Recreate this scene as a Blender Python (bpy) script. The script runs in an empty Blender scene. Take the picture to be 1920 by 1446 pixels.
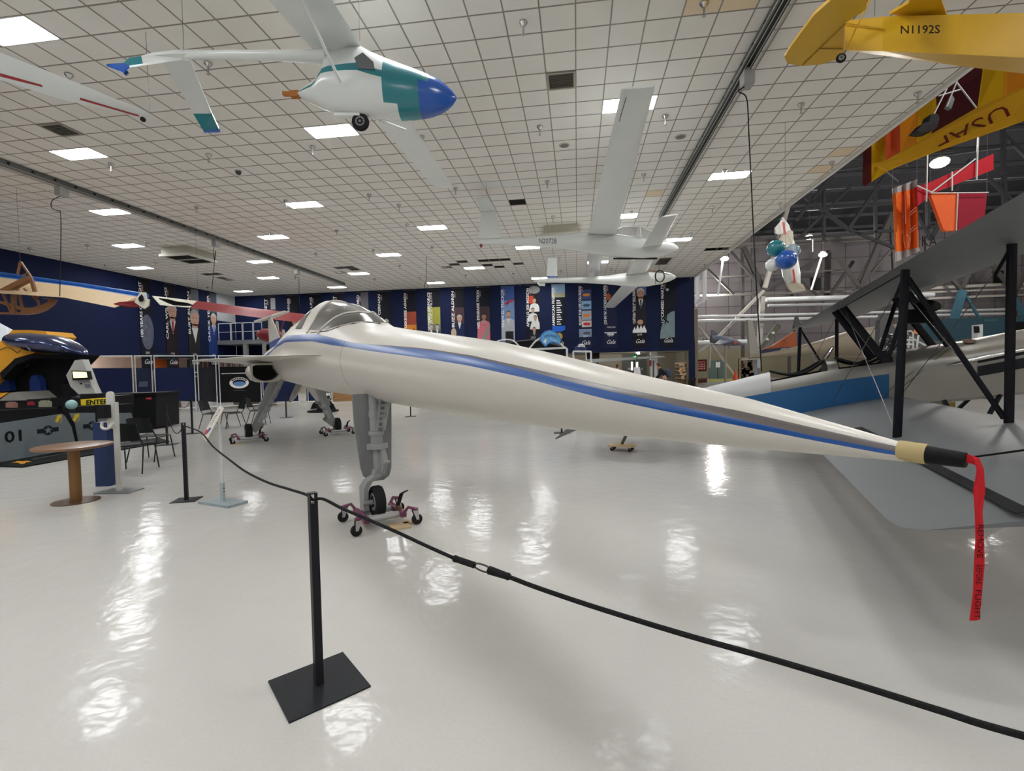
import bpy, math, random
import numpy as np
from mathutils import Vector, Matrix
random.seed(7)
V3 = lambda *a: np.array(a, float)
# ------------------------------------------------------------------ camera
FPX, EYE, YAW, PITCH, ROLL = 909.32, 1.6, -.13411, -.03558, -.01942
W, H = 1920, 1446
FW = V3(math.sin(YAW)*math.cos(PITCH), math.cos(YAW)*math.cos(PITCH), math.sin(PITCH))
_r = V3(math.cos(YAW), -math.sin(YAW), 0); _u = np.cross(_r, FW)
RT = _r*math.cos(ROLL)+_u*math.sin(ROLL); UP = -_r*math.sin(ROLL)+_u*math.cos(ROLL)
EYEP = V3(0, 0, EYE)
scene = bpy.context.scene
cam_d = bpy.data.cameras.new('camera'); cam = bpy.data.objects.new('camera', cam_d)
scene.collection.objects.link(cam); scene.camera = cam
cam_d.sensor_width = 36; cam_d.lens = 36*FPX/W; cam_d.clip_start = .05; cam_d.clip_end = 300
m = Matrix.Identity(4)
for i in range(3):
    m[i][0] = RT[i]; m[i][1] = UP[i]; m[i][2] = -FW[i]; m[i][3] = EYEP[i]
cam.matrix_world = m
# ------------------------------------------------------------------ world + exposure
wd = bpy.data.worlds.new('hall_air'); scene.world = wd; wd.use_nodes = True
wd.node_tree.nodes['Background'].inputs[0].default_value = (.9, .93, 1, 1)
wd.node_tree.nodes['Background'].inputs[1].default_value = .22
scene.view_settings.view_transform = 'Standard'; scene.view_settings.look = 'None'
scene.view_settings.gamma = 1; scene.view_settings.use_curve_mapping = False
scene.view_settings.exposure = 0.9
PANEL_E = 28.0       # brightness of the ceiling light diffusers
HALL_E = 620.0      # watts of each unseen lamp added to light the far hangar
# ------------------------------------------------------------------ points from sight lines
def ray(x, y): return FW+RT*(x-W/2)/FPX-UP*(y-H/2)/FPX
def atz(x, y, z): d = ray(x, y); return EYEP+d*(z-EYE)/d[2]
def fl(x, y): return atz(x, y, 0)
def atY(x, y, Y): d = ray(x, y); return EYEP+d*Y/d[1]
def atX(x, y, X): d = ray(x, y); return EYEP+d*X/d[0]
def atD(x, y, D): return EYEP+ray(x, y)*D
def onp(x, y, p, n): d = ray(x, y); return EYEP+d*(np.dot(p-EYEP, n)/np.dot(d, n))
def unit(v): v = np.asarray(v, float); return v/np.linalg.norm(v)
# ------------------------------------------------------------------ materials
MATS = {}
def srgb(r, g, b):
    f = lambda c: (c/255/12.92 if c/255 <= .04045 else ((c/255+.055)/1.055)**2.4)
    return (f(r), f(g), f(b))
def M(name, col=None, rough=.5, metal=0, emit=0, var=.08, scale=6, bump=0, coat=0, alpha=1, trans=0):
    if name in MATS: return MATS[name]
    mt = bpy.data.materials.new(name); mt.use_nodes = True; nt = mt.node_tree
    b = nt.nodes['Principled BSDF']; L = nt.links.new
    b.inputs['Roughness'].default_value = rough; b.inputs['Metallic'].default_value = metal
    b.inputs['Base Color'].default_value = (*col, 1)
    if max(col) < .035 and metal < .3 and rough > .1: b.inputs['Specular IOR Level'].default_value = .14
    elif rough >= .55: b.inputs['Specular IOR Level'].default_value = .22
    if var:
        tc = nt.nodes.new('ShaderNodeTexCoord'); nz = nt.nodes.new('ShaderNodeTexNoise')
        nz.inputs['Scale'].default_value = scale; nz.inputs['Detail'].default_value = 3
        L(tc.outputs['Object'], nz.inputs['Vector'])
        mp = nt.nodes.new('ShaderNodeMapRange'); mp.inputs['To Min'].default_value = 1-var; mp.inputs['To Max'].default_value = 1+var
        L(nz.outputs[0], mp.inputs['Value'])
        mx = nt.nodes.new('ShaderNodeVectorMath'); mx.operation = 'SCALE'; mx.inputs[0].default_value = col
        L(mp.outputs[0], mx.inputs['Scale']); L(mx.outputs[0], b.inputs['Base Color'])
        if bump:
            bp = nt.nodes.new('ShaderNodeBump'); bp.inputs['Strength'].default_value = bump; bp.inputs['Distance'].default_value = .02
            L(nz.outputs[0], bp.inputs['Height']); L(bp.outputs[0], b.inputs['Normal'])
    if emit:
        b.inputs['Emission Color'].default_value = (*col, 1); b.inputs['Emission Strength'].default_value = emit
    if coat: b.inputs['Coat Weight'].default_value = coat; b.inputs['Coat Roughness'].default_value = .22
    if trans: b.inputs['Transmission Weight'].default_value = trans
    if alpha < 1: b.inputs['Alpha'].default_value = alpha
    MATS[name] = mt; return mt
# ------------------------------------------------------------------ mesh builder
class MB:
    def __init__(s): s.v = []; s.f = []; s.m = []; s.s = []; s.mi = 0; s.sm = False
    def add(s, vs, fs, smooth=None, mi=None):
        k = len(s.v); s.v += [tuple(map(float, p)) for p in vs]
        for f in fs:
            s.f.append([i+k for i in f]); s.m.append(s.mi if mi is None else mi); s.s.append(s.sm if smooth is None else smooth)
        return s
    def box(s, lo, hi):
        (a, b, c), (d, e, f) = lo, hi
        v = [(a,b,c),(d,b,c),(d,e,c),(a,e,c),(a,b,f),(d,b,f),(d,e,f),(a,e,f)]
        return s.add(v, [(3,2,1,0),(4,5,6,7),(0,1,5,4),(1,2,6,5),(2,3,7,6),(3,0,4,7)], False)
    def obox(s, c, x, y, z):            # oriented box, half vectors
        c, x, y, z = map(lambda q: np.asarray(q, float), (c, x, y, z))
        v = [c-x-y-z, c+x-y-z, c+x+y-z, c-x+y-z, c-x-y+z, c+x-y+z, c+x+y+z, c-x+y+z]
        return s.add(v, [(3,2,1,0),(4,5,6,7),(0,1,5,4),(1,2,6,5),(2,3,7,6),(3,0,4,7)], False)
    def bar(s, p, q, w, h=None, up=(0,0,1)):   # rectangular bar between two points
        p, q = np.asarray(p, float), np.asarray(q, float); h = w if h is None else h
        d = q-p; L = np.linalg.norm(d); d = d/L; u = np.asarray(up, float)
        if abs(np.dot(d, u)) > .95: u = V3(0, 1, 0) if abs(d[1]) < .9 else V3(1, 0, 0)
        x = unit(np.cross(d, u)); z = np.cross(x, d)
        return s.obox((p+q)/2, x*w/2, d*L/2, z*h/2)
    def loft(s, rings, cap0=True, cap1=True, closed=True, smooth=True, mats=None):
        n = len(rings[0]); vs = [p for r in rings for p in r]; k = len(s.v)
        s.v += [tuple(map(float, p)) for p in vs]
        for i in range(len(rings)-1):
            for j in range(n if closed else n-1):
                j2 = (j+1) % n
                s.f.append([k+i*n+j, k+i*n+j2, k+(i+1)*n+j2, k+(i+1)*n+j])
                s.m.append(mats(i, j) if mats else s.mi); s.s.append(smooth)
        if cap0: s.f.append([k+j for j in range(n)][::-1]); s.m.append(s.mi); s.s.append(False)
        if cap1: s.f.append([k+(len(rings)-1)*n+j for j in range(n)]); s.m.append(s.mi); s.s.append(False)
        return s
    def tube(s, pts, r, n=8, cap=True):
        pts = [np.asarray(p, float) for p in pts]; rings = []
        rr = r if hasattr(r, '__len__') else [r]*len(pts)
        t = unit(pts[1]-pts[0]); u = V3(0,0,1) if abs(t[2]) < .9 else V3(1,0,0)
        u = unit(u-t*np.dot(u, t))
        for i, p in enumerate(pts):
            a = pts[min(i+1, len(pts)-1)]-pts[max(i-1, 0)]
            if np.linalg.norm(a) > 1e-9: t = unit(a)
            u = unit(u-t*np.dot(u, t)); w = np.cross(t, u)
            rings.append([p+rr[i]*(u*math.cos(2*math.pi*k/n)+w*math.sin(2*math.pi*k/n)) for k in range(n)])
        return s.loft(rings, cap, cap)
    def lathe(s, prof, c, ax=(0,0,1), n=20, cap=True):      # prof: (radius, along)
        c = np.asarray(c, float); ax = unit(ax); u = V3(1,0,0) if abs(ax[0]) < .8 else V3(0,1,0)
        u = unit(u-ax*np.dot(u, ax)); w = np.cross(ax, u)
        rings = [[c+ax*h+r*(u*math.cos(2*math.pi*k/n)+w*math.sin(2*math.pi*k/n)) for k in range(n)] for r, h in prof]
        return s.loft(rings, cap, cap)
    def slab(s, pts, t):                  # polygon thickened by vector t
        pts = [np.asarray(p, float) for p in pts]; t = np.asarray(t, float); n = len(pts)
        v = pts+[p+t for p in pts]
        f = [list(range(n))[::-1], [n+i for i in range(n)]]+[[i, (i+1) % n, n+(i+1) % n, n+i] for i in range(n)]
        return s.add(v, f, False)
    def ball(s, c, r, nu=16, nv=10):
        c = np.asarray(c, float); r = np.array([r]*3 if not hasattr(r, '__len__') else r, float)
        rings = [[c+r*V3(max(math.sin(math.pi*i/nv), .02)*math.cos(2*math.pi*j/nu), max(math.sin(math.pi*i/nv), .02)*math.sin(2*math.pi*j/nu), -math.cos(math.pi*i/nv)) for j in range(nu)] for i in range(nv+1)]
        return s.loft(rings)
    def wing(s, st, n=9, mats=None):      # st: (leading point, trailing point, thickness, up)
        rings = []
        for le, te, th, up in st:
            le, te, up = np.asarray(le, float), np.asarray(te, float), np.asarray(up, float); r = []
            for k in range(n):            # upper side, leading to trailing
                x = (1-math.cos(math.pi*k/(n-1)))/2; y = th*2.6*(.2969*math.sqrt(x)-.126*x-.3516*x*x+.2843*x**3-.1036*x**4)
                r.append(le+(te-le)*x+up*y*1.3)
            for k in range(n-2, 0, -1):
                x = (1-math.cos(math.pi*k/(n-1)))/2; y = th*2.6*(.2969*math.sqrt(x)-.126*x-.3516*x*x+.2843*x**3-.1036*x**4)
                r.append(le+(te-le)*x-up*y*.7)
            rings.append(r)
        return s.loft(rings, mats=mats)
    def build(s, name, mat, parent=None, org=None, sharp=35):
        me = bpy.data.meshes.new(name); o = bpy.data.objects.new(name, me)
        if parent is not None: org = ORG.get(parent.name, V3(0,0,0))
        elif org is None: org = V3(0,0,0)
        vv = [(p[0]-org[0], p[1]-org[1], p[2]-org[2]) for p in s.v]
        me.from_pydata(vv, [], s.f)
        for mm in (mat if isinstance(mat, (list, tuple)) else [mat]): me.materials.append(mm)
        me.polygons.foreach_set('material_index', s.m); me.polygons.foreach_set('use_smooth', s.s)
        me.update()
        if any(s.s): me.set_sharp_from_angle(angle=math.radians(sharp))
        scene.collection.objects.link(o); ORG[o.name] = np.asarray(org, float)
        if parent is not None: o.parent = parent
        else: o.location = org
        return o
ORG = {}
def thing(name, label, cat, loc=(0,0,0), group=None):
    o = bpy.data.objects.new(name, None); scene.collection.objects.link(o); o.location = loc; o.empty_display_size = .2
    ORG[o.name] = np.asarray(loc, float); return tag(o, label, cat, group)
def tag(o, label, cat, group=None, kind=None):
    o['label'] = label; o['category'] = cat
    if group: o['group'] = group
    if kind: o['kind'] = kind
    return o
def struct(o): o['kind'] = 'structure'; return o
def dup(root, loc, rotz=None, label=None):
    c = root.copy(); scene.collection.objects.link(c); c.location = loc
    if rotz is not None: c.rotation_euler = (0, 0, rotz)
    if label: c['label'] = label
    for ch in list(root.children):
        d = ch.copy(); scene.collection.objects.link(d); d.parent = c
        for g in list(ch.children):
            e = g.copy(); scene.collection.objects.link(e); e.parent = d
    return c
def text(name, body, size, mat, parent, pos, right, up, align='CENTER', shear=0, depth=.002, bold=0, width=None):
    cu = bpy.data.curves.new('t', 'FONT'); cu.body = body; cu.size = 1; cu.align_x = align; cu.align_y = 'CENTER'
    cu.extrude = 0; cu.shear = shear; cu.offset = bold; cu.resolution_u = 2
    t = bpy.data.objects.new('t', cu); scene.collection.objects.link(t)
    bpy.context.view_layer.update()
    me = bpy.data.meshes.new_from_object(t.evaluated_get(bpy.context.evaluated_depsgraph_get()))
    bpy.data.objects.remove(t); bpy.data.curves.remove(cu)
    r, u = unit(right), unit(up); nrm = np.cross(r, u); pos = np.asarray(pos, float)
    xs = [v.co.x for v in me.vertices] or [0, 1]; sx = size
    if width: sx = width/max(1e-6, max(xs)-min(xs))
    b = MB(); vs = [pos+r*v.co.x*sx+u*v.co.y*size+nrm*depth for v in me.vertices]
    b.add(vs, [list(p.vertices) for p in me.polygons], False); bpy.data.meshes.remove(me)
    return b.build(name, mat, parent)
def ell(c, x, y, n=20): return [np.asarray(c, float)+np.asarray(x, float)*math.cos(2*math.pi*k/n)+np.asarray(y, float)*math.sin(2*math.pi*k/n) for k in range(n)]
def arc(c, x, y, a0, a1, n=8): return [np.asarray(c, float)+np.asarray(x, float)*math.cos(math.radians(a0+(a1-a0)*k/n))+np.asarray(y, float)*math.sin(math.radians(a0+(a1-a0)*k/n)) for k in range(n+1)]
# common materials
white = M('white_gloss_paint', srgb(206,203,195), .3, coat=.2, var=.03)
black = M('black_paint', (.012,.012,.013), .4, var=.1)
blackr = M('black_rubber', (.018,.018,.02), .75)
steel = M('bare_steel', (.42,.43,.44), .35, .8)
galv = M('galvanised_steel', (.5,.51,.52), .45, .6)
gearg = M('grey_gear_paint', srgb(142,145,144), .45)
glassd = M('smoked_glazing', (.03,.033,.036), .06, coat=.6, var=0)
wht = M('white_lettering', (.8,.8,.8), .6, var=0)
pipew = M('white_pipe_paint', srgb(205,208,210), .4, var=.04)
# ================================================================== the shell
T = .6096; GX, GY = .1*T, .76*T; ZC = EYE+9.9408*T
XL, XR, YB, YF = -26.6, 8.1, 35.1, -12.0
def floor_mat():
    mt = bpy.data.materials.new('polished_epoxy_floor'); mt.use_nodes = True; nt = mt.node_tree; L = nt.links.new
    b = nt.nodes['Principled BSDF']; tc = nt.nodes.new('ShaderNodeTexCoord')
    n1 = nt.nodes.new('ShaderNodeTexNoise'); n1.inputs['Scale'].default_value = .35; n1.inputs['Detail'].default_value = 5
    n2 = nt.nodes.new('ShaderNodeTexNoise'); n2.inputs['Scale'].default_value = 5.5; n2.inputs['Detail'].default_value = 3
    n3 = nt.nodes.new('ShaderNodeTexNoise'); n3.inputs['Scale'].default_value = 60; n3.inputs['Detail'].default_value = 3
    for n in (n1, n2, n3): L(tc.outputs['Object'], n.inputs['Vector'])
    cr = nt.nodes.new('ShaderNodeValToRGB'); cr.color_ramp.elements[0].position = .3; cr.color_ramp.elements[1].position = .7
    cr.color_ramp.elements[0].color = (.52,.505,.475,1); cr.color_ramp.elements[1].color = (.59,.575,.545,1)
    L(n1.outputs[0], cr.inputs[0])
    mx = nt.nodes.new('ShaderNodeMix'); mx.data_type = 'RGBA'; mx.blend_type = 'MULTIPLY'; mx.inputs[0].default_value = .12
    L(cr.outputs[0], mx.inputs[6]); L(n3.outputs[0], mx.inputs[7]); L(mx.outputs[2], b.inputs['Base Color'])
    mr = nt.nodes.new('ShaderNodeMapRange'); mr.inputs['To Min'].default_value = .1; mr.inputs['To Max'].default_value = .15; b.inputs['Specular IOR Level'].default_value = .09
    L(n1.outputs[0], mr.inputs['Value']); L(mr.outputs[0], b.inputs['Roughness'])
    bp = nt.nodes.new('ShaderNodeBump'); bp.inputs['Strength'].default_value = .5; bp.inputs['Distance'].default_value = .01
    L(n2.outputs[0], bp.inputs['Height']); L(bp.outputs[0], b.inputs['Normal'])
    return mt
b = MB(); b.box((XL-3, YF, -.2), (46, 62, 0)); struct(b.build('floor', floor_mat()))
# floor scuffs and hairline cracks
crk = M('crack_line', srgb(120,115,106), .6, var=0)
# ceiling : tiles with some missing, over a dark plenum
def gi(x, y): p = atz(x, y, ZC); return int(math.floor((p[0]-GX)/T)), int(math.floor((p[1]-GY)/T))
missing = {gi(*p) for p in [(970,378),(855,494),(870,490),(905,490),(927,489),(947,488),(910,499),(935,501),(835,500),(975,495),(640,500),(655,500),(668,503),(628,510),(645,511),(383,513),(395,513),(405,512),(415,521),(428,523),(1345,466),(1360,466)]}
tan = {gi(*p) for p in [(1350,15),(1372,12),(1594,287),(1560,312),(1538,335),(1228,362),(1215,363)]}
LIGHTS = [(-16,11.5),(-22,18.5),(-10,18.5),(2,18.5),(-28,25.5),(-16,26.5),(8,26.5),(-34,32.5),(-22,32.5),(-10,32.5),(3,32.5),(-28,39.5),(-40,39.5),(-4,39.5),(-16,39.5),(8,39.5),(-32,46.5),(-22,46.5),(2,46.5),(-10,46.5),(-28,53.5),(-16,53.5),(-40,53.5),(-4,53.5)]
OFFCAM = [(-28,11.5),(-4,11.5),(8,11.5),(-34,4.5),(-22,4.5),(-10,4.5),(2,4.5),(-28,-2.5),(-16,-2.5),(-4,-2.5),(8,-2.5),(-22,-9.5),(-10,-9.5),(2,-9.5),(-16,-16.5),(-4,-16.5),(8,-16.5)]
lit = {(int(x)+k, int(math.floor(y))) for x, y in LIGHTS+OFFCAM+[(-4,25.5)] for k in (-1, 0)}
i0, i1 = int((XL-GX)/T)-1, int((XR-GX)/T); j0, j1 = int((YF-GY)/T), int((YB-GY)/T)+1
b = MB()
for i in range(i0, i1+1):
    for j in range(j0, j1+1):
        if (i, j) in missing or (i, j) in lit: continue
        x0, y0 = GX+i*T, GY+j*T
        x1, y1 = min(x0+T, XR), min(y0+T, YB); x0 = max(x0, XL)
        if x1 <= x0: continue
        b.add([(x0,y0,ZC),(x1,y0,ZC),(x1,y1,ZC),(x0,y1,ZC)], [(3,2,1,0)], False, 1 if (i, j) in tan else 0)
tile = M('mineral_fibre_tile', srgb(228,225,219), .9, var=.05, scale=1.1)
struct(b.build('ceiling', [tile, M('aged_tile', srgb(224,206,178), .9, var=.08)]))
b = MB(); b.box((XL, YF, ZC+.9), (XR, YB, ZC+1.0)); b.box((XR-.02, YF, ZC+.02), (XR, YB, ZC+.95)); struct(b.build('trim_5', M('dark_plenum', (.03,.022,.02), .9)))
b = MB(); tb = M('ceiling_tee_bar', srgb(140,134,124), .5, var=0)
for i in range(i0+1, i1+1): x = GX+i*T; b.box((x-.0125, YF, ZC-.006), (x+.0125, YB, ZC+.02))
for j in range(j0+1, j1+1): y = GY+j*T; b.box((XL, y-.0125, ZC-.0055), (XR, y+.0125, ZC+.02))
struct(b.build('trim_1', tb))
b = MB(); b.box((XR-.03, YF, ZC-.09), (XR+.06, YB+.1, ZC+.35)); struct(b.build('trim_2', M('fascia_white', srgb(215,213,208), .5)))
# blue walls
blue = M('navy_wall_paint', srgb(15,26,60), .75, var=.06, scale=.6)
ZW = atY(1300, 657, YB)[2]
b = MB(); b.box((XL, YB, ZW), (XR, YB+.3, ZC+.3)); b.box((XR-.35, YB, 0), (XR, YB+.3, ZW)); struct(b.build('wall_back', blue))
ZL = 2.75
yc = 32.9                                  # the left wall stops short of the corner
b = MB(); b.box((XL-.3, YF, ZL), (XL, atX(404,600,XL)[1], ZC+.3)); b.box((XL-.32, atX(404,600,XL)[1], 0), (XL-.02, YB, 5.6)); struct(b.build('wall_left', blue))
ya = atX(404, 600, XL)[1]
b = MB(); b.box((XL-.32, ya, 5.6), (XL-.02, YB, ZC+.3)); struct(b.build('wall_corner', M('grey_corner_plaster', srgb(170,172,172), .7)))
b = MB(); b.box((XL-4.3, ya-1, 0), (XL-4, YB+2, 6)); struct(b.build('wall_recess', M('dark_recess_panel', srgb(52,48,46), .7)))
pk = M('pale_room_plaster', srgb(190,172,160), .7)
b = MB(); b.box((XL-2.6, YF, 0), (XL-2.5, ya, ZL+.3)); b.box((XL-2.6, YF, ZL), (XL-.3, ya, ZL+.05)); struct(b.build('wall_side_room', pk))
# room behind the opening in the back wall
bg = M('beige_room_plaster', srgb(186,178,162), .7)
b = MB(); b.box((-12, YB+6, 0), (XR, YB+6.1, 3.4)); b.box((-26.6, YB+.9, 0), (-12, YB+1, 3.4)); b.box((-26.6, YB+.3, ZW), (XR, YB+6, ZW+.1)); b.box((XR-.1, YB+.3, 0), (XR, YB+6, 3.4)); b.box((-12.1, YB+.9, 0), (-12, YB+6, 3.4))
struct(b.build('wall_lobby', bg))
b = MB(); b.box((XL, YF-.2, 0), (46, YF, 12)); struct(b.build('wall_front', M('pale_front_wall', srgb(200,198,192), .7)))
# rails bolted under the ceiling
def rail(name, p0, p1, label):
    t = thing(name, label, 'rail', (p0[0], p0[1], ZC)); w = .17
    b = MB(); 
    for dx in (-w/2, w/2): b.box((p0[0]+dx-.006, p0[1], ZC-.16), (p0[0]+dx+.006, p1[1], ZC-.006))
    b.build('channel', M('rail_grey_paint', srgb(96,100,98), .5), t)
    b = MB(); b.box((p0[0]-w/2+.008, p0[1], ZC-.162), (p0[0]+w/2-.008, p1[1], ZC-.13)); b.build('slot', black, t)
    for dx in (-.13, -.045, .045, .13): b = MB(); b.box((p0[0]+dx-.007, p0[1], ZC-.176), (p0[0]+dx+.007, p1[1], ZC-.1635)); b.build('edge_strip', M('rail_edge_pale', srgb(176,176,170), .45), t)
    b = MB(); y = p0[1]+.3
    while y < p1[1]:
        b.box((p0[0]-w/2-.016, y, ZC-.11), (p0[0]-w/2-.007, y+.07, ZC-.05)); b.box((p0[0]+w/2+.007, y, ZC-.11), (p0[0]+w/2+.016, y+.07, ZC-.05)); y += .61
    b.build('bolt_row', black, t); return t
rail('ceiling_rail', (-15.72, -2, 0), (-15.72, 31.6, 0), 'long grey steel ceiling rail on the left, running toward the blue banner wall')
rail('ceiling_rail', (3.45, 1, 0), (3.45, 20.4, 0), 'grey and black slotted ceiling rail on the right, near the open ceiling edge')
# ceiling light panels
diff = M('light_diffuser', (.97, .985, 1), .5, emit=PANEL_E, var=0)
frame = M('light_frame_white', srgb(226,226,224), .4, var=0)
def panel(x, y, label, on=True):
    cx, cy = GX+x*T, GY+y*T
    t = thing('ceiling_light', label, 'ceiling light', (cx, cy, ZC), 'square ceiling light panels')
    b = MB()
    for a in ((-1,0),(1,0),(0,-1),(0,1)):
        if a[0]: b.box((cx+a[0]*(T-.012)-.012, cy-T/2, ZC-.012), (cx+a[0]*(T-.012)+.012, cy+T/2, ZC+.06))
        else: b.box((cx-T, cy+a[1]*(T/2-.012)-.012, ZC-.012), (cx+T, cy+a[1]*(T/2-.012)+.012, ZC+.06))
    b.build('frame', frame, t)
    b = MB(); b.box((cx-T+.02, cy-T/2+.02, ZC-.004), (cx+T-.02, cy+T/2-.02, ZC+.03)); b.build('diffuser', diff if on else frame, t)
PL = {(-16,11.5):'large lit ceiling panel cut by the left edge of the photo', (-22,18.5):'lit ceiling panel above the left rail, beside the brown vent', (-10,18.5):'lit ceiling panel right under the wheel of the blue-nosed glider',
 (2,18.5):'lit ceiling panel half covered by the long wing of the registered white glider', (-28,25.5):'lit ceiling panel touching the left rail near its hoist box', (-16,26.5):'lit ceiling panel right of the black dome camera, third row back',
 (8,26.5):'lit ceiling panel crossed by the black cable on the right', (-34,32.5):'lit ceiling panel left of the big boxed air diffuser', (-22,32.5):'lit ceiling panel right of the boxed air diffuser and just right of the rail',
 (-10,32.5):'lit ceiling panel mid ceiling left of the glider tail', (3,32.5):'lit ceiling panel peeking beside the root of the white glider wing', (-28,39.5):'lit ceiling panel second from the end along the left rail',
 (-40,39.5):'lit ceiling panel closest to the blue left wall above the first banner', (-4,39.5):'lit ceiling panel under the tail boom lettering of the white glider', (-16,39.5):'lit ceiling panel between the rail and the torn ceiling tiles',
 (8,39.5):'lit ceiling panel beside the nose of the white glider near the ceiling edge', (-32,46.5):'lit ceiling panel left of the far end of the left rail', (-22,46.5):'lit ceiling panel touching the dark missing tiles on the left',
 (2,46.5):'lit ceiling panel behind the far wing of the white glider', (-10,46.5):'lit ceiling panel beside the cluster of black missing tiles', (-28,53.5):'lit ceiling panel right of the end of the left rail, last row',
 (-16,53.5):'lit ceiling panel in the last row behind a hanging cable loop', (-40,53.5):'lit ceiling panel in the last row at the corner above the mezzanine', (-4,53.5):'lit ceiling panel in the last row beside the fin of the rear glider'}
for p in LIGHTS: panel(*p, PL[p])
panel(-4, 25.5, 'unlit grey ceiling panel above the tail of the white glider', False)
for p in OFFCAM: panel(*p, 'lit ceiling panel in the rows behind the photographer')
# vents, diffuser boxes, dome, speakers, sprinklers
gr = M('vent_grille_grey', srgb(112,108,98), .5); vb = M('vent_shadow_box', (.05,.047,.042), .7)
def vent(ix, iy, wx, wy, label, slats=9):
    x0, y0 = GX+ix*T, GY+iy*T; x1, y1 = x0+wx*T, y0+wy*T
    t = thing('air_vent', label, 'vent', ((x0+x1)/2, (y0+y1)/2, ZC))
    b = MB(); e = .05
    b.box((x0, y0, ZC-.03), (x1, y0+e, ZC-.006)); b.box((x0, y1-e, ZC-.03), (x1, y1, ZC-.006)); b.box((x0, y0+e, ZC-.03), (x0+e, y1-e, ZC-.006)); b.box((x1-e, y0+e, ZC-.03), (x1, y1-e, ZC-.006)); b.build('frame', M('vent_frame', srgb(150,146,134), .5), t)
    b = MB(); b.box((x0+e, y0+e, ZC-.012), (x1-e, y1-e, ZC-.006)); b.build('backing', vb, t)
    b = MB()
    for k in range(slats): y = y0+e+(y1-y0-2*e)*(k+.5)/slats; b.bar((x0+e, y, ZC-.02), (x1-e, y, ZC-.02), .006, .014)
    b.build('slats', gr, t)
vent(-1, 16, 1, 1, 'square grey air vent in the ceiling between the two white gliders')
vent(-21, 16, 1, 1, 'brown square air vent in the ceiling near the left light panels')
vent(7.6, 46, 1.2, 3, 'louvred air vent near the ceiling edge, above the rear glider nose', 4)
def hvac(cx, cy, sx, sy, label):
    t = thing('air_diffuser', label, 'air diffuser', (cx, cy, ZC)); z0 = ZC-.45
    b = MB(); b.box((cx-sx, cy-sy, z0+.12), (cx+sx, cy+sy, ZC-.007)); b.build('housing', M('diffuser_cream', srgb(186,182,164), .5), t)
    b = MB(); e = .07
    b.box((cx-sx-e, cy-sy-e, z0), (cx+sx+e, cy-sy+.02, z0+.119)); b.box((cx-sx-e, cy+sy-.02, z0), (cx+sx+e, cy+sy+e, z0+.119)); b.box((cx-sx-e, cy-sy+.02, z0), (cx-sx+.02, cy+sy-.02, z0+.119)); b.box((cx+sx-.02, cy-sy+.02, z0), (cx+sx+e, cy+sy-.02, z0+.119))
    b.box((cx-sx+.02, cy-.03, z0), (cx+sx-.02, cy+.03, z0+.06)); b.build('rim', M('diffuser_rim', srgb(206,204,192), .45), t)
    b = MB()
    for k in range(14):
        y = cy-sy+.05+(2*sy-.1)*k/13
        if abs(y-cy) > .05: b.bar((cx-sx+.02, y, z0+.05), (cx+sx-.02, y, z0+.05), .02, .05)
    b.box((cx-sx+.02, cy-sy+.02, z0+.09), (cx+sx-.02, cy+sy-.02, z0+.119)); b.build('grille', vb, t)
hvac(-18.75, 21.65, .72, .85, 'boxed cream air diffuser hanging from the ceiling at left')
hvac(-.6, 21.55, .72, .6, 'boxed cream air diffuser behind the registered white glider')
t = thing('dome_camera', 'small black dome camera on the ceiling', 'camera', atz(447,320,ZC)); p = atz(447,320,ZC)
b = MB(); b.lathe([(.1,-.03),(.1,-.006)], p); b.build('base', M('dome_base_white', srgb(210,210,208), .4), t)
b = MB(); b.lathe([(.01,-.12),(.05,-.11),(.078,-.07),(.082,-.031)], p); b.build('dome', glassd, t)
for px, lb in (((1058,272),'flat round ceiling speaker left of the long white glider wing'), ((1276,256),'small round ceiling speaker beside the right rail')):
    p = atz(*px, ZC); t = thing('ceiling_speaker', lb, 'speaker', p)
    b = MB(); b.lathe([(.14,-.02),(.15,-.006)], p); b.build('rim', M('speaker_rim', srgb(182,178,170), .5), t)
    b = MB(); b.lathe([(.03,-.034),(.1,-.03),(.115,-.021)], p); b.build('grille', gr, t)
SPR = [(390,117),(208,306),(391,289),(586,274),(791,255),(854,352),(692,364),(535,375),(1012,236),(1247,216),(1207,326),(1026,339),(1184,396),(1037,405),(1295,437),(1049,482),(1052,507),(1146,503),(1242,498),(962,512),(873,515),(1320,4),(1502,194),(1721,174),(1560,303),(1463,380),(1336,387),(1359,318),(129,138),(368,387),(163,458),(55,464),(274,451),(291,491),(198,496),(306,519),(389,538),(981,40),(763,420),(631,431),(748,383),(810,462),(700,468),(749,497),(702,522),(787,519),(896,533),(975,530),(592,474),(475,511),(508,437),(1322,495),(1295,517)]
chrome = M('chrome', (.55,.55,.55), .15, 1, var=0)
p0 = atz(*SPR[0], ZC); root = thing('sprinkler_head', 'chrome sprinkler head on a short stub below the white ceiling', 'sprinkler', (0,0,0), 'ceiling sprinkler heads')
b = MB(); b.lathe([(.012,-.2),(.075,-.205),(.08,-.075),(.02,-.006)][::-1], (0,0,0), n=12); b = MB(); b.lathe([(.03,-.09),(.075,-.03),(.075,-.006)], (0,0,0), n=12); b.build('escutcheon', chrome, root)
b = MB(); b.tube([(0,0,-.09),(0,0,-.16)], .018, 8); b.lathe([(.004,-.225),(.012,-.2),(.014,-.165)], (0,0,0), n=8); b.lathe([(.036,-.232),(.036,-.226)], (0,0,0), n=10); b.build('nozzle', steel, root)
for k, px in enumerate(SPR):
    q = atz(*px, ZC)
    if q[0] > XR-.2 or q[1] > YB-.3 or (abs(q[1]-21.6) < 1.1 and (abs(q[0]+18.75) < 1 or abs(q[0]+.6) < 1)): continue
    if k == 0: root.location = q
    else: dup(root, q)
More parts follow.
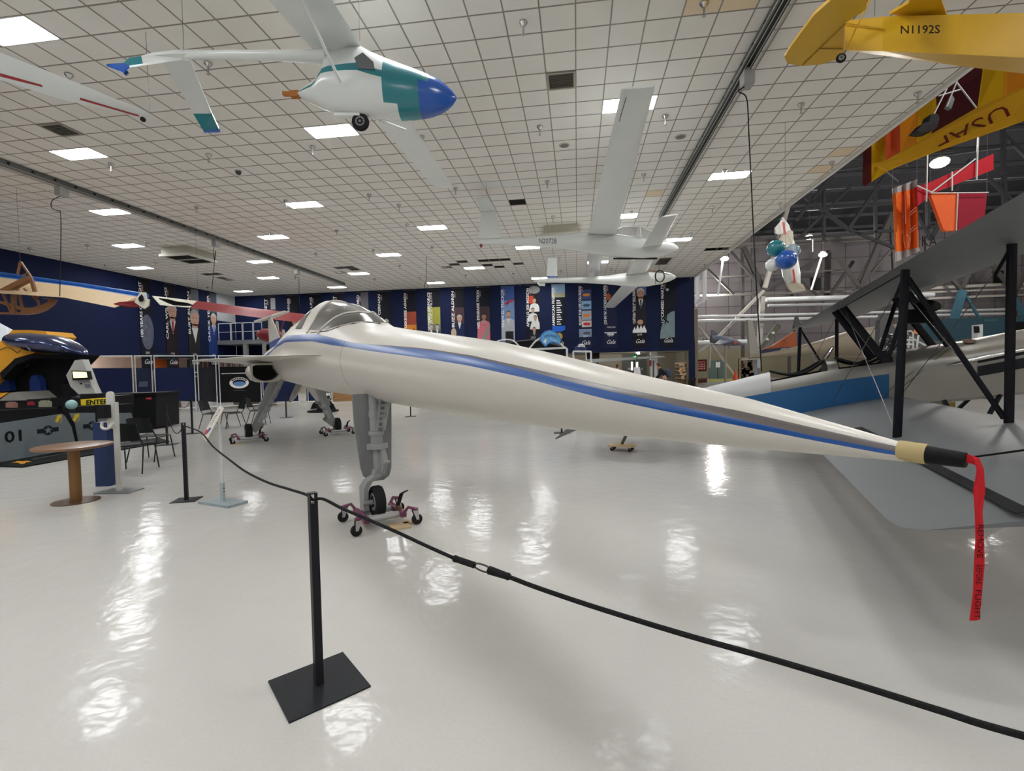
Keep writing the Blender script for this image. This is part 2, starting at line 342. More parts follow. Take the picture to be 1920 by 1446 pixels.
# ================================================================== the white needle-nosed research jet
JA = math.radians(50); JD = V3(math.cos(JA), -math.sin(JA), 0); JN = V3(math.sin(JA), math.cos(JA), 0); JP = V3(-2.07, 5.11, 0)
def J(s, l, z): return JP+JD*s+JN*l+V3(0, 0, z)
_ns = [-.6,0,.6,1.2,1.8,2.4,3.0,3.6,4.2,4.75]
_nz = [1.738,1.678,1.631,1.59,1.55,1.512,1.467,1.418,1.378,1.328]; _nr = [.434,.414,.379,.344,.31,.27,.212,.151,.091,.016]
JSEC = {-11.5:[(0,2.15),(.15,2.1),(.25,2.0),(.28,1.88),(.25,1.74),(.15,1.66),(0,1.62)], -9:[(0,2.3),(.18,2.25),(.32,2.14),(.4,2.0),(.42,1.88),(.4,1.72),(.3,1.6),(0,1.5)],
 -6:[(0,2.35),(.2,2.31),(.36,2.22),(.48,2.1),(.56,1.98),(.6,1.88),(.58,1.72),(.5,1.58),(.32,1.46),(0,1.4)],
 -4:[(0,2.6),(.2,2.53),(.38,2.4),(.5,2.27),(.6,2.14),(.67,2.02),(.68,1.93),(.68,1.86),(.66,1.7),(.58,1.58),(.42,1.45),(.2,1.36),(0,1.33)],
 -2.6:[(0,2.70),(.1,2.685),(.2,2.63),(.3,2.54),(.39,2.45),(.50,2.33),(.61,2.2),(.68,2.06),(.69,1.95),(.68,1.85),(.66,1.70),(.60,1.58),(.48,1.46),(.25,1.35),(0,1.28)],
 -1.4:[(0,2.50),(.09,2.485),(.17,2.44),(.26,2.37),(.34,2.27),(.43,2.15),(.5,2.05),(.55,1.95),(.57,1.85),(.55,1.7),(.47,1.52),(.3,1.37),(0,1.29)],
 -.7:[(0,2.31),(.08,2.3),(.16,2.26),(.28,2.16),(.38,2.03),(.44,1.88),(.46,1.75),(.44,1.6),(.36,1.45),(.2,1.34),(0,1.30)]}
def polar(pl, zc, th):
    a = np.array([math.atan2(z-zc, l) for l, z in pl]); r = np.array([math.hypot(l, z-zc) for l, z in pl])
    o = np.argsort(a); return np.interp(th, a[o], r[o])
def jsec(s, th):                # centre height and radius of the body at station s, angle th (pi/2 = top)
    ks = sorted(JSEC)
    if s >= -.15: return np.interp(s, _ns, _nz), float(np.interp(s, _ns, _nr))
    f = lambda k: (1.80 if k < -.7 else 1.74, polar(JSEC[k], 1.80 if k < -.7 else 1.74, th)) if k in JSEC else (np.interp(k, _ns, _nz), float(np.interp(k, _ns, _nr)))
    kk = ks+[-.15]
    i = max(0, min(len(kk)-2, int(np.searchsorted(kk, s))-1)); a, b_ = kk[i], kk[i+1]; t = (s-a)/(b_-a)
    (za, ra), (zb, rb) = f(a), f(b_); t2 = t
    return za+(zb-za)*t2, ra+(rb-ra)*t2
def jpt(s, th, side=-1, off=0):
    zc, r = jsec(s, th); r += off; return J(s, side*r*math.cos(th), zc+r*math.sin(th))
_ss = [-11.5,-9,-6,-4,-2.6,-1.3,-.6,-.1,1.7,2.4,2.95,3.95,4.42,4.7,4.9]
_a1 = [30,28,28,28,28.5,32,32.5,32.5,41.6,41,39,36,36,40,40]; _a2 = [29.4,27.4,27.4,27.4,27.9,31.4,32,31.6,39.5,38,34.4,23,10,5,5]; _a3 = [18,18,18,18,20,20.5,22,24,25.9,24.7,22.5,6.9,-3.6,-20,-20]
jet = thing('research_jet', 'white needle-nosed jet with a blue side stripe, smoked cockpit glazing and drooping taped nose', 'airplane', J(.2, -.25, 0))
jw = M('jet_white_paint', srgb(200,195,186), .36, coat=.12, var=.025, scale=2); jb = M('jet_blue_stripe', srgb(27,80,150), .28, coat=.1, var=.05); jk = M('jet_taupe_stripe', srgb(92,84,84), .3, coat=.3, var=.05); seamm = M('panel_gap', (.03,.03,.03), .7, var=0)
st = [-11.5,-10.2,-9,-7.5,-6,-5,-4.3,-3.8,-3.3,-2.9,-2.6,-2.3,-2.0,-1.7,-1.4,-1.15,-.9,-.7,-.5,-.312,-.304,-.15,.1,.35,.6,.9,1.2,1.5,1.8,2.1,2.4,2.7,3.0,3.3,3.6,3.9,4.2,4.45,4.62,4.74]
rings = []
for s_ in st:
    a1, a2, a3 = (math.radians(np.interp(s_, _ss, q)) for q in (_a1, _a2, _a3))
    A = list(np.linspace(math.pi/2, a1, 11))+[a2]+list(np.linspace(a2, a3, 4)[1:])+list(np.linspace(a3, -math.pi/2, 12)[1:])
    rings.append([jpt(s_, t) for t in A]+[jpt(s_, t, 1) for t in A[-2:0:-1]])
nA = len(A); nR = len(rings[0])
def jm(i, j):
    k = j if j < nA-1 else nR-1-j
    if abs(st[i]+.312) < .002 and k > 9: return 3
    if k == 10: return 2
    return 1 if 11 <= k <= 13 else 0
b = MB(); b.loft(rings, mats=jm); b.build('fuselage', [jw, jb, jk, seamm], jet, sharp=50)
def patch(name, th0, th1, s0, s1, off, mat, n=14, m=5, both=False):
    for side in ((-1, 1) if both else (-1,)):
        b = MB(); G = []
        for i in range(n+1):
            th = th0+(th1-th0)*i/n; q = min(th, 180-th); a, c = s0(q), s1(q)
            G.append([(a+(c-a)*k/m, math.radians(th)) for k in range(m+1)])
        for off_, fl_ in ((off, 0), (off-.02, 1)):
            vs = [(jpt(s_, t, side, off_) if t <= math.pi/2 else jpt(s_, math.pi-t, -side, off_)) for row in G for s_, t in row]
            f = [[i*(m+1)+k, i*(m+1)+k+1, (i+1)*(m+1)+k+1, (i+1)*(m+1)+k] for i in range(n) for k in range(m)]
            b.add(vs, f if fl_ == (side > 0) else [q[::-1] for q in f], True)
        b.build(name, mat, jet)
ip = lambda xs, ys: (lambda q: float(np.interp(q, xs, ys)))
sf = [(41,-1.27),(58,-1.16),(72,-.97),(80,-.79),(88,-.68),(90,-.66)]
fx, fy = zip(*sf)
patch('canopy_glass', 38, 142, ip([38,49,66,81,90],[-1.80,-1.88,-2.09,-2.24,-2.3]), lambda q: float(np.interp(q, (38,)+fx, (-1.32,)+fy))-.035, .006, glassd, 28, 8)
patch('windscreen', 41, 139, lambda q: float(np.interp(q, fx, fy))+.03, ip([38,41,47,58,76,90],[-1.2,-1.13,-.95,-.65,-.35,-.25]), .006, glassd, 28, 5)
patch('rear_window', 38, 66, ip([38,66],[-2.44,-2.72]), ip([38,66],[-2.15,-2.55]), .006, glassd, 8, 3, True)
for nm, f_ in (('windscreen_arch', lambda q: float(np.interp(q, (36,)+fx, (-1.3,)+fy))), ('canopy_hoop', ip([30,38,49,66,81,90],[-1.74,-1.77,-1.85,-2.06,-2.21,-2.27]))):
    b = MB(); pts = [jpt(f_(min(t, 180-t)), math.radians(min(t, 180-t)), -1 if t <= 90 else 1, .008) for t in np.linspace(32, 148, 40)]; b.tube(pts, .016, 6); b.build(nm, jw, jet)
b = MB(); b.tube([jpt(q, math.radians(th), -1, .002) for q, th in [(-1.62,33),(-1.3,36),(-1.05,40),(-.8,49),(-.5,63),(-.28,78),(-.2,90)]], .006, 5); b.build('canopy_seam', seamm, jet)
# wing, strake, stabiliser, fin
def mir(pts): return [[(s_, -l, z) for s_, l, z in q] for q in pts]
for side in (-1, 1):
    LE = [(-.72,.36,1.80),(-.9,.49,1.806),(-1.3,.64,1.82),(-1.95,.78,1.83),(-2.8,.94,1.85),(-4.6,1.32,1.875),(-6.2,1.68,1.895),(-7.2,1.92,1.90)]
    TE = [(-9.2,.28,1.80),(-9.2,.45,1.806),(-9.2,.6,1.82),(-9.1,.76,1.83),(-8.9,.94,1.85),(-8.75,1.3,1.875),(-8.6,1.62,1.90),(-8.4,1.93,1.91)]
    b = MB(); b.wing([(J(a, side*l, z), J(c, side*m_, y), .16-.125*k/7 if k else .1, V3(0,0,1)) for k, ((a, l, z), (c, m_, y)) in enumerate(zip(LE, TE))], 11)
    b.build('wing', jw, jet)
    b = MB(); b.wing([(J(-9.0, side*.35, 1.62), J(-10.3, side*.35, 1.6), .05, V3(0,0,1)), (J(-9.6, side*1.32, 1.60), J(-10.3, side*1.32, 1.6), .03, V3(0,0,1))]); b.build('stabiliser', jw, jet)
    # intake box below the wing
    cy, z0, z1 = side*.755, 1.43, 1.78
    def rr(s_, k, dz=0):
        w_, h_ = .255*k, (z1-z0)/2*k; o = []
        for q in range(24):
            t = 2*math.pi*q/24; cx, cz = math.cos(t), math.sin(t); e = (.5 if cz < 0 else .22) if k > .9 else (.95 if cz < 0 else .3)
            o.append(J(s_, cy+w_*math.copysign(abs(cx)**e, cx), (z0+z1)/2+dz+h_*math.copysign(abs(cz)**e, cz)))
        return o
    b = MB(); b.loft([rr(-5.0, .80), rr(-4.62, .85), rr(-4.6, .95), rr(-4.63, 1.0), rr(-5.5, .93), rr(-7.5, .6)], False, True); o_ = b.build('intake', jw, jet)
    b = MB(); b.loft([rr(-4.9, .79), rr(-4.92, .78)]); b.build('intake_throat', M('intake_dark', (.02,.022,.02), .7), jet)
b = MB(); b.wing([(J(-8.0, 0, 2.25), J(-11.2, 0, 2.1), .16, JN), (J(-8.75, 0, 2.52), J(-11.28, 0, 2.52), .13, JN), (J(-8.76, 0, 2.525), J(-11.28, 0, 2.525), .13, JN), (J(-10.45, 0, 3.22), J(-11.45, 0, 3.22), .07, JN)], mats=lambda i, j: 1 if i == 0 else 0); b.build('tail_fin', [jw, jb], jet)
tq = [atD(476,604.5,14.9), atD(495,598.5,14.6), atD(509,593,14.25), atD(533,585.5,14.45), atD(541,587,14.75), atD(523,593.5,14.7), atD(506,599.5,14.75), atD(490,603.5,14.95)]
b = MB(); b.slab(tq, V3(0,0,.05)); b.build('tailplane', jw, jet)
# taped pitot at the nose
tip0, tip1 = J(4.70, 0, 1.337), J(4.84, 0, 1.332)
b = MB(); b.lathe([(.030,0),(.029,.065)], J(4.66,0,1.339), unit(tip1-tip0), 16); b.build('masking_tape', M('buff_masking_tape', srgb(176,158,114), .7), jet)
b = MB(); b.lathe([(.026,0),(.021,.08),(.020,.085)], J(4.722,0,1.3355), unit(tip1-tip0), 16); b.build('black_tape', M('black_tape', (.007,.007,.008), .6), jet)
# ---- landing gear
def wheel(c, ax, R, w, parent, nm='wheel'):
    b = MB(); ax = unit(ax); c = np.asarray(c, float); h = w/2
    b.lathe([(R*.55,-h*.8),(R*.8,-h),(R*.94,-h*.85),(R*.985,-h*.55)]+[q for y in (-.36,0,.36) for q in ((R*.985,(y-.1)*h),(R,(y-.07)*h),(R,(y+.07)*h),(R*.985,(y+.1)*h))]+[(R*.985,h*.55),(R*.94,h*.85),(R*.8,h),(R*.55,h*.8)], c, ax, 32)
    o = b.build(nm, blackr, parent)
    for sg in (-1, 1):
        b = MB(); b.lathe([(R*.56,sg*h*.78),(R*.52,sg*h*.9),(R*.3,sg*h*.62),(R*.16,sg*h*.7),(R*.12,sg*h*1.05),(.004,sg*h*1.06)], c, ax, 20, False)
        for k in range(8):
            t = 2*math.pi*k/8; u = np.cross(ax, V3(0,0,1)); b.ball(c+ax*sg*h*.75+.42*R*(unit(u)*math.cos(t)+V3(0,0,1)*math.sin(t)), .012, 6, 4)
        b.build('hub', gearg, o)
    return o
NG = J(.22, -.2, 0); fwd = JD; sd = JN
def N(f, s_, z): return NG+fwd*f+sd*s_+V3(0,0,z)
b = MB(); b.tube([N(0,0,.50), N(-.02,0,.85)], .045, 14); b.tube([N(-.02,0,.78), N(-.06,0,1.45)], .062, 16); b.lathe([(.075,0),(.075,.05)], N(-.02,0,.78), n=16); b.lathe([(.078,0),(.078,.04)], N(-.03,0,.93), n=16); b.lathe([(.07,0),(.07,.06)], N(-.04,0,1.12), n=16)
b.box(N(.0,-.085,.80)-V3(.02,.02,.012), N(.0,.085,.83)+V3(.02,.02,.012)); b.build('nose_strut', gearg, jet)
# one-sided fork hugging the wheel
b = MB(); fk = [N(0,0,.57), N(0,-.02,.51), N(-.03,-.10,.46), N(-.07,-.135,.38), N(-.075,-.135,.25), N(-.06,-.135,.15)]
b.loft([[p+fwd*(w_*cx)+sd*(t_*cz) for cx, cz in ((-1,-1),(1,-1),(1,1),(-1,1))] for p, w_, t_ in zip(fk, (.05,.06,.08,.09,.085,.07), (.045,.04,.03,.024,.024,.028))], smooth=False)
b.tube([N(0,-.17,.235), N(0,.06,.235)], .028, 10); b.build('fork', gearg, jet)
b = MB(); b.bar(N(.07,.03,.80), N(.14,.04,.66), .05, .018); b.bar(N(.14,.04,.66), N(.06,.03,.52), .05, .018); b.tube([N(.14,-.0,.66), N(.14,.08,.66)], .016, 8); b.build('torque_link', gearg, jet)
b = MB(); b.bar(N(.02,.06,.98), N(.10,.10,1.34), .045, .03); b.bar(N(.02,.0,.98), N(.10,.02,1.34), .02, .03)
for k in range(6): b.bar(N(.03+.07*k/5,-.01,1.02+.28*k/5), N(.03+.07*k/5,.09,1.02+.28*k/5), .022, .022)
b.build('drag_brace', gearg, jet)
dq = [(-.21,1.36),(-.195,1.0),(-.145,.58),(-.12,.49),(-.05,.42),(.10,.42),(.16,.46),(.185,.54),(.20,1.0),(.205,1.36)]
b = MB(); b.slab([N(-.13,y,z) for y, z in dq], -fwd*.03); b.slab([N(-.128,y*.9,z) for y, z in [(-.18,1.30),(-.14,.62),(.15,.62),(.18,1.30)]], fwd*.006); b.build('gear_door', M('gear_door_grey', srgb(128,130,132), .42), jet)
wheel(N(0,-.02,.235), sd, .165, .115, jet, 'nose_wheel')
def main_leg(side):
    lo = .12; top, bot = J(-6.9, side*.36+lo*.6, 1.5), J(-7.6, side*.86+lo, .34)
    b = MB()
    for t0, t1, w_ in ((0,.35,.27),(.35,.62,.23),(.62,.98,.17)):
        p, q = top+(bot-top)*t0, top+(bot-top)*t1; b.bar(p, q, w_, w_*.7, JD)
    for t0 in (.33,.6): b.bar(top+(bot-top)*t0, top+(bot-top)*(t0+.03), .30-.1*t0, .21-.06*t0, JD)
    b.bar(top+(bot-top)*.9-JN*side*.1, bot+JN*side*.05-V3(0,0,.06), .17, .15, JD); b.build('main_strut', gearg, jet)
    b = MB(); o = JD*.17-JN*side*.06; b.bar(top+o*1.1, top+(bot-top)*.9+o*.6, .09, .07, JD)
    for k in range(5): b.bar(top+(bot-top)*(.2+.14*k)+o*1.12-JN*.05, top+(bot-top)*(.2+.14*k)+o*1.12+JN*.05, .10, .09)
    b.build('side_brace', M('gear_brace_grey', srgb(158,161,164), .4), jet)
    wc = J(-7.62, side*1.0+lo, .235); b = MB(); b.tube([bot, wc], .035, 10); b.build('axle', gearg, jet)
    wheel(wc, JN, .19, .15, jet, 'main_wheel')
    # rounded bay doors that hang open
    pts = [J(-5.6-.7*(1-math.cos(t))*.6, side*(.05+.22*math.sin(t))+.1, 1.38-.42*math.sin(t)) for t in np.linspace(0, math.pi, 12)]
    b = MB(); b.slab(pts, JN*side*.03+JD*.01); b.build('bay_door', jw, jet)
main_leg(-1); main_leg(1)
# ---- red streamer tied to the nose
redc = M('red_streamer_cloth', srgb(190,32,40), .75, var=.08, scale=30)
sp = [onp(x, y, JP, JN) for x, y in [(1806,858),(1822,862),(1834,866),(1838,880),(1836,920),(1835,960),(1837,1010),(1836,1060),(1833,1110),(1827,1163)]]
t = thing('warning_streamer', 'red fabric streamer tied to the tip of the white jet nose', 'streamer', sp[0])
b = MB(); w_ = [.008,.011,.012,.013,.013,.012,.012,.0125,.0135,.014]; rgt = unit(V3(RT[0], RT[1], 0)); tw = [.2,.5,.9,.3,-.2,.2,.1,-.1,.15,.1]
L_ = []; 
for p, w0, a in zip(sp, w_, tw):
    x = rgt*math.cos(a)+np.cross(V3(0,0,1), rgt)*math.sin(a); nn = np.cross(x, V3(0,0,1))
    L_.append([p-x*w0+nn*.001, p-x*w0-nn*.001, p-nn*.003, p+x*w0-nn*.001, p+x*w0+nn*.001, p+nn*.003])
L_[0] = [p+V3(0,0,.012*((k in (1,2,3))*-1+(k not in (1,2,3)))) for k, p in enumerate([sp[0]]*6)]; L_[1] = [sp[1]+V3(0,0,c*.011)+(rgt*.0)+np.cross(rgt,V3(0,0,1))*e for c, e in ((1,.001),(-1,.001),(-1,0),(-1,-.001),(1,-.001),(1,0))]
L_[2] = [sp[2]+V3(0,0,c*.009)+rgt*c2+np.cross(rgt,V3(0,0,1))*e for c, c2, e in ((.6,-.006,.001),(-1,-.008,.001),(-1,0,0),(-.6,.006,-.001),(1,.004,-.001),(1,0,0))]
b.loft(L_, smooth=False); b.build('ribbon', redc, t)
ink = M('streamer_ink', srgb(60,8,12), .8, var=0)
for s0, s1, wd_ in ((.1,.42,'REMOVE'),(.47,.66,'BEFORE'),(.70,.98,'FLIGHT')):
    a, c = sp[5]+(sp[9]-sp[5])*s0, sp[5]+(sp[9]-sp[5])*s1
    text('lettering', wd_, .022, ink, t, (a+c)/2-np.cross(rgt, V3(0,0,1))*(-.0052), unit(c-a), unit(np.cross(np.cross(rgt, V3(0,0,-1))*-1, unit(c-a))), width=np.linalg.norm(c-a)*.95)
# ---- purple wheel dollies
pur = M('purple_dolly_paint', srgb(112,52,84), .4, var=.1); wood = M('pale_plywood', srgb(196,172,136), .7, var=.15, scale=12)
def dolly(label, P0, f, s_, bw):
    """P0 floor point below the tyre, f roll direction, s_ axle direction, bw half width"""
    t = thing('wheel_dolly', label, 'dolly', P0, 'wheel dollies under the jet'); q = lambda a, c, z: P0+f*a+s_*c+V3(0,0,z)
    for a in (-.13, .13):
        b = MB(); b.tube([q(a,-bw,.10), q(a,bw,.10)], .035, 12); b.build('roller', galv, t)
    for c in (-bw-.02, bw+.02):
        b = MB(); b.bar(q(-.22,c,.11), q(.22,c,.11), .055, .055); b.build('side_beam', pur, t)
        for a in (-1, 1):
            x0 = q(.22*a, c, .13); x1 = q(.27*a, c+math.copysign(.10, c), .165)
            b = MB(); b.tube([x0, q(.24*a, c+math.copysign(.04,c), .185), x1], .017, 8); b.lathe([(.035,-.01),(.035,.008)], x1, n=12); b.build('caster_arm', pur, t)
            cs = x1-V3(0,0,.11)+s_*math.copysign(.02, c)
            b = MB(); 
            for e in (-1, 1): b.slab([x1+f*(e*.026)+s_*.03-V3(0,0,.01), x1+f*(e*.026)-s_*.03-V3(0,0,.01), cs+f*(e*.026)-s_*.014, cs+f*(e*.026)+s_*.014], f*.004*e)
            b.build('caster_fork', chrome, t)
            b = MB(); b.lathe([(.02,-.02),(.05,-.021),(.055,-.014),(.055,.014),(.05,.021),(.02,.02)], V3(cs[0],cs[1],.055), f, 20); b.build('caster_wheel', blackr, t)
    b = MB(); k = bw+.02; b.bar(q(.02,k,.14), q(.10,k+.02,.30), .035, .02); b.bar(q(.10,k+.02,.30), q(.17,k+.05,.34), .05, .012); b.build('pedal', black, t)
    b = MB(); b.bar(q(.16,k*.9,.145), q(.16,-k*.9,.145), .006, .05) if False else b.bar(q(.0,k,.15), q(.12,k,.15), .03, .03); b.build('ratchet', M('ratchet_brass', srgb(150,124,70), .4, .5), t)
    return t
dolly('purple wheel dolly with a plywood pad under the single nose wheel', J(.22,-.2,0), JD, JN, .17)
dolly('purple wheel dolly under the left main wheel, below the wing intake', J(-7.62,-.88,0), JD, JN, .2)
dolly('purple wheel dolly under the right main wheel, behind the grey gear door', J(-7.62,1.12,0), JD, JN, .2)
def board(px, a, w_, h_, label):
    p = fl(*px); x, y = V3(math.cos(a), math.sin(a), 0), V3(-math.sin(a), math.cos(a), 0); b = MB(); b.obox(p+V3(0,0,.008), x*w_, y*h_, V3(0,0,.008)); tag(b.build('plywood_pad', wood, org=p), label, 'board', 'plywood scraps under the dollies')
board((750,988), .55, .10, .09, 'larger plywood scrap under the nose wheel dolly'); board((772,980), .5, .09, .05, 'smaller plywood scrap beside the nose wheel dolly casters')
board((445,834), .25, .12, .05, 'pale plywood strip in front of the left main wheel dolly')
# ================================================================== stanchions, ropes
postm = M('stanchion_black', (.016,.017,.02), .42, var=.1)
def stanchion(p, rz, label, h=.99, bw=.17, col=postm, g=None, k_=1.1):
    t = thing('stanchion', label, 'stanchion', p, g); c, s_ = math.cos(rz), math.sin(rz); x, y = V3(c, s_, 0), V3(-s_, c, 0); p = np.asarray(p, float)
    b = MB(); b.obox(p+V3(0,0,.004), x*bw*k_, y*bw, V3(0,0,.004)); b.build('base_plate', col, t)
    a = .0195
    b = MB(); b.obox(p+V3(0,0,(h-.05)/2+.004), x*a, y*a, V3(0,0,(h-.05)/2-.004)); b.build('post', col, t)
    b = MB()
    for k in (-1, 1): b.obox(p+V3(0,0,h-.025)+x*(a-.003)*k, x*.003, y*a, V3(0,0,.026))
    b.obox(p+V3(0,0,h), x*a, y*a, V3(0,0,.003)); b.build('rope_eye', col, t); return t
stA = fl(598,1284); stB = fl(350,938); stC = fl(314,834); stD = fl(361,813)
stanchion(stA, .82, 'black square stanchion with a flat plate foot in the foreground, nearest the camera', bw=.195, k_=1.0)
stanchion(stB, .35, 'black stanchion beside the slanted white info sign', bw=.13)
stanchion(stC, .4, 'black stanchion behind the two chairs by the grey barrier')
stanchion(stD, .3, 'dark stanchion farthest back, left of the chairs by the black screen')
stE = fl(537,783); stanchion(stE, .3, 'thin black stanchion seen between the jet main wheels')
rope = M('black_rope', (.014,.014,.015), .8, var=.2, scale=90, bump=.6)
def roped(pts, r, label, knots=()):
    t = thing('barrier_rope', label, 'rope', pts[0]); b = MB(); b.tube(pts, r, 8); b.build('rope', rope, t); return t
def sag(p, q, d, n=24):
    return [p+(q-p)*k/n-V3(0,0,4*d*(k/n)*(1-k/n)) for k in range(n+1)]
topA, topB, topC, topD = (s_+V3(0,0,.955) for s_ in (stA, stB, stC, stD))
stF = V3(2.9, .2, 0)
stanchion(stF, 2.62, 'black stanchion just past the right edge of the photo holding the rope')
ropeA = atD(852,1047, 1.66); ropeB = atD(955,1082, 1.55)
def bez(pts, n=14):               # smooth curve through points
    pts = [np.asarray(p, float) for p in pts]; P = [2*pts[0]-pts[1]]+pts+[2*pts[-1]-pts[-2]]; o = []
    for i in range(1, len(P)-2):
        for k in range(n):
            t = k/n; o.append(.5*((2*P[i])+(-P[i-1]+P[i+1])*t+(2*P[i-1]-5*P[i]+4*P[i+1]-P[i+2])*t*t+(-P[i-1]+3*P[i]-3*P[i+1]+P[i+2])*t**3))
    return o+[pts[-1]]
dA = float(np.dot(topA-EYEP, FW))
def onR(x, y, f):                 # the rope hangs in the upright plane through both posts
    n = unit(np.cross(topA-stF, V3(0,0,1))); return onp(x, y, topA, n)
R1 = [onR(x, y, 0) for x, y in [(606,936),(640,953),(680,970),(740,996),(800,1024),(854,1048)]]
R2 = [onR(x, y, 0) for x, y in [(952,1081),(1010,1103),(1120,1140),(1280,1189),(1440,1234),(1600,1282),(1760,1332),(1919,1380)]]
t = roped(bez([topA]+R1), .0075, 'short black rope from the foreground stanchion to the carabiner', )
t2 = roped(bez(R2+[V3(1.35,.96,.80), V3(1.8,.74,.835), V3(2.4,.445,.90), stF+V3(0,0,.955)]), .0085, 'long black rope sagging toward the lower right corner')
b = MB(); b.tube([R1[-1]-unit(R1[-1]-R1[-2])*.0, R1[-1]+(R2[0]-R1[-1])*.38], [.0125]*2, 10); b.ball(R1[-1], .014); b.build('splice', rope, t)
b = MB(); b.tube([R1[-1]+(R2[0]-R1[-1])*.66, R2[0]], [.016, .0125], 10); b.ball(R2[0], .014); b.build('splice', rope, t2)
a, c = R1[-1]+(R2[0]-R1[-1])*.36, R1[-1]+(R2[0]-R1[-1])*.72; x = unit(c-a); zz = unit(np.cross(np.cross(x, V3(0,0,1)), x)); L_ = np.linalg.norm(c-a)
t = thing('carabiner', 'dark steel snap hook joining the two ropes in the foreground', 'carabiner', a)
b = MB(); b.tube([(a+c)/2+x*(L_/2)*math.cos(k)+zz*.013*math.sin(k) for k in np.linspace(0, 2*math.pi, 25)], .0035, 6); b.build('hook', M('dark_steel', (.05,.05,.05), .35, .7), t)
L2 = [topA, *[onp(x, y, topA, unit(np.cross(topB-topA, V3(0,0,1)))) for x, y in [(575,928),(540,917),(500,904),(460,884),(430,862),(400,838),(375,810)]], topB]
roped(bez(L2), .0075, 'black rope from the foreground stanchion back to the one by the slanted sign')
roped(sag(topB, topC, .33), .007, 'black rope between the two left stanchions with a knot')
roped(sag(topD, fl(333,797)+V3(0,0,.9), .3), .007, 'black rope at the farthest stanchion pair')
# ================================================================== silver biplane on the right
BD = unit(V3(.957,-.29,0)); BW = V3(-BD[1], BD[0], 0); BO = V3(.88, 9.34, 0)
def B(t, lat, z): return BO+BD*t+BW*lat+V3(0,0,z)
bip = thing('biplane', 'silver biplane with a blue lower side panel, open cockpits and black struts', 'airplane', B(0,0,0))
silv = M('silver_dope_wing', srgb(106,109,111), .5, .2, var=.12, scale=1.6, bump=.1); alum = M('worn_aluminium_skin', srgb(150,148,143), .36, .7, var=.2, scale=2.2); lfab = M('pale_silver_fabric', srgb(176,178,178), .4, .2, var=.05)
bblu = M('blue_side_panel', srgb(20,86,140), .5, var=.05); pad = M('black_leather', (.007,.007,.008), .6)
ft = [0,.7,1.5,2.0,2.42,2.46,2.6,3.0,3.16,3.2,3.34,3.38,3.6,3.96,4.02,4.3,4.9,5.6,6.2,6.5]
zt = lambda t: float(np.interp(t, [0,1.48,2.44,3.2,3.59,4.13,4.89,5.57,6.5],[.83,1.21,1.46,1.63,1.68,1.75,1.87,2.01,2.1]))
zb = lambda t: float(np.interp(t, [0,2.4,4.59,5.42,6.5],[.36,.66,.985,1.10,1.3]))
hw = lambda t: float(np.interp(t, [0,1.5,3,5.5,6.5],[.04,.2,.36,.40,.34]))
zl = lambda t: float(np.interp(t, [0,1.91,3.24,3.89,5.6,6.5],[.6,1.02,1.30,1.40,1.62,1.75]))
rings = []
for t in ft:
    w_, T1, Z0, ZL = hw(t), zt(t), zb(t), zl(t); zs = min(ZL+.05, T1-.03); half = []
    pit = 2.44 < t < 3.18 or 3.36 < t < 4.0
    for k in range(7):
        a = math.pi/2*(1-k/7); l, z = w_*math.cos(a), zs+(T1-zs)*math.sin(a)
        if pit and k < 5: z = zs-.3; l = w_*.8*k/4
        half.append((l, z))
    half += [(w_, zs), (w_, ZL), (w_*1.0, Z0+(ZL-Z0)*.4), (w_*.97, Z0+.04), (w_*.8, Z0), (0, Z0)]
    rings.append([B(t, l, z) for l, z in half]+[B(t, -l, z) for l, z in half[-2:0:-1]])
nH, nR = 13, len(rings[0])
def bm(i, j):
    t = (ft[i]+ft[i+1])/2; k = j if j < nH-1 else nR-1-j
    if (2.43 < t < 3.19 or 3.35 < t < 4.01) and k < 5: return 3
    if k >= 8 and t < 3.9 and k < 11: return 2
    return 1 if t < 2.43 else 0
for i in (12,): pass
b = MB(); b.loft(rings, mats=bm); b.build('fuselage', [alum, lfab, bblu, pad], bip, sharp=40)
for t0, t1 in ((2.43,3.19),(3.35,4.01)):
    b = MB(); pts = []
    for k in range(28):
        a = 2*math.pi*k/28; t = (t0+t1)/2+(t1-t0)/2*math.cos(a); w_ = hw(t)*.86; l = w_*math.sin(a)
        zs = min(zl(t)+.05, zt(t)-.03); q = abs(l)/hw(t); pts.append(B(t, l, zs+(zt(t)-zs)*math.sqrt(max(0, 1-q*q))+.01))
    b.tube(pts+[pts[0]], .022, 8); b.build('cockpit_coaming', pad, bip)
for t in (3.2, 4.05):              # little windscreens
    b = MB(); pts = [B(t+.12*abs(math.sin(a)), -.2*math.cos(a), zt(t)+.02+.2*math.sin(a)) for a in np.linspace(0, math.pi, 12)]; b.tube(pts, .009, 6); o_ = b.build('windscreen_frame', black, bip)
    b = MB(); b.slab(pts, BD*.003); b.build('windscreen', M('clear_screen', (.8,.85,.85), .05, var=0, trans=.9, alpha=.35), bip)
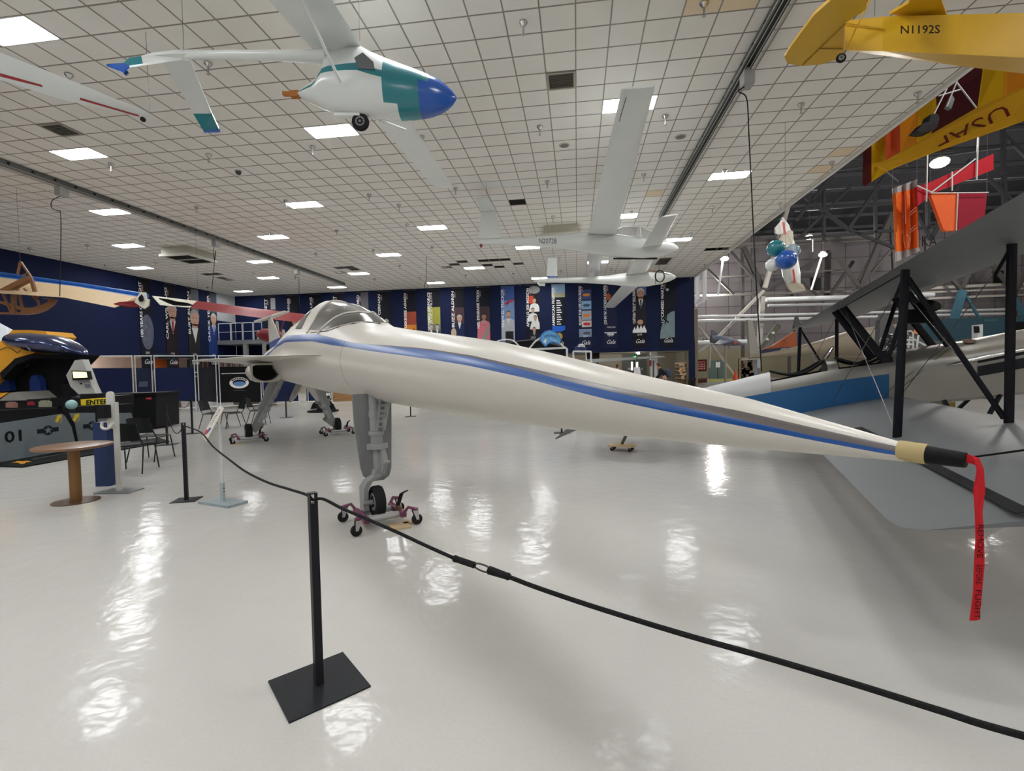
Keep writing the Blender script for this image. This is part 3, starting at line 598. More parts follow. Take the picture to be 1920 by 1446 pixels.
# tail
b = MB(); b.wing([(B(.75,-.05,.95), B(-.35,-.05,.72), .05, V3(0,0,1)), (B(.6,-1.0,.93), B(-.35,-1.1,.72), .04, V3(0,0,1)), (B(.2,-1.35,.85), B(-.2,-1.35,.76), .03, V3(0,0,1))]); b.wing([(B(.75,.05,.95), B(-.35,.05,.72), .05, V3(0,0,1)), (B(.6,1.0,.93), B(-.35,1.1,.72), .04, V3(0,0,1)), (B(.2,1.35,.85), B(-.2,1.35,.76), .03, V3(0,0,1))]) if False else None; b.build('left_stabiliser', silv, bip)
b = MB(); b.wing([(B(.75,.05,.95), B(-.35,.05,.72), .05, V3(0,0,1)), (B(.6,1.0,.93), B(-.35,1.1,.72), .04, V3(0,0,1)), (B(.2,1.35,.85), B(-.2,1.35,.76), .03, V3(0,0,1))]); b.build('right_stabiliser', silv, bip)
b = MB(); b.bar(B(.12,0,.5), B(-.06,0,.12), .06, .05); b.build('tail_skid', M('dark_olive_metal', srgb(92,84,48), .5), bip)
# wings
bu = unit(V3(0,0,1)-BD*.2)
def bw(name, zte, te, le, lats, tip, mat=silv):
    b = MB(); S = []
    for k, la in enumerate(lats):
        r = tip.get(la, (0, 0)); a, c = le-r[0], te+r[1]; z = lambda t: zte+.2*(t-te)
        S.append((B(a, la, z(a)), B(c, la, z(c)), .15 if not r[0] else .08, bu))
    b.wing(S, 13); return b.build(name, mat, bip)
bw('lower_left_wing', .745, 2.62, 4.16, [-.38,-2,-4,-6.0,-6.14,-6.22], {-6.14:(.08,.02), -6.22:(.3,.1)})
bw('lower_right_wing', .745, 2.62, 4.16, [.38,2,4,5.9,6.14,6.22], {6.14:(.08,.02), 6.22:(.3,.1)})
bw('upper_wing', 2.43, 3.19, 4.74, [-6.22,-6.14,-5.9,-3,0,3,5.35,5.5,5.56], {-6.14:(.08,.02), -6.22:(.3,.1), 5.5:(.08,.02), 5.56:(.3,.1)})
ws = lambda t: .90+.2*(t-3.22)
b = MB(); b.slab([B(3.055,-6.2,ws(3.055)+.012), B(3.125,-6.2,ws(3.125)+.012), B(3.125,-2.9,ws(3.125)+.012), B(3.055,-2.9,ws(3.055)+.012)], V3(0,0,.004)); b.build('aileron_gap', pad, bip)
b = MB(); b.tube([B(3.6,-5.15,ws(3.6)+.03), B(3.6,-5.15,ws(3.6)+.075), B(3.2,-5.15,ws(3.2)+.06), B(3.2,-5.15,ws(3.2)+.02)], .007, 6); b.build('aileron_horn', pad, bip)
stm = M('strut_black_enamel', (.010,.011,.016), .25, coat=.08)
def strut(p, q, c=.07, th=.03, name='strut', fr=BD):
    b = MB(); d = unit(q-p); x = unit(fr-d*np.dot(fr, d)); y = np.cross(d, x)
    prof = [(-.5,0),(-.3,.5),(.1,.5),(.5,0),(.1,-.5),(-.3,-.5)]
    b.loft([[r+x*a*c+y*e*th for a, e in prof] for r in (p, q)], smooth=False); return b.build(name, stm, bip)
up_ = lambda t: 2.40+.2*(t-3.25)+.01
for la in (-3.75, 3.75):
    strut(B(3.22,la,ws(3.22)), B(3.27,la,up_(3.27))); strut(B(3.98,la,ws(3.98)), B(3.98,la,up_(3.98)))
    strut(B(3.29,la,up_(3.27)-.08), B(3.95,la,ws(3.95)+.05), .045, .025, 'diagonal_strut')
for la in (-.3, .3):
    strut(B(3.39,la,up_(3.39)), B(3.9,la,1.64), .11, .035, 'cabane_strut'); strut(B(4.18,la,up_(4.18)), B(4.67,la,1.80), .10, .035, 'cabane_strut'); strut(B(4.22,la,up_(4.2)), B(3.98,la,1.70), .06, .03, 'cabane_strut')
b = MB(); b.obox(B(4.33,-.3,2.24), BD*.16, BW*.06, V3(0,0,.10)); b.build('gravity_tank', pad, bip)
b = MB(); b.lathe([(.004,-.012),(.15,-.012),(.16,0),(.15,.012),(.004,.012)], B(4.40,-.36,2.38), unit(V3(0,0,1)*.8-BW*.6), 24); b.build('pulley_disc', pad, bip)
b = MB(); b.tube([B(3.39,-.3,up_(3.39)-.01), B(3.27,-3.75,up_(3.27)-.02)], .009, 6); b.build('aileron_pushrod', pad, bip)
wire = M('bracing_wire', (.10,.10,.105), .35, .7)
for p, q in [((3.22,-3.75,ws(3.22)+.03),(3.42,-.36,2.36)), ((3.27,-3.75,2.36),(3.25,-.4,1.0)), ((3.98,-3.75,2.5),(4.1,-.4,1.1)), ((3.98,-3.75,1.1),(4.2,-.36,2.5)), ((4.05,-.41,1.15),(4.67,-.35,1.78)), ((3.8,-.41,1.02),(4.6,-.35,1.78)), ((3.27,3.75,2.36),(3.3,.4,1.2)), ((3.22,3.75,.93),(3.42,.36,2.36))]:
    b = MB(); b.tube([B(*p), B(*q)], .0045, 5); b.build('bracing_wire', wire, bip)
for la, t in ((-3.75,3.27),(-3.75,3.98)):
    b = MB(); b.tube([B(t,la+.02,up_(t)-.03), B(t-.01,la+.25,up_(t)-.22)], .014, 6); b.build('turnbuckle', pad, bip)
# exhaust pipe, louvre panel, filler cap
b = MB(); b.tube([B(4.62,-.42,1.525), B(4.7,-.43,1.54), B(5.2,-.45,1.67), B(6.0,-.46,1.86)], [.008,.022,.03,.03], 12); b.build('exhaust_pipe', M('polished_exhaust', (.62,.62,.62), .14, 1), bip)
b = MB(); b.slab([B(4.95,-.401,1.36), B(6.0,-.398,1.60), B(6.0,-.398,1.74), B(4.95,-.401,1.50)], -BW*.006); b.slab([B(4.95,-.401,1.545), B(6.0,-.398,1.78), B(6.0,-.398,1.85), B(4.95,-.401,1.60)], -BW*.006); b.build('louvre_panel', M('dark_louvre', (.02,.022,.028), .4), bip)
b = MB(); b.lathe([(.075,-.004),(.075,.006)], B(4.93,-.18,1.86), unit(V3(0,0,1)-BW*.5), 20); b.build('filler_patch', M('oxide_red_patch', srgb(92,62,54), .6), bip)
b = MB(); b.tube([B(4.6,-.36,1.02), B(4.75,-.75,.36)], .03, 8); b.tube([B(5.2,-.36,1.1), B(4.75,-.75,.36)], .03, 8); b.tube([B(4.6,.36,1.02), B(4.75,.75,.36)], .03, 8); b.tube([B(5.2,.36,1.1), B(4.75,.75,.36)], .03, 8); b.tube([B(4.75,-.8,.36), B(4.75,.8,.36)], .025, 8); b.build('undercarriage_frame', stm, bip)
for la in (-.8, .8): wheel(B(4.75,la,.36), BW, .36, .1, bip, 'main_wheel')
# tail dolly under the skid
t = thing('tail_dolly', 'small wooden caster board under the biplane tail skid', 'dolly', B(-.06,0,0)); p = B(-.06,0,0)
b = MB(); b.obox(p+V3(0,0,.095), BD*.24, BW*.15, V3(0,0,.012)); b.build('board', wood, t)
for a in (-.17, .17):
    for c in (-.1, .1):
        q = p+BD*a+BW*c; b = MB(); b.lathe([(.012,-.012),(.035,-.013),(.036,.013),(.012,.012)], q+V3(0,0,.036), BW, 14); w_ = b.build('caster', blackr, t)
        b = MB(); b.bar(q+V3(0,0,.04), q+V3(0,0,.083), .012, .034); b.build('fork', chrome, w_)
# things standing under the nose of the biplane
def crate(p, x, s_, label, mat, name, cat):
    y = V3(-x[1], x[0], 0); b = MB(); b.obox(p+V3(0,0,s_[2]), x*s_[0], y*s_[1], V3(0,0,s_[2]))
    for k in (-1, 1): b.obox(p+x*s_[0]*.7*k-y*(s_[1]+.012)+V3(0,0,s_[2]), x*.05, y*.012, V3(0,0,s_[2]))
    return tag(b.build(name, mat, org=p), label, cat)
crate(B(5.0,1.6,0), BD, (.28,.25,.44), 'yellowish wooden crate behind the biplane undercarriage', M('yellow_crate_wood', srgb(150,130,72), .7, var=.15), 'wooden_crate', 'crate')
crate(B(4.45,1.9,0), BD, (.1,.2,.4), 'brown wooden block stack under the biplane belly', M('brown_block_wood', srgb(132,92,58), .7, var=.2), 'block_stack', 'block')
# ================================================================== aircraft hung from the ceiling
gw = M('glider_white_gelcoat', srgb(218,222,220), .25, coat=.4, var=.04, scale=2)
gteal = M('glider_teal', srgb(24,122,134), .25, coat=.4, var=.05); gblue = M('glider_blue', srgb(20,84,176), .22, coat=.5, var=.05)
cabm = M('suspension_cable', (.12,.12,.12), .5, var=0)
def zpx(x, y, D): return atD(x, y, D)
def pod(name, parent, prof, D, wd, mats, mf, narrow=None, n=24):
    """body lofted along the picture: prof rows (x px, top px, bottom px, half width m)"""
    rings = []
    dep = unit(V3(FW[0], FW[1], 0))
    for r in prof:
        x, yt, yb, w_ = r[:4]; Dq = D(x) if callable(D) else D; a, c = atD(x, yt, Dq), atD(x, yb, Dq); m_ = (a+c)/2; hz = np.linalg.norm(a-c)/2; nz = r[4] if len(r) > 4 else 0
        rings.append([m_+V3(0,0,1)*hz*math.sin(2*math.pi*k/n)+dep*w_*math.cos(2*math.pi*k/n)*(1-nz*max(0, math.sin(2*math.pi*k/n))) for k in range(n)])
    b = MB(); b.loft(rings, mats=mf); return b.build(name, mats, parent, sharp=50)
def hang(p, name='suspension_cable', parent=None, r=.004):
    b = MB(); b.tube([p, V3(p[0], p[1], ZC-.007)], r, 5); return b.build(name, cabm, parent)
# ---- blue-nosed pod glider, upper left
D1 = 7.2
g1 = thing('pod_glider', 'white pod-and-boom glider with a teal and blue nose hanging at upper left', 'glider', atD(680,160,D1))
prof = [(556,176,178,.01),(561,173,181,.05),(575,165,190,.12),(592,152,197,.17,.3),(600,138,201,.2,.75),(606,117,204,.21,.82),(612,103,206,.22,.84),(622,96,209,.23,.84),(640,92,212,.25,.82),(660,89,215,.27,.75),(680,89,218,.29,.5),(700,101,220,.3,.35),(725,112,222,.3,.25),(750,122,223,.3,.15),(772,131,222,.29),(790,138,220,.28),(808,145,217,.25),(824,152,212,.21),(838,162,205,.15),(848,171,197,.09),(854,179,189,.04),(857,183,185,.008)]
def mf1(i, j):
    x = prof[i][0]; a = (j+.5)/24*360; a = a if a < 180 else a-360; up = min(abs(a), 180-abs(a)) if True else 0
    s_ = math.sin(math.radians(a))
    if x >= 806 or (x >= 790 and s_ < .3): return 2
    if x >= 722 and (s_ < .72) and (x > 745 or s_ > -.75): return 1
    if x < 722 and x >= 561 and .0 < s_ < (.34 if x < 606 else .16): return 1
    return 0
pod('pod', g1, prof, D1, None, [gw, gteal, gblue], mf1)
b = MB(); b.tube([atD(860-2,183,D1), atD(868,183,D1)], .003, 6); b.build('pitot', steel, g1)
b = MB(); b.tube([atD(612,104,D1), atD(580,106,D1), atD(520,104,D1), atD(430,103,D1), atD(340,104,D1)], [.10,.085,.075,.068,.055], 14); b.build('tail_boom', gw, g1)
zt1 = unit(V3(0,0,1))
b = MB(); b.wing([(atD(851,354,12.8), atD(817,351,12.8), .035, zt1), (atD(845,343,12.6), atD(806,341,12.6), .05, zt1), (atD(679,88,D1), atD(579,85,D1), .1, zt1)], 11); b.build('far_wing', gw, g1)
rt = (atD(679,88,D1), atD(579,85,D1)); v1 = atD(851,354,12.8)-rt[0]; v2 = atD(817,351,12.8)-rt[1]
b = MB(); b.wing([(rt[0], rt[1], .1, zt1), (rt[0]-v1*.98, rt[1]-v2*.98, .05, zt1)], 11); b.build('near_wing', gw, g1)
b = MB(); b.slab([atD(596,86,D1-.02)-V3(0,0,.06), atD(676,88,D1-.02)-V3(0,0,.06), atD(679,99,D1-.02)-V3(0,0,.02), atD(640,103,D1-.02), atD(588,93,D1-.02)-V3(0,0,.02)], V3(0,0,.03)); b.build('wing_root_fairing', gw, g1)
b = MB(); b.slab([atD(664,108,D1-.3), atD(680,98,D1-.3), atD(700,116,D1-.3), atD(702,130,D1-.3), atD(672,128,D1-.3)], unit(FW)*.02); b.build('side_window', M('grey_window', srgb(104,108,110), .25, coat=.3), g1)
for p, q, r in (((639,155,D1-.28),(548,-40,6.0),.022), ((712,225,D1+.1),(760,243,8.3),.02)):
    b = MB(); b.tube([atD(*p), atD(*q)], r, 10); b.build('wing_strut', gw, g1)
def vt(name, pts, mat, par, t=V3(0,0,.03)): b = MB(); b.slab([atD(*p) for p in pts], t); return b.build(name, mat, par)
o_ = vt('near_tailplane', [(392,98,7.2),(340,97,7.2),(286,103,7.05),(265,109,7.0),(268,123,6.95),(310,117,7.05),(345,112,7.2),(392,110,7.2)], gw, g1, V3(0,0,.035))
vt('teal_tip', [(265,109,7.0),(243,112,6.95),(231,122,6.92),(243,127,6.9),(268,123,6.95)], gteal, o_, V3(0,0,.03)); vt('blue_tip', [(231,122,6.92),(200,124,6.85),(232,136,6.85),(243,127,6.9)], gblue, o_, V3(0,0,.03))
o_ = vt('far_tailplane', [(304,113,7.2),(356,113,7.2),(397,213,8.2),(362,213,8.2)], gw, g1); vt('teal_tip', [(362,213,8.2),(397,213,8.2),(411,243,8.5),(381,245,8.5)], gteal, o_); vt('blue_edge', [(381,245,8.5),(411,243,8.5),(413,248,8.5),(383,249,8.5)], gblue, o_)
wheel(atD(676,229,D1), FW*V3(1,1,0), .125, .09, g1); b = MB(); b.obox(atD(652,217,D1), unit(RT)*.19, unit(FW)*.05, V3(0,0,.02)); b.build('wheel_fairing', gw, g1)
b = MB(); b.bar(atD(562,177,D1), atD(546,178,D1), .085, .085); b.bar(atD(546,176.5,D1), atD(531,176,D1), .06, .05); b.build('wooden_plug', M('plug_wood', srgb(168,104,44), .6), g1)
b = MB(); b.lathe([(.035,-.01),(.035,.01)], atD(237,133,6.9)-V3(0,0,.03), unit(FW), 12); b.build('tail_pulley', chrome, g1)
for p in ((585,85,D1),(675,80,D1),(345,100,7.2)): hang(atD(*p)+V3(0,0,.03), parent=g1)
# ---- registered white glider, centre
D2 = 16.8
g2 = thing('sailplane', 'white sailplane lettered N2072B with one wing reaching toward the camera', 'glider', atD(1150,460,D2))
prof = [(895,452,457,.03),(903,449,459,.07),(950,447,460,.1),(1000,445,462,.13),(1050,441,466,.18),(1080,437,471,.24),(1100,436,474,.29),(1130,437,479,.33),(1155,440,482,.34),(1180,443,484,.35),(1205,447,485,.35),(1230,449,483,.34),(1248,451,479,.28),(1260,455,475,.2),(1268,460,471,.11),(1272,464,467,.02)]
pod('fuselage', g2, prof, D2, None, [gw], lambda i, j: 0)
b = MB(); q = [(1152,441),(1157,430),(1166,426.5),(1185,425),(1203,426),(1220,433),(1236,442),(1246,450),(1236,449.5),(1205,447),(1180,443.5)]
b.slab([atD(x, y, D2-.12) for x, y in q], unit(FW*V3(1,1,0))*.24); b.build('canopy', M('clear_canopy', (.55,.55,.53), .08, var=0, alpha=.55), g2)
b = MB(); b.tube([atD(x, y, D2-.14) for x, y in q[:8]], .02, 6); b.tube([atD(1200,426,D2-.15), atD(1202,447,D2-.3)], .03, 6); b.build('canopy_frame', gw, g2)
tipc = [(1226,163,8.0),(1166,166,8.0)]
b = MB(); b.wing([(atD(1228,161,7.95), atD(1164,167,7.95), .1, zt1), (atD(1225,175,8.1), atD(1163,178,8.1), .12, zt1), (atD(1155,442,D2), atD(1102,442,D2), .24, zt1)], 11); b.build('near_wing', gw, g2)
b = MB(); b.tube([atD(1174,176,8.05)-V3(0,0,.06), atD(1141,290,10.9)-V3(0,0,.08)], .006, 5); b.build('aileron_gap', seamm, g2)
b = MB(); b.wing([(atD(1132,476,D2+.2), atD(1103,476,D2+.2), .22, zt1), (atD(1121,520,25), atD(1104,521,25), .12, zt1), (atD(1119,524,25.6), atD(1106,524,25.6), .06, zt1)], 11); b.build('far_wing', gw, g2)
vt('fin', [(897,448,D2),(903,397,D2),(930,394,D2),(937,446,D2)], gw, g2, unit(FW*V3(1,1,0))*.08); vt('tailplane', [(892,374,D2-1.1),(915,371,D2-1.1),(930,394,D2),(903,397,D2)], gw, g2, V3(0,0,.05))
text('registration', 'N2072B', .24, M('navy_lettering', (.01,.014,.05), .5, var=0), g2, atD(1027,452.5,D2-.42), RT-UP*.0, UP, width=.60)
b = MB(); b.tube([atD(1150,485,D2), atD(1232,485,D2)], .03, 6); b.build('skid', black, g2)
b = MB(); b.lathe([(.012,-.05),(.05,-.05),(.05,.05),(.012,.05)], atD(902,461,D2), unit(FW), 12); b.build('tail_wheel', M('pink_rubber', srgb(150,70,74), .6), g2)
for p in ((912,372,D2-1),(1122,440,D2),(1147,440,D2)): hang(atD(*p)+V3(0,0,.05), parent=g2)
# ---- rear sailplane
D3 = 22.0
g3 = thing('sailplane', 'smaller-looking white sailplane with an open cockpit, hung behind the N2072B one', 'glider', atD(1190,522,D3))
prof = [(1000,524,529,.06),(1030,522,530,.1),(1100,520,531,.15),(1140,517,533,.25),(1165,513,536,.34),(1190,511,538,.37),(1215,509,537,.38),(1238,510,533,.34),(1255,512,528,.24),(1265,516,523,.1),(1268,518.5,520.5,.02)]
pod('fuselage', g3, prof, D3, None, [gw], lambda i, j: 0)
b = MB(); b.slab([atD(x, y, D3-.26) for x, y in [(1208,509),(1214,506),(1238,509),(1256,514),(1238,514.5),(1212,511.5)]], unit(FW*V3(1,1,0))*.5); b.build('cockpit_opening', M('cockpit_tan', srgb(112,94,76), .7), g3)
b = MB(); b.wing([(atD(1271,402,13), atD(1238,407,13), .08, zt1), (atD(1212,512,D3), atD(1172,518,D3), .22, zt1)], 11); b.build('near_wing', gw, g3)
b = MB(); b.wing([(atD(1202,532,D3+.2), atD(1168,533,D3+.2), .22, zt1), (atD(1152,577,31.5), atD(1131,577,31.5), .1, zt1)], 11); b.build('far_wing', gw, g3)
o_ = vt('fin', [(1025,518,D3),(1027,484,D3),(1044,483,D3),(1045,518,D3)], gw, g3, unit(FW*V3(1,1,0))*.1); vt('blue_band', [(1026,526,D3),(1026,518,D3),(1045,518,D3),(1045,525,D3)], gblue, o_, unit(FW*V3(1,1,0))*.1)
text('registration', 'N7374', .13, wht, g3, atD(1035.5,521.5,D3-.04), RT, UP, width=.36)
b = MB(); b.tube([atD(1008,529,D3), atD(1012,534,D3), atD(1022,534,D3)], .06, 6); b.build('tail_wheel_box', gw, g3)
hang(atD(1192,508,D3)+V3(0,0,.05), parent=g3)
# ---- white wing tip with a red line at the left edge
g4 = thing('wing_tip_glider', 'slender white wing tip with a red trailing line entering at the upper left', 'glider', atD(285,214,8.6))
b = MB(); b.wing([(atD(284,214,8.6), atD(262,219,8.6), .02, zt1), (atD(266,206,8.5), atD(232,214,8.5), .05, zt1), (atD(150,158,8.0), atD(110,185,8.0), .1, zt1), (atD(0,99,7.3), atD(-10,147,7.3), .14, zt1), (atD(-420,-60,5.8), atD(-440,30,5.8), .2, zt1)], 11); b.build('wing', gw, g4)
b = MB(); b.slab([atD(0,137,7.25), atD(0,143,7.25), atD(80,163,7.62), atD(78,159,7.62)], -UP*.004); b.slab([atD(150,183,8.0), atD(150,187,8.0), atD(262,219,8.55), atD(258,215,8.55)], -UP*.004); b.build('red_line', M('red_pinstripe', srgb(142,30,34), .4), g4)
b = MB(); b.lathe([(.015,-.02),(.04,-.02),(.04,.02),(.015,.02)], atD(268,224,8.5), unit(FW), 12); b.build('tip_wheel', blackr, g4)
hang(atD(280,213,8.6)+V3(0,0,.02), parent=g4)
# ---- yellow taildragger, upper right
yel = M('yellow_fabric', srgb(214,168,30), .42, var=.05, coat=.15); ink2 = M('brown_lettering', (.018,.012,.008), .5, var=0)
y1 = thing('light_airplane', 'yellow fabric light airplane tail lettered N1192S at the upper right', 'airplane', atD(1584,70,5.4))
rings = []
for x, yt, yb, yf, dn, df in [(1584,39,94,95,5.4,5.46),(1655,31,96,104,5.3,5.5),(1800,27,102,124,5.22,5.6),(1920,24,108,138,5.2,5.7),(2300,10,128,190,5.1,5.9),(2700,0,140,230,5.0,6.2)]:
    rings.append([atD(x,yt,dn), atD(x,yb,dn), atD(x,yf,df), atD(x,yt+8,df)])
b = MB(); b.loft(rings, smooth=False); b.build('fuselage', yel, y1)
zs_ = float(atD(1584,60,5.4)[2])
b = MB(); b.slab([atz(x, y, zs_) for x, y in [(1540,-75),(1558,0),(1526,29),(1481,90),(1471,107),(1476,119),(1503,124),(1539,121),(1571,111),(1583,96),(1584,44),(1623,19),(1640,-75)]], V3(0,0,.035)); b.build('far_tailplane', yel, y1)
b = MB(); b.slab([atz(x, y, zs_+.12) for x, y in [(1668,27),(1704,6),(1720,-75),(1750,-75),(1765,0),(1776,31),(1733,36)]], V3(0,0,.03)); b.build('near_tailplane', yel, y1)
b = MB(); b.tube([atz(1585,45,zs_-.01), atz(1505,122,zs_-.01)], .006, 6); b.tube([atz(1536,91,zs_-.01), atz(1580,92,zs_-.01)], .006, 6); b.build('hinge_tube', M('hinge_ochre', srgb(150,112,22), .5), y1)
b = MB(); b.tube([atD(1587,92,5.35), atz(1640,-20,zs_+.2)], .008, 6); b.tube([atD(1582,42,5.38), atD(1660,54,5.28)], .008, 6); b.build('bracing_strut', yel, y1)
wheel(atD(1577,109,5.42), unit(RT*.3+FW*V3(1,1,0)), .05, .03, y1, 'tail_wheel'); b = MB(); b.tube([atD(1587,94,5.42), atD(1577,108,5.42)], .012, 6); b.build('tail_wheel_spring', steel, y1)
text('registration', 'N1192S', .12, ink2, y1, atD(1716,64,5.2)-FW*.06, atD(1800,62,5.22)-atD(1655,64,5.3), V3(0,0,1), width=.385, bold=.012)
hang(atD(1640,30,5.35), parent=y1)
# ---- striped hang glider beyond the ceiling edge
hgp = {'brown':srgb(86,30,30), 'yellow':srgb(222,176,20), 'coral':srgb(226,98,56), 'orange':srgb(226,144,32), 'maroon':srgb(78,26,34)}
hm = {k: M('sailcloth_'+k, v, .7, var=.06) for k, v in hgp.items()}
hg = thing('hang_glider', 'hang glider with yellow, orange, coral and maroon striped sail at the right', 'hang glider', atD(1780,230,13))
DB = lambda x: 14.5-(x-1634)/286*2.5
def sail(nm, col, pts): b = MB(); b.slab([atD(x, y, DB(x)+(.6 if up else 0)) for x, y, up in pts], V3(0,0,.02)); b.build(nm, hm[col], hg)
top = lambda x: (x, 330-(x-1620)*.98-60, 1)
sail('tip_panel', 'brown', [(1617,346,0),(1619,255,1),(1634,240,1),(1642,288,1),(1634,341,0),(1621,350,0)])
sail('sail_panel', 'yellow', [(1634,341,0),(1642,288,1),(1634,240,1),(1661,215,1),(1664,264,1),(1660,306,0),(1668,319,0)])
sail('sail_panel', 'coral', [(1660,306,0),(1664,264,1),(1661,215,1),(1687,190,1),(1694,248,1),(1688,290,0)])
sail('sail_panel', 'orange', [(1688,290,0),(1694,248,1),(1687,190,1),(1720,165,1),(1722,200,1),(1718,275,0)])
sail('sail_panel', 'yellow', [(1718,275,0),(1722,200,1),(1720,165,1),(1752,140,1),(1756,200,1),(1745,260,0)])
sail('sail_panel', 'maroon', [(1745,260,0),(1756,200,1),(1752,140,1),(1810,90,1),(1844,100,1),(1842,136,1),(1832,207,0)])
sail('sail_panel', 'yellow', [(1832,207,0),(1842,136,1),(1844,100,1),(1886,95,1),(1884,185,0)])
sail('sail_panel', 'orange', [(1884,185,0),(1886,95,1),(1960,80,1),(1955,150,0)])
yb_ = M('sailcloth_gold', srgb(216,164,34), .65, var=.07)
band = [(1634,310),(1660,303),(1721,271),(1832,204),(1920,166),(1960,148),(1960,214),(1920,227),(1876,243),(1759,283),(1688,311),(1664,321)]
b = MB(); b.slab([atD(x, y, DB(x)-.35-(.25 if k > 5 else 0)) for k, (x, y) in enumerate(band)], V3(0,0,.03)); b.build('leading_band', yb_, hg)
a_, c_ = atD(1755,276,DB(1755)-.5), atD(1895,205,DB(1895)-.5); rr_ = unit(a_-c_); nn_ = unit(-ray(1820,240)); uu_ = unit(np.cross(nn_, rr_))
text('lettering', 'USAF', .5, M('maroon_lettering', srgb(96,30,20), .6, var=0), hg, atD(1822,240,DB(1822)-.62), rr_, uu_, width=np.linalg.norm(a_-c_)*.93)
b = MB(); b.slab([atD(x, y, 12.4) for x, y in [(1718,246),(1731,231),(1742,228),(1746,214),(1758,213),(1762,222),(1757,240),(1745,246),(1733,248)]], unit(FW)*.25); b.build('pilot_harness', black, hg)
for p, q in (((1750,216),(1783,150)), ((1760,180),(1800,168)), ((1790,150),(1832,204)), ((1775,200),(1795,150))):
    b = MB(); b.tube([atD(*p,12.6), atD(*q,12.6)], .02, 6); b.build('control_tube', galv, hg)
b = MB(); b.slab([atD(x, y, 12.7) for x, y in [(1776,200),(1786,178),(1790,186),(1784,204)]], unit(FW)*.1); b.build('instrument_pouch', M('pouch_grey', srgb(120,126,130), .6), hg)
# ---- red and orange box sails, drawn banner, balloons, small red and white model
bx = thing('box_kite', 'long red fabric box kite with white poles under the hang glider', 'kite', atD(1790,330,17)); redf = M('red_sailcloth', srgb(176,30,44), .65)
b = MB(); b.slab([atD(x, y, 17) for x, y in [(1719,350),(1741,343),(1863,288),(1863,318),(1750,362),(1721,386)]], FW*.12); b.build('sail', redf, bx)
for p, q in (((1739,290),(1737,378)), ((1834,258),(1831,337)), ((1785,322),(1785,358)), ((1745,362),(1829,298)), ((1719,348),(1745,360))):
    b = MB(); b.tube([atD(*p,16.9), atD(*q,16.9)], .025, 6); b.build('pole', pipew, bx)
bx = thing('box_kite', 'orange and crimson angular fabric kite just above the upper wing of the biplane', 'kite', atD(1796,395,17))
b = MB(); b.slab([atD(x, y, 17) for x, y in [(1744,363),(1795,362),(1793,432),(1774,433),(1769,430)]], FW*.12); b.build('orange_sail', M('orange_sailcloth', srgb(232,104,54), .65), bx)
b = MB(); b.slab([atD(x, y, 17.1) for x, y in [(1797,362),(1851,361),(1846,410),(1796,432)]], FW*.12); b.build('crimson_sail', M('crimson_sailcloth', srgb(146,30,50), .65), bx)
b = MB(); b.tube([atD(1743,362,16.95), atD(1853,361,16.95)], .02, 6); b.tube([atD(1796,361,16.95), atD(1793,432,16.95)], .02, 6); b.build('pole', pipew, bx)
bn = thing('hanging_banner', 'orange vertical banner with white technical line drawings', 'banner', atD(1697,410,18)); orn = M('orange_print', srgb(236,114,40), .55, var=.1); gy = M('grey_print', srgb(176,174,176), .6)
DD = lambda x, y: 18+.12*math.sin(x*.35)+.1*math.sin(x*.13+1)
def cloth(pts0, pts1, mat, nm):
    n = 14; b = MB(); G = []
    for k in range(n+1):
        a = np.array(pts0[0])+(np.array(pts0[1])-pts0[0])*k/n; c = np.array(pts1[0])+(np.array(pts1[1])-pts1[0])*k/n
        G.append([a+(c-a)*j/6 for j in range(7)])
    for o_, fl_ in ((0, 0), (.02, 1)):
        f = [[i*7+j, i*7+j+1, (i+1)*7+j+1, (i+1)*7+j] for i in range(n) for j in range(6)]
        b.add([atD(p[0], p[1], DD(*p)+o_) for r in G for p in r], f if fl_ else [q[::-1] for q in f], True)
    return b.build(nm, mat, bn)
cloth(((1672,354),(1720,336)), ((1673,364),(1719,352)), gy, 'top_border'); cloth(((1673,364),(1719,352)), ((1678,473),(1723,464)), orn, 'print'); cloth(((1678,473),(1723,464)), ((1679,492),(1726,470)), gy, 'bottom_border')
b = MB(); lw = .012
for L_ in ([(1697,360),(1698,420)], [(1692,366),(1694,452),(1698,466),(1704,464),(1707,450),(1705,364)], [(1676,398),(1692,398)], [(1676,404),(1692,405)], [(1705,400),(1718,388)], [(1705,405),(1718,394)], [(1675,424),(1693,434)], [(1676,429),(1693,438)], [(1706,432),(1717,422)], [(1706,437),(1718,427)], [(1695,446),(1701,440),(1705,448),(1702,460),(1697,458),(1695,446)], [(1680,366),(1690,378)]):
    b.tube([atD(x, y, DD(x, y)-.02) for x, y in L_], lw, 4)
b.build('line_drawing', M('white_print_line', srgb(240,214,196), .6, var=0), bn)
for (x, y, r, c, lb) in ((1455,466,16,gteal,'teal balloon at the top left of the hanging balloon cluster'), (1474,487,18.5,gblue,'large glossy blue balloon at the front of the cluster'), (1448,497,12,gw,'small white balloon at the lower left of the cluster'), (1485,471,14,M('clear_balloon', srgb(140,170,190), .1, coat=.5, alpha=.6),'pale see-through balloon behind the blue one')):
    Dq = 12.0+(.45 if 'pale' in lb else .25 if 'white' in lb or 'teal' in lb else 0); p = atD(x, y, Dq); R_ = r*Dq/FPX
    t = thing('balloon', lb, 'balloon', p, 'balloon cluster'); b = MB(); b.ball(p, (R_, R_, R_*.97), 24, 16); b.build('skin', c, t)
    b = MB(); b.tube([p+V3(0,0,R_*.9), atD(1472,430,12.3), V3(*atD(1472,430,12.3)[:2], ZC+2.4)], .003, 4); b.build('string', cabm, t)
rw = thing('model_airplane', 'small white airplane with red stripes hung nose down beside the balloons', 'airplane', atD(1480,480,26)); rs = M('red_stripe', srgb(196,40,34), .4)
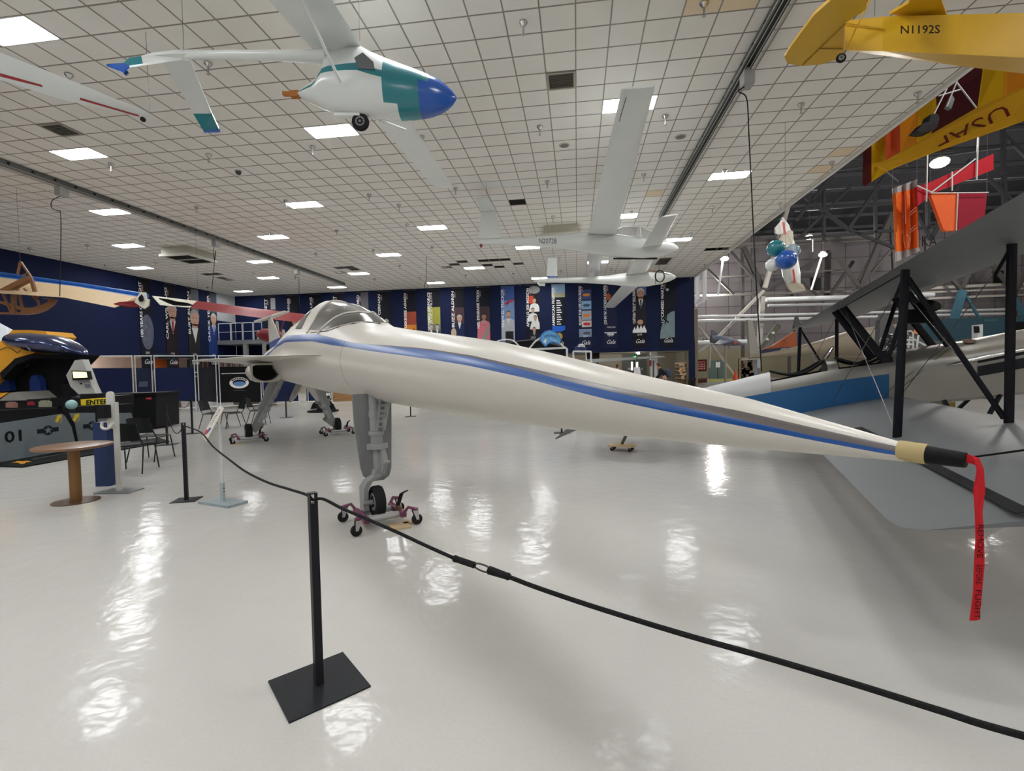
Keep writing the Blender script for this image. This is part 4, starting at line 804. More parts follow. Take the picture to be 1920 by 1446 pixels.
b = MB(); b.tube([atD(x, y, 26) for x, y in [(1466,408),(1470,425),(1477,470),(1484,515),(1490,540),(1492,548)]], [.06,.25,.42,.42,.3,.1], 14); b.build('fuselage', gw, rw)
vt('wing', [(1458,452,25.6),(1468,436,25.7),(1482,431,25.7),(1487,434,25.7),(1488,450,25.6),(1484,458,25.6),(1474,470,25.5),(1464,466,25.5)], MATS['cream_wing'] if 'cream_wing' in MATS else M('cream_wing', srgb(176,170,154), .5), rw, FW*.1); vt('tailplane', [(1476,535,25.4),(1492,523,25.4),(1494,530,25.3),(1506,533,25.3),(1511,545,25.3),(1486,549,25.4)], MATS['cream_wing'], rw, FW*.1); vt('forward_tail', [(1453,427,25.6),(1461,418,25.6),(1466,411,25.6),(1472,418,25.6),(1476,434,25.6),(1464,440,25.6),(1454,438,25.6)], gw, rw, FW*.1)
vt('red_band', [(1467,416,25.3),(1471,416,25.3),(1474,440,25.3),(1470,440,25.3)], rs, rw, FW*.02); vt('red_band', [(1486,505,25.25),(1489,505,25.25),(1492,530,25.3),(1489,530,25.3)], rs, rw, FW*.02); vt('red_band', [(1505,533,25.35),(1508,535,25.35),(1510,546,25.35),(1506,546,25.35)], rs, rw, FW*.02)
roofz = lambda y: float(np.interp(y, [-12,8,22,34,44,52,57], [22.99,24.19,23.79,22.29,19.99,17.29,15.5]))
def rope_up(p, par): b = MB(); b.tube([p, V3(p[0], p[1], roofz(p[1]))], .006, 4); b.build('suspension_cable', cabm, par)
rope_up(atD(1466,408,26), rw); rope_up(atD(1744,362,17.05), bx); rope_up(atD(1850,361,17.05), bx); rope_up(atD(1673,354,18.05), bn); rope_up(atD(1719,337,18.05), bn)
# ---- power drops on the rails
def drop(label, box, pts, D, cord=.012):
    p = atD(*box, D); t = thing('power_drop', label, 'power drop', p)
    b = MB(); b.obox(p, V3(.10,0,0), V3(0,.14,0), V3(0,0,.13)); b.bar(p+V3(0,0,.12), V3(p[0], p[1], ZC-.17), .05, .09); b.build('hoist_box', M('hoist_box_grey', srgb(150,150,148), .45), t)
    b = MB(); b.tube(bez([p-V3(.05,0,.12)]+[atD(x, y, D) for x, y in pts], 6), cord, 6); b.build('cord', black, t); return t
dr = atX(1401,152,3.45); Dr = float(np.dot(dr-EYEP, FW)); drop('power drop on the right rail with a long black cord to the floor exhibit', (1401,150), [(1385,172),(1400,185),(1404,250),(1408,330),(1414,460),(1422,600),(1428,697)], Dr)
dl = atX(116,362,-15.72); Dl = float(np.dot(dl-EYEP, FW)); drop('power drop on the left rail nearest the camera', (116,360), [(98,376),(97,390),(110,396),(114,402),(114,470),(112,556)], Dl)
dl = atX(405,455,-15.72); Dl = float(np.dot(dl-EYEP, FW)); drop('power drop with a coiled cord, second along the left rail', (405,457), [(400,467),(401,483),(403,487),(404,470),(402,490),(400,515),(397,545)], Dl)
dl = atX(557,508,-15.72); Dl = float(np.dot(dl-EYEP, FW)); drop('white power drop near the far end of the left rail', (557,510), [(553,522),(552,523),(560,522),(561,560),(562,575)], Dl)
lp = thing('cable_loop', 'coil of black cable hanging in front of the rear glider nose', 'cable', atD(1237,518,20)); b = MB(); b.tube([atD(1236,484,20), atD(1236,510,20)], .012, 5)
for k in range(3): b.tube([atD(1236.5+k*.6+8.5*math.cos(a), 518+11*math.sin(a), 20+.03*k) for a in np.linspace(0, 2*math.pi, 25)], .016, 5)
b.tube([atD(1229,522,20), atD(1229,533,20)], .012, 5); b.build('coil', black, lp); hang(atD(1236,484,20), parent=lp)
lp = thing('cable_loop', 'thin hanging line with a small loop in front of the last row light', 'cable', atD(800,520,26)); b = MB(); b.tube([V3(*atD(799,472,26)[:2], ZC-.007), atD(799,531,26)], .012, 5); b.tube([atD(799+3.5*math.cos(a), 536+6*math.sin(a), 26) for a in np.linspace(0, 2*math.pi, 17)], .014, 5); b.build('line', black, lp)
# ================================================================== the tall hangar beyond the open side
hgw = bpy.data.materials.new('hangar_insulation_wall'); hgw.use_nodes = True
def _hw():
    nt = hgw.node_tree; L = nt.links.new; b = nt.nodes['Principled BSDF']; b.inputs['Roughness'].default_value = .75
    tc = nt.nodes.new('ShaderNodeTexCoord'); br = nt.nodes.new('ShaderNodeTexBrick'); mp = nt.nodes.new('ShaderNodeMapping'); mp.inputs['Rotation'].default_value = (math.pi/2, 0, 0)
    br.inputs['Color1'].default_value = (*srgb(128,122,124),1); br.inputs['Color2'].default_value = (*srgb(112,107,110),1); br.inputs['Mortar'].default_value = (*srgb(64,60,62),1)
    br.inputs['Scale'].default_value = .25; br.inputs['Mortar Size'].default_value = .008; br.offset = 0; br.inputs['Row Height'].default_value = .4; br.inputs['Brick Width'].default_value = .6
    nz = nt.nodes.new('ShaderNodeTexNoise'); nz.inputs['Scale'].default_value = .5; nz.inputs['Detail'].default_value = 6; bp = nt.nodes.new('ShaderNodeBump'); bp.inputs['Distance'].default_value = .25; bp.inputs['Strength'].default_value = .6
    L(tc.outputs['Object'], mp.inputs[0]); L(mp.outputs[0], br.inputs[0]); L(br.outputs[0], b.inputs['Base Color']); L(tc.outputs['Object'], nz.inputs[0]); L(nz.outputs[0], bp.inputs['Height']); L(bp.outputs[0], b.inputs['Normal'])
_hw()
YH = 57.0
b = MB(); b.box((XR-1, YH, 3.3), (62, YH+.3, 17)); struct(b.build('wall_hangar', hgw))
b = MB(); b.box((XR-1, YH-.06, 0), (62, YH+.3, 3.3)); b.box((XR+.1, YB+.35, 0), (XR+.3, YH, 5.5)); struct(b.build('wall_hangar_base', M('block_wall_cream', srgb(132,126,106), .8, var=.1)))
b = MB(); b.box((61.5, YF, 0), (62, YH, 22)); struct(b.build('wall_right', hgw))
b = MB(); b.box((46, YF, -.2), (62, 62, 0)); struct(b.build('floor_extension', M('hangar_floor', srgb(180,176,168), .3)))
roofm = M('dark_roof_deck', srgb(50,50,54), .8, var=.15, scale=.4)
vp = [(YH+.3, 15.5), (52, 17.3), (44, 20), (34, 22.3), (22, 23.8), (8, 24.2), (-12, 23)]
b = MB(); b.loft([[V3(XR+.1, y, z), V3(62, y, z), V3(62, y, z+.2), V3(XR+.1, y, z+.2)] for y, z in vp], smooth=False); struct(b.build('ceiling_hangar', roofm))
b = MB()
for k in range(34):
    y = -8+2*k; z = float(np.interp(y, [q[0] for q in vp[::-1]], [q[1] for q in vp[::-1]]))-.18; b.bar((XR+.1, y, z), (62, y, z), .12, .3)
struct(b.build('trim_roof_purlins', M('purlin_steel', srgb(74,74,78), .6)))
b = MB(); b.box((XR+.07, YF, ZC+.3), (XR+.2, YB+.3, 24)); struct(b.build('trim_bulkhead', M('bulkhead_grey', srgb(120,116,112), .7)))
# arched roof trusses, each one object with chord, web and post parts
dst = M('truss_dark_steel', srgb(78,75,74), .55, var=.1); lst = M('truss_light_steel', srgb(168,164,156), .5, var=.1); bst = M('truss_blue_steel', srgb(62,102,120), .5, var=.1)
def P5(x, y, D): return atD(x, y, D)
def bars(nm, par, D, rows, mat):
    for x0, y0, x1, y1, w_ in rows:
        b = MB(); b.bar(P5(x0, y0, D), P5(x1, y1, D), w_*D/FPX, w_*D/FPX*.8, FW); b.build(nm, mat, par)
t1 = thing('roof_truss', 'light and dark steel truss standing against the hangar back wall behind the balloons', 'truss', V3(*fl(1420,712)[:2], 0))
bars('diagonal', t1, 49, [(1370,472,1431,541,5),(1393,463,1431,543,9),(1322,500,1376,552,4),(1487,513,1540,560,4),(1430,545,1560,470,3),(1557,553,1600,490,5)], dst)
bars('diagonal', t1, 48, [(1432,545,1347,632,5),(1300,600,1336,644,4),(1300,668,1330,646,4),(1332,648,1330,690,3),(1336,648,1378,705,4),(1480,378,1434,540,7),(1430,556,1420,690,8)], lst)
bars('post', t1, 51, [(1392,470,1393,690,5),(1553,470,1550,560,8),(1480,330,1485,560,5)], dst)
bars('chord', t1, 50, [(1330,463,1720,437,5),(1330,468,1720,446,3),(1300,555,1600,546,4),(1340,520,1600,505,2.5)], M('chord_steel', srgb(112,108,104), .5))
t2 = thing('roof_truss', 'steel roof truss behind the biplane upper wing with blue lower legs', 'truss', V3(*fl(1803,700)[:2], 0))
bars('diagonal', t2, 45, [(1550,453,1612,540,7),(1613,540,1670,405,9),(1640,470,1600,545,4),(1670,470,1610,540,4),(1803,540,1850,440,7),(1803,545,1760,495,6),(1900,545,1845,480,6),(1905,545,1960,440,7),(1845,480,1805,530,4)], dst)
bars('post', t2, 46, [(1670,400,1680,560,6),(1900,440,1904,600,6),(1735,380,1738,480,6)], dst)
bars('leg', t2, 44, [(1805,545,1762,690,11),(1812,556,1862,640,4),(1960,560,1868,640,5),(1900,560,1920,590,8)], bst)
bars('chord', t2, 46, [(1650,545,2000,528,5),(1650,552,2000,538,3),(1740,560,1940,552,4)], lst)
t3 = thing('roof_truss', 'dark steel arched truss high under the hangar roof behind the hang glider', 'truss', V3(*atD(1700,300,34)[:2], 18))
bars('diagonal', t3, 36, [(1494,412,1560,330,6),(1510,370,1590,430,6),(1560,335,1530,300,5),(1590,430,1660,330,6),(1500,445,1600,345,5),(1590,430,1690,470,5),(1690,350,1740,445,6),(1745,450,1820,300,7),(1820,300,1900,380,6),(1700,310,1780,260,5),(1880,250,1960,330,6),(1640,300,1700,350,5)], M('roof_truss_steel', srgb(60,60,64), .6))
bars('post', t3, 36, [(1545,340,1545,450,5),(1640,320,1642,450,5),(1742,330,1740,450,5),(1880,230,1884,420,7)], MATS['roof_truss_steel'])
bars('chord', t3, 36, [(1440,452,1760,425,5),(1490,395,1760,375,4),(1520,355,1920,330,4),(1560,320,1920,270,4)], MATS['roof_truss_steel'])
text('lettering', 'KA', 1.1, black, t3, atD(1742,453,35), RT, UP, width=1.1)
# white service pipes and ducts
pp = thing('service_pipe', 'white pipe run highest along the hangar back wall', 'pipe', atD(1450,562,46)); b = MB(); b.tube([atD(1437,562,46), atD(1750,553,46)], .22, 10); b.build('pipe', pipew, pp)
for lb, y0, y1, x0, x1, r in (('white pipe just below the thick pipe on the hangar wall', 573, 566, 1440, 1750, .13), ('upper of two long white pipes crossing the hangar wall', 594, 578, 1300, 1980, .12), ('lower of two long white pipes crossing the hangar wall', 602, 586, 1300, 1980, .13), ('white pipe under the fighter model', 643, 640, 1300, 1412, .2)):
    pp = thing('service_pipe', lb, 'pipe', atD(x0, y0, 47)); b = MB(); b.tube([atD(x0, y0, 47), atD(x1, y1, 47)], r, 8); b.build('pipe', pipew, pp)
    b = MB()
    for k in range(1, 6): q = atD(x0+(x1-x0)*k/6, y0+(y1-y0)*k/6, 47); b.tube([q+V3(0,0,r+.2), q-V3(0,0,r)], .04, 5)
    b.build('hangers', dst, pp)
for x, lb in ((1308,'left white vertical duct beside the blue wall corner'), (1321,'right white vertical duct beside the blue wall corner')):
    pp = thing('air_duct', lb, 'duct', atD(x, 540, 40)); b = MB(); b.tube([V3(*atD(x,490,40)[:2], roofz(atD(x,490,40)[1])-.3), atD(x, 490, 40), atD(x, 560, 40), atD(x-3, 566, 40), atD(x-16, 572, 40)], .17, 10); b.build('duct', pipew, pp)
for x0, y0, x1, y1, lb in ((1519,522,1538,544,'black square wall opening left of the biplane wing'), (1861,508,1880,532,'black square wall opening above the biplane nose')):
    q = [onp(x, y, V3(0,YH,0), V3(0,1,0)) for x, y in ((x0,y0),(x1,y0),(x1,y1),(x0,y1))]; t = thing('wall_louvre', lb, 'louvre', q[0]); b = MB(); b.slab(q, V3(0,-.1,0)); b.build('panel', black, t)
    b = MB(); b.tube(q+[q[0]], .08, 4); b.build('frame', dst, t)
# floodlights: real lamps
flood = M('flood_lens', (1,.98,.94), .5, emit=60, var=0)
for x, y, D, lb, pole in ((1762,305,30,'large floodlight glaring under the hang glider',None), (1517,445,44,'floodlight on a chain right of the balloons',((1524,446),(1524,472))), (1543,478,44,'floodlight on a white pole right of the balloons',((1540,483),(1521,544))), (1358,485,42,'floodlight on a white pole near the ceiling edge',((1355,490),(1346,553)))):
    p = atD(x, y, D); t = thing('floodlight', lb, 'floodlight', p); r = .5 if D < 35 else .36
    b = MB(); b.lathe([(.05,.3),(r*.7,.25),(r,-.0),(r*.98,-.01)], p, unit(V3(.2,.35,1)), 16, False); b.build('reflector', lst, t); rope_up(p+V3(0,0,.3), t) if pole else None
    b = MB(); b.lathe([(r*.9,0),(r*.5,-.06),(.01,-.08)], p, unit(V3(.2,.35,1)), 16); b.build('lens', flood, t)
    if pole: b = MB(); b.tube([atD(*pole[0], D+.2), atD(*pole[1], D+.2)], .09 if 'white' in lb else .03, 8); b.build('pole', pipew, t)
    else: b = MB(); b.tube([p+V3(0,0,.3), V3(p[0],p[1],roofz(p[1]))], .02, 6); b.build('stem', dst, t)
def lamp(p, w, size=.5, name='hall_fill_lamp'):
    d = bpy.data.lights.new(name, 'POINT'); d.energy = w; d.shadow_soft_size = size; d.color = (1,.96,.9); o = bpy.data.objects.new(name, d); scene.collection.objects.link(o); o.location = p
for k, p in enumerate(((16,24,11),(28,30,12),(20,44,11),(34,46,12),(42,24,12),(24,8,12),(15,3,12),(15,14,12),(14,52,9),(40,6,12))): lamp(p, HALL_E)  # unseen lamps added to light the hangar; nearer ones fill under the biplane
lamp((-5, YB+3, 2.9), 620, .4, 'lobby_lamp'); lamp((3, YB+3, 2.9), 620, .4, 'lobby_lamp'); lamp((XL-1.3, 24, 2.5), 120, .3, 'side_room_lamp'); lamp((XL-1.3, 14, 2.5), 120, .3, 'side_room_lamp')
# ---- things on the hangar floor
def onY(x, y, Y): return atY(x, y, Y)
d1 = [onY(x, y, YH-.1) for x, y in ((1329,677),(1362,675),(1362,711),(1329,711))]
t = thing('door_1', 'grey-green double door in the far hangar wall', 'door', d1[3]); t['kind'] = 'structure'
b = MB(); b.slab(d1, V3(0,-.06,0)); b.build('leaf', M('door_green_grey', srgb(88,108,102), .5), t)
b = MB(); mid = [(d1[0]+d1[1])/2, (d1[2]+d1[3])/2]; b.tube([mid[0]-V3(0,.1,0), mid[1]-V3(0,.1,0)], .03, 4); b.build('gap', black, t); b = MB(); q = atY(1346,684,YH-.2); b.box(q-V3(.22,.02,.3), q+V3(.22,.01,.3)); b.build('notice', wht, t)
def pslab(nm, lb, cat, px, Y, mat, th=.1, parts=(), grp=None):
    q = [atY(x, y, Y) for x, y in px]; t = thing(nm, lb, cat, q[-1], grp); b = MB(); b.slab(q, V3(0,th,0)); b.build('body', mat, t)
    for pn, ppx, pm in parts: b = MB(); b.slab([atY(x, y, Y-.02) for x, y in ppx], V3(0,-.03,0)); b.build(pn, pm, t)
    return t
redp = M('red_display_print', srgb(140,28,40), .5)
pslab('display_board', 'red display board covered with small pale squares by the hangar door', 'display board', [(1301,675),(1325,674),(1325,696),(1301,697)], 47, black, .1, [('poster', [(1302,677),(1323,676),(1323,694),(1302,695)], redp)])
b = MB()
for i in range(7):
    for j in range(4): q = atY(1304+i*2.8, 679+j*4.2, 46.9); b.box(q-V3(.03+.02*((i*j) % 3),.02,.04), q+V3(.04,0,.05+.02*((i+j) % 2)))
b.build('pale_squares', M('pale_print', srgb(206,170,170), .6, var=0), bpy.data.objects['display_board'])
pslab('bench', 'brown wooden bench under the red display board', 'bench', [(1303,711),(1326,710),(1326,717),(1303,719)], 44, M('brown_bench_wood', srgb(84,50,42), .6), .6, [('cushion', [(1303,710),(1326,709),(1326,712),(1303,713)], M('bench_top', srgb(110,74,60), .6))])
pslab('waste_bin', 'black waste bin at the end of the blue wall', 'bin', [(1293,712),(1304,711),(1304,730),(1293,731)], 32, black, .5, [('lid', [(1292,710),(1305,709),(1305,713),(1292,714)], blackr)])
cn = thing('traffic_cone', 'orange traffic cone by the hangar door', 'cone', fl(1379,716)); p = fl(1379,716); orc = M('cone_orange', srgb(236,82,40), .5)
b = MB(); b.lathe([(.24,.03),(.06,1.0),(.03,1.02)], p, n=14); b.build('body', orc, cn); b = MB(); b.box(p-V3(.32,.32,0), p+V3(.32,.32,.03)); b.build('base', orc, cn)
b = MB(); b.slab([fl(1327,716), fl(1374,714), fl(1372,711), fl(1330,712)], V3(0,0,.02)); tag(b.build('floor_mat', M('yellow_green_mat', srgb(150,146,60), .7), org=fl(1350,713)), 'yellow-green floor mat in front of the hangar door', 'mat')
pslab('display_cabinet', 'wooden display cabinet full of small parts right of the traffic cone', 'cabinet', [(1387,673),(1413,671),(1413,712),(1387,714)], 40, M('cabinet_back', srgb(96,74,58), .7, var=.3, scale=3), .4, [('left_post', [(1386,672),(1389,672),(1389,714),(1386,714)], wood), ('right_post', [(1411,671),(1414,671),(1414,712),(1411,712)], wood), ('top_rail', [(1386,671),(1414,669),(1414,673),(1386,674)], wood)])
b = MB(); random.seed(3)
for k in range(26): q = atY(1391+random.random()*20, 678+random.random()*28, 39.9); s_ = .06+.1*random.random(); b.box(q-V3(s_,.05,s_), q+V3(s_,.02,s_*1.6))
b.build('small_parts', M('mixed_small_parts', srgb(150,138,116), .6, var=.5, scale=5), bpy.data.objects['display_cabinet'])
pslab('wall_panel', 'pale blue panel beside the wooden cabinet', 'panel', [(1414,675),(1420,674),(1420,705),(1414,706)], 40, M('pale_blue_panel', srgb(140,164,206), .5), .1)
# fighter on a pole
fj = thing('jet_fighter', 'small blue-grey jet fighter raised above the hangar door', 'airplane', atD(1365,640,42)); fg = M('fighter_grey_blue', srgb(92,100,116), .45)
b = MB(); b.tube([atD(x, y, 42) for x, y in [(1333,636),(1345,637),(1365,640),(1380,643),(1395,647)]], [.3,.42,.4,.28,.05], 12); b.build('fuselage', fg, fj)
vt('tail_fin', [(1335,634,42),(1334,619,42),(1338,619,42),(1352,634,42)], fg, fj, FW*.1); vt('wing', [(1352,637,41.8),(1375,640,41.8),(1350,648,39.5),(1340,647,39.5)], fg, fj, V3(0,0,.1)); vt('nose_band', [(1376,640,41.65),(1383,642,41.65),(1384,646,41.7),(1376,645,41.6)], M('red_band_paint', srgb(176,60,40), .4), fj, FW*.1)
b = MB(); b.tube([atD(1336,640,42), fl(1336,712)*V3(1,1,0)+V3(0,0,0)], .12, 8) if False else b.tube([atD(1360,640,42), V3(*atD(1360,640,42)[:2], 0)], .1, 8); b.build('pylon', lst, fj)
# big grey tail and green wing
dg = M('warbird_grey', srgb(150,148,140), .5); dgreen = M('warbird_green', srgb(84,88,70), .55)
wb = thing('warbird', 'old grey and olive warplane with a tall grey tail fin, behind the biplane tail', 'airplane', fl(1460,718)*V3(1,1,0)); 
vt('tail_fin', [(1402,600,31),(1411,602,31),(1425,666,31),(1407,672,31)], dg, wb, FW*.25); vt('wing', [(1424,652,31),(1456,607,33),(1464,610,33),(1464,614,33),(1430,655,31)], dgreen, wb, FW*.2)
b = MB(); b.tube([atD(1404,670,31), atD(1460,664,31), atD(1530,654,31), atD(1600,644,31), atD(1680,640,31)], [.1,.22,.45,.9,1.1], 14); b.build('fuselage', M('warbird_tan', srgb(136,126,108), .5), wb)
vt('tailplane', [(1390,673,30.8),(1425,671,30.8),(1425,674,30.8),(1390,676,30.8)], dg, wb, FW*.3)
b = MB(); b.tube([atD(1480,668,31), V3(*atD(1480,668,31)[:2], 0)], .08, 8); b.tube([atD(1660,650,31), V3(*atD(1660,650,31)[:2], 0)], .12, 8); b.build('gear_leg', dst, wb)
for k, (x, y) in enumerate(((1439,636),(1450,624))):
    b = MB(); b.slab([atD(x+d*math.cos(a)*1.0, y+d*math.sin(a)*.8, 31.2) for a, d in [(math.pi*2*i/10-math.pi/2, 4 if i % 2 == 0 else 1.8) for i in range(10)]], FW*.05); b.build('star_marking', wht, wb)
vt('dark_fin', [(1489,612,34),(1493,593,34),(1497,594,34),(1502,612,34),(1490,622,34)], M('dark_fin_grey', srgb(70,72,74), .5), wb, FW*.2)
# orange and navy jet tail
oj = thing('jet_tail', 'orange and navy jet airplane lettered COLORADO behind the warplane', 'airplane', fl(1470,716)*V3(1,1,0)); navy = M('navy_jet_paint', srgb(32,36,70), .4)
b = MB(); b.slab([atD(x, y, 36) for x, y in [(1428,656),(1450,648),(1492,621),(1494,655),(1436,664)]], FW*.4); b.build('orange_tail', M('orange_jet_paint', srgb(166,82,38), .45), oj)
b = MB(); b.slab([atD(x, y, 35.9) for x, y in [(1424,664),(1432,655),(1460,652),(1530,650),(1530,664),(1460,666)]], FW*.9); b.build('fuselage', navy, oj)
text('lettering', 'COLORADO A', .36, wht, oj, atD(1482,656.5,35.85), RT, UP, width=1.4)
b = MB(); b.tube([atD(1480,664,36.3), V3(*atD(1480,664,36.3)[:2], 0)], .12, 8); b.build('gear_leg', dst, oj)
# bits seen past the cockpits
en = thing('radial_engine', 'black radial engine exhibit seen behind the front cockpit', 'engine', atD(1668,640,17)); b = MB(); p = atD(1668,640,17); b.ball(p, .27, 18, 12); b.build('crankcase', M('engine_black', (.02,.02,.02), .3, .3), en)
b = MB()
for k in range(26): a, c = random.random()*6.28, random.random()*2.2-1.1; b.ball(p+.27*V3(math.cos(a)*math.cos(c), math.sin(a)*math.cos(c), math.sin(c)), .022, 6, 4)
b.build('bolts', chrome, en); b = MB(); b.tube([p-V3(0,0,.2), V3(p[0],p[1],0)], .06, 8); b.build('stand', dst, en)
rl = thing('step_ladder', 'white tube step ladder with handrails behind the biplane', 'ladder', V3(*atD(1712,640,16)[:2], 0))
for L_ in ([(1694,655),(1694,622),(1708,621),(1712,624),(1712,655)], [(1703,652),(1706,632),(1735,648)], [(1719,652),(1722,629),(1728,629)], [(1694,638),(1712,638)], [(1694,646),(1712,646)]):
    b = MB(); b.tube([atD(x, y, 16) for x, y in L_], .028, 8); b.build('rail', pipew, rl)
b = MB()
for x in (1694,1712): q = atD(x, 655, 16); b.tube([q, V3(q[0],q[1],0)], .028, 8)
b.build('legs', pipew, rl)
gf = thing('grey_tail_fin', 'grey tail fin with a small orange emblem behind the step ladder', 'airplane tail', V3(*atD(1700,630,24)[:2], 0)); vt('fin', [(1648,660,24),(1650,600,24),(1656,589,24),(1668,591,24),(1676,612,24),(1690,625,24),(1760,640,24),(1800,650,24),(1800,664,24)], M('dark_jet_grey', srgb(84,86,88), .5), gf, FW*.3); b = MB(); q = atD(1718,622,23.95); b.lathe([(.14,-.01),(.14,.01)], q, FW, 6); b.build('emblem', M('orange_emblem', srgb(220,130,70), .5), gf)
b = MB(); q = atD(1760,655,24); b.bar(q, V3(q[0],q[1],0), .2); b.build('support', dst, gf)
pslab('storefront', 'dark teal storefront band along the hangar wall above the biplane nose', 'storefront', [(1735,600),(1960,590),(1960,700),(1735,705)], 44, M('dark_teal_panel', srgb(40,78,92), .5), .3, [('sign', [(1845,599),(1870,598),(1870,603),(1845,604)], M('sign_strip', srgb(60,96,110), .5)), ('dark_window', [(1890,605),(1960,600),(1960,640),(1890,645)], black)])
wc_ = pslab('white_cabinet', 'white equipment box with a black drum behind the biplane nose', 'cabinet', [(1833,609),(1843,608),(1843,640),(1833,641)], 22, pipew, .3, [('drum', [(1825,612),(1835,612),(1836,624),(1826,625)], black)])
b = MB(); q = atY(1838,640,22.1); b.bar(q, V3(q[0],q[1],0), .3); b.build('stand', dst, wc_)  # wc_leg
# ================================================================== left side of the hall
DY = lambda x, y: float(np.dot(fl(x, y)-EYEP, FW))
# railings: white truss rail over the gap below the blue wall
navyp = M('navy_screen_cloth', srgb(22,33,70), .75, var=.05); blackp = M('black_screen_cloth', srgb(24,24,26), .8); dimp = M('dim_screen', srgb(30,40,66), .6)
A0, A1 = fl(300,773), fl(600,757); sx = unit(A1-A0); sn = unit(np.cross(sx, V3(0,0,1)))
def on_s(x, y): return onp(x, y, A0, sn)
def screen(px0, px1, yt, yb, mat, label, extra=None):
    q = [on_s(px0, yt[0]), on_s(px1, yt[1]), on_s(px1, yb[1]), on_s(px0, yb[0])]; t = thing('display_screen', label, 'screen', V3(q[3][0], q[3][1], 0), 'free-standing screens along the left')
    b = MB(); b.slab(q, -sn*.04); b.build('panel', mat, t)
    for p in (q[0], q[1]):
        o = sx*(.03 if p is q[0] else -.03)+sn*.05; b = MB(); b.tube([V3(p[0],p[1],0)+o, V3(p[0],p[1],2.45)+o], .019, 8); b.build('post', pipew, t)
        b = MB(); b.bar(V3(p[0],p[1],.02)+o-sn*.35, V3(p[0],p[1],.02)+o+sn*.35, .05, .03); b.build('foot', pipew, t)
    b = MB(); b.tube([V3(q[0][0],q[0][1],.12)+sn*.05, V3(q[1][0],q[1][1],.12)+sn*.05], .025, 6); b.tube([V3(q[0][0],q[0][1],2.42)+sn*.05, V3(q[1][0],q[1][1],2.42)+sn*.05], .025, 6); b.build('rail', pipew, t); return t
screen(120, 250, (691,690), (745,749), navyp, 'long navy screen behind the simulator monitor stand')
t = screen(252, 286, (690,690), (749,750), dimp, 'narrow dim screen with a small framed picture, between the navy screens'); b = MB(); b.slab([on_s(x, y) for x, y in ((261,716),(277,715),(277,725),(260,726))], sn*.03); b.build('picture_frame', M('frame_slate', srgb(70,84,104), .4), t)
screen(288, 366, (690,689), (750,753), navyp, 'bright navy screen in front of the third wall banner')
screen(369, 406, (689,688), (752,754), M('black_photo_panel', srgb(38,38,44), .5, var=.5, scale=3), 'black photo screen left of the white logo screen')
t = screen(409, 489, (688,687), (755,754), blackp, 'black screen with a white oval logo')
c_ = on_s(448.5,718)+sn*.02; up_z = V3(0,0,1); b = MB(); R_ = np.linalg.norm(on_s(466,718)-on_s(448,718)); r2 = R_*.66
b.slab(ell(c_, sx*R_, up_z*r2, 32), sn*.008); b.build('logo_ring', wht, t)
b = MB(); b.slab(ell(c_+up_z*.0+sn*.009, sx*R_*.68, up_z*r2*.6, 28), sn*.004); b.build('logo_field', M('logo_dark', srgb(30,34,48), .6), t)
b = MB(); b.slab(arc(c_-up_z*r2*.06+sn*.014, sx*R_*.62, up_z*r2*.5, 180, 360, 14)+arc(c_-up_z*r2*.06+sn*.014, sx*R_*.62, up_z*r2*.28, 20, 160, 8), sn*.004); b.build('logo_swoosh', M('logo_blue', srgb(98,140,190), .6), t)
b = MB()
for k in range(11):
    a = math.radians(150-12*k); p = c_+sx*R_*.84*math.cos(a)+up_z*r2*.8*math.sin(a)+sn*.01; tx = unit(-sx*math.sin(a)+up_z*math.cos(a)); b.obox(p, tx*.022, np.cross(tx, sn)*.035, sn*.003)
b.build('logo_lettering', blackp, t); b = MB(); b.bar(on_s(438,732.5)+sn*.02, on_s(460,732)+sn*.02, .02, .012); b.build('caption_line', M('logo_grey', srgb(120,122,126), .6), t)
screen(491, 560, (714,716), (754,752), navyp, 'low navy screen behind the left main wheel leg'); screen(575, 622, (716,722), (752,750), navyp, 'low navy screen behind the right main wheel leg')
# stacked boards below the screens
bs = M('board_stack', srgb(150,138,124), .7, var=.4, scale=2)
for x0, x1, lb in ((296,340,'low stack of pale boards under the bright navy screen'),(440,486,'low stack of pale boards under the logo screen'),(500,520,'pale board stack behind the left wheel leg'),(628,690,'tan cardboard stack under the jet belly')):
    p, q = onp(x0, 765, A0+sn*-.8, sn), onp(x1, 765, A0+sn*-.8, sn); t = thing('board_stack', lb, 'boards', V3(p[0],p[1],0)); 
    for k in range(5): b = MB(); b.slab([V3(p[0],p[1],.06+.09*k)-sx*.05*(k % 2), V3(q[0],q[1],.06+.09*k), V3(q[0],q[1],.06+.09*k)-sn*.5, V3(p[0],p[1],.06+.09*k)-sn*.5], V3(0,0,.075)); b.build('board', bs if 'tan' not in lb else M('tan_card', srgb(168,126,84), .7, var=.2), t)
    b = MB(); b.slab([V3(p[0],p[1],0)-sn*.05, V3(q[0],q[1],0)-sn*.05, V3(q[0],q[1],0)-sn*.4, V3(p[0],p[1],0)-sn*.4], V3(0,0,.06)); b.build('skid', wood, t)
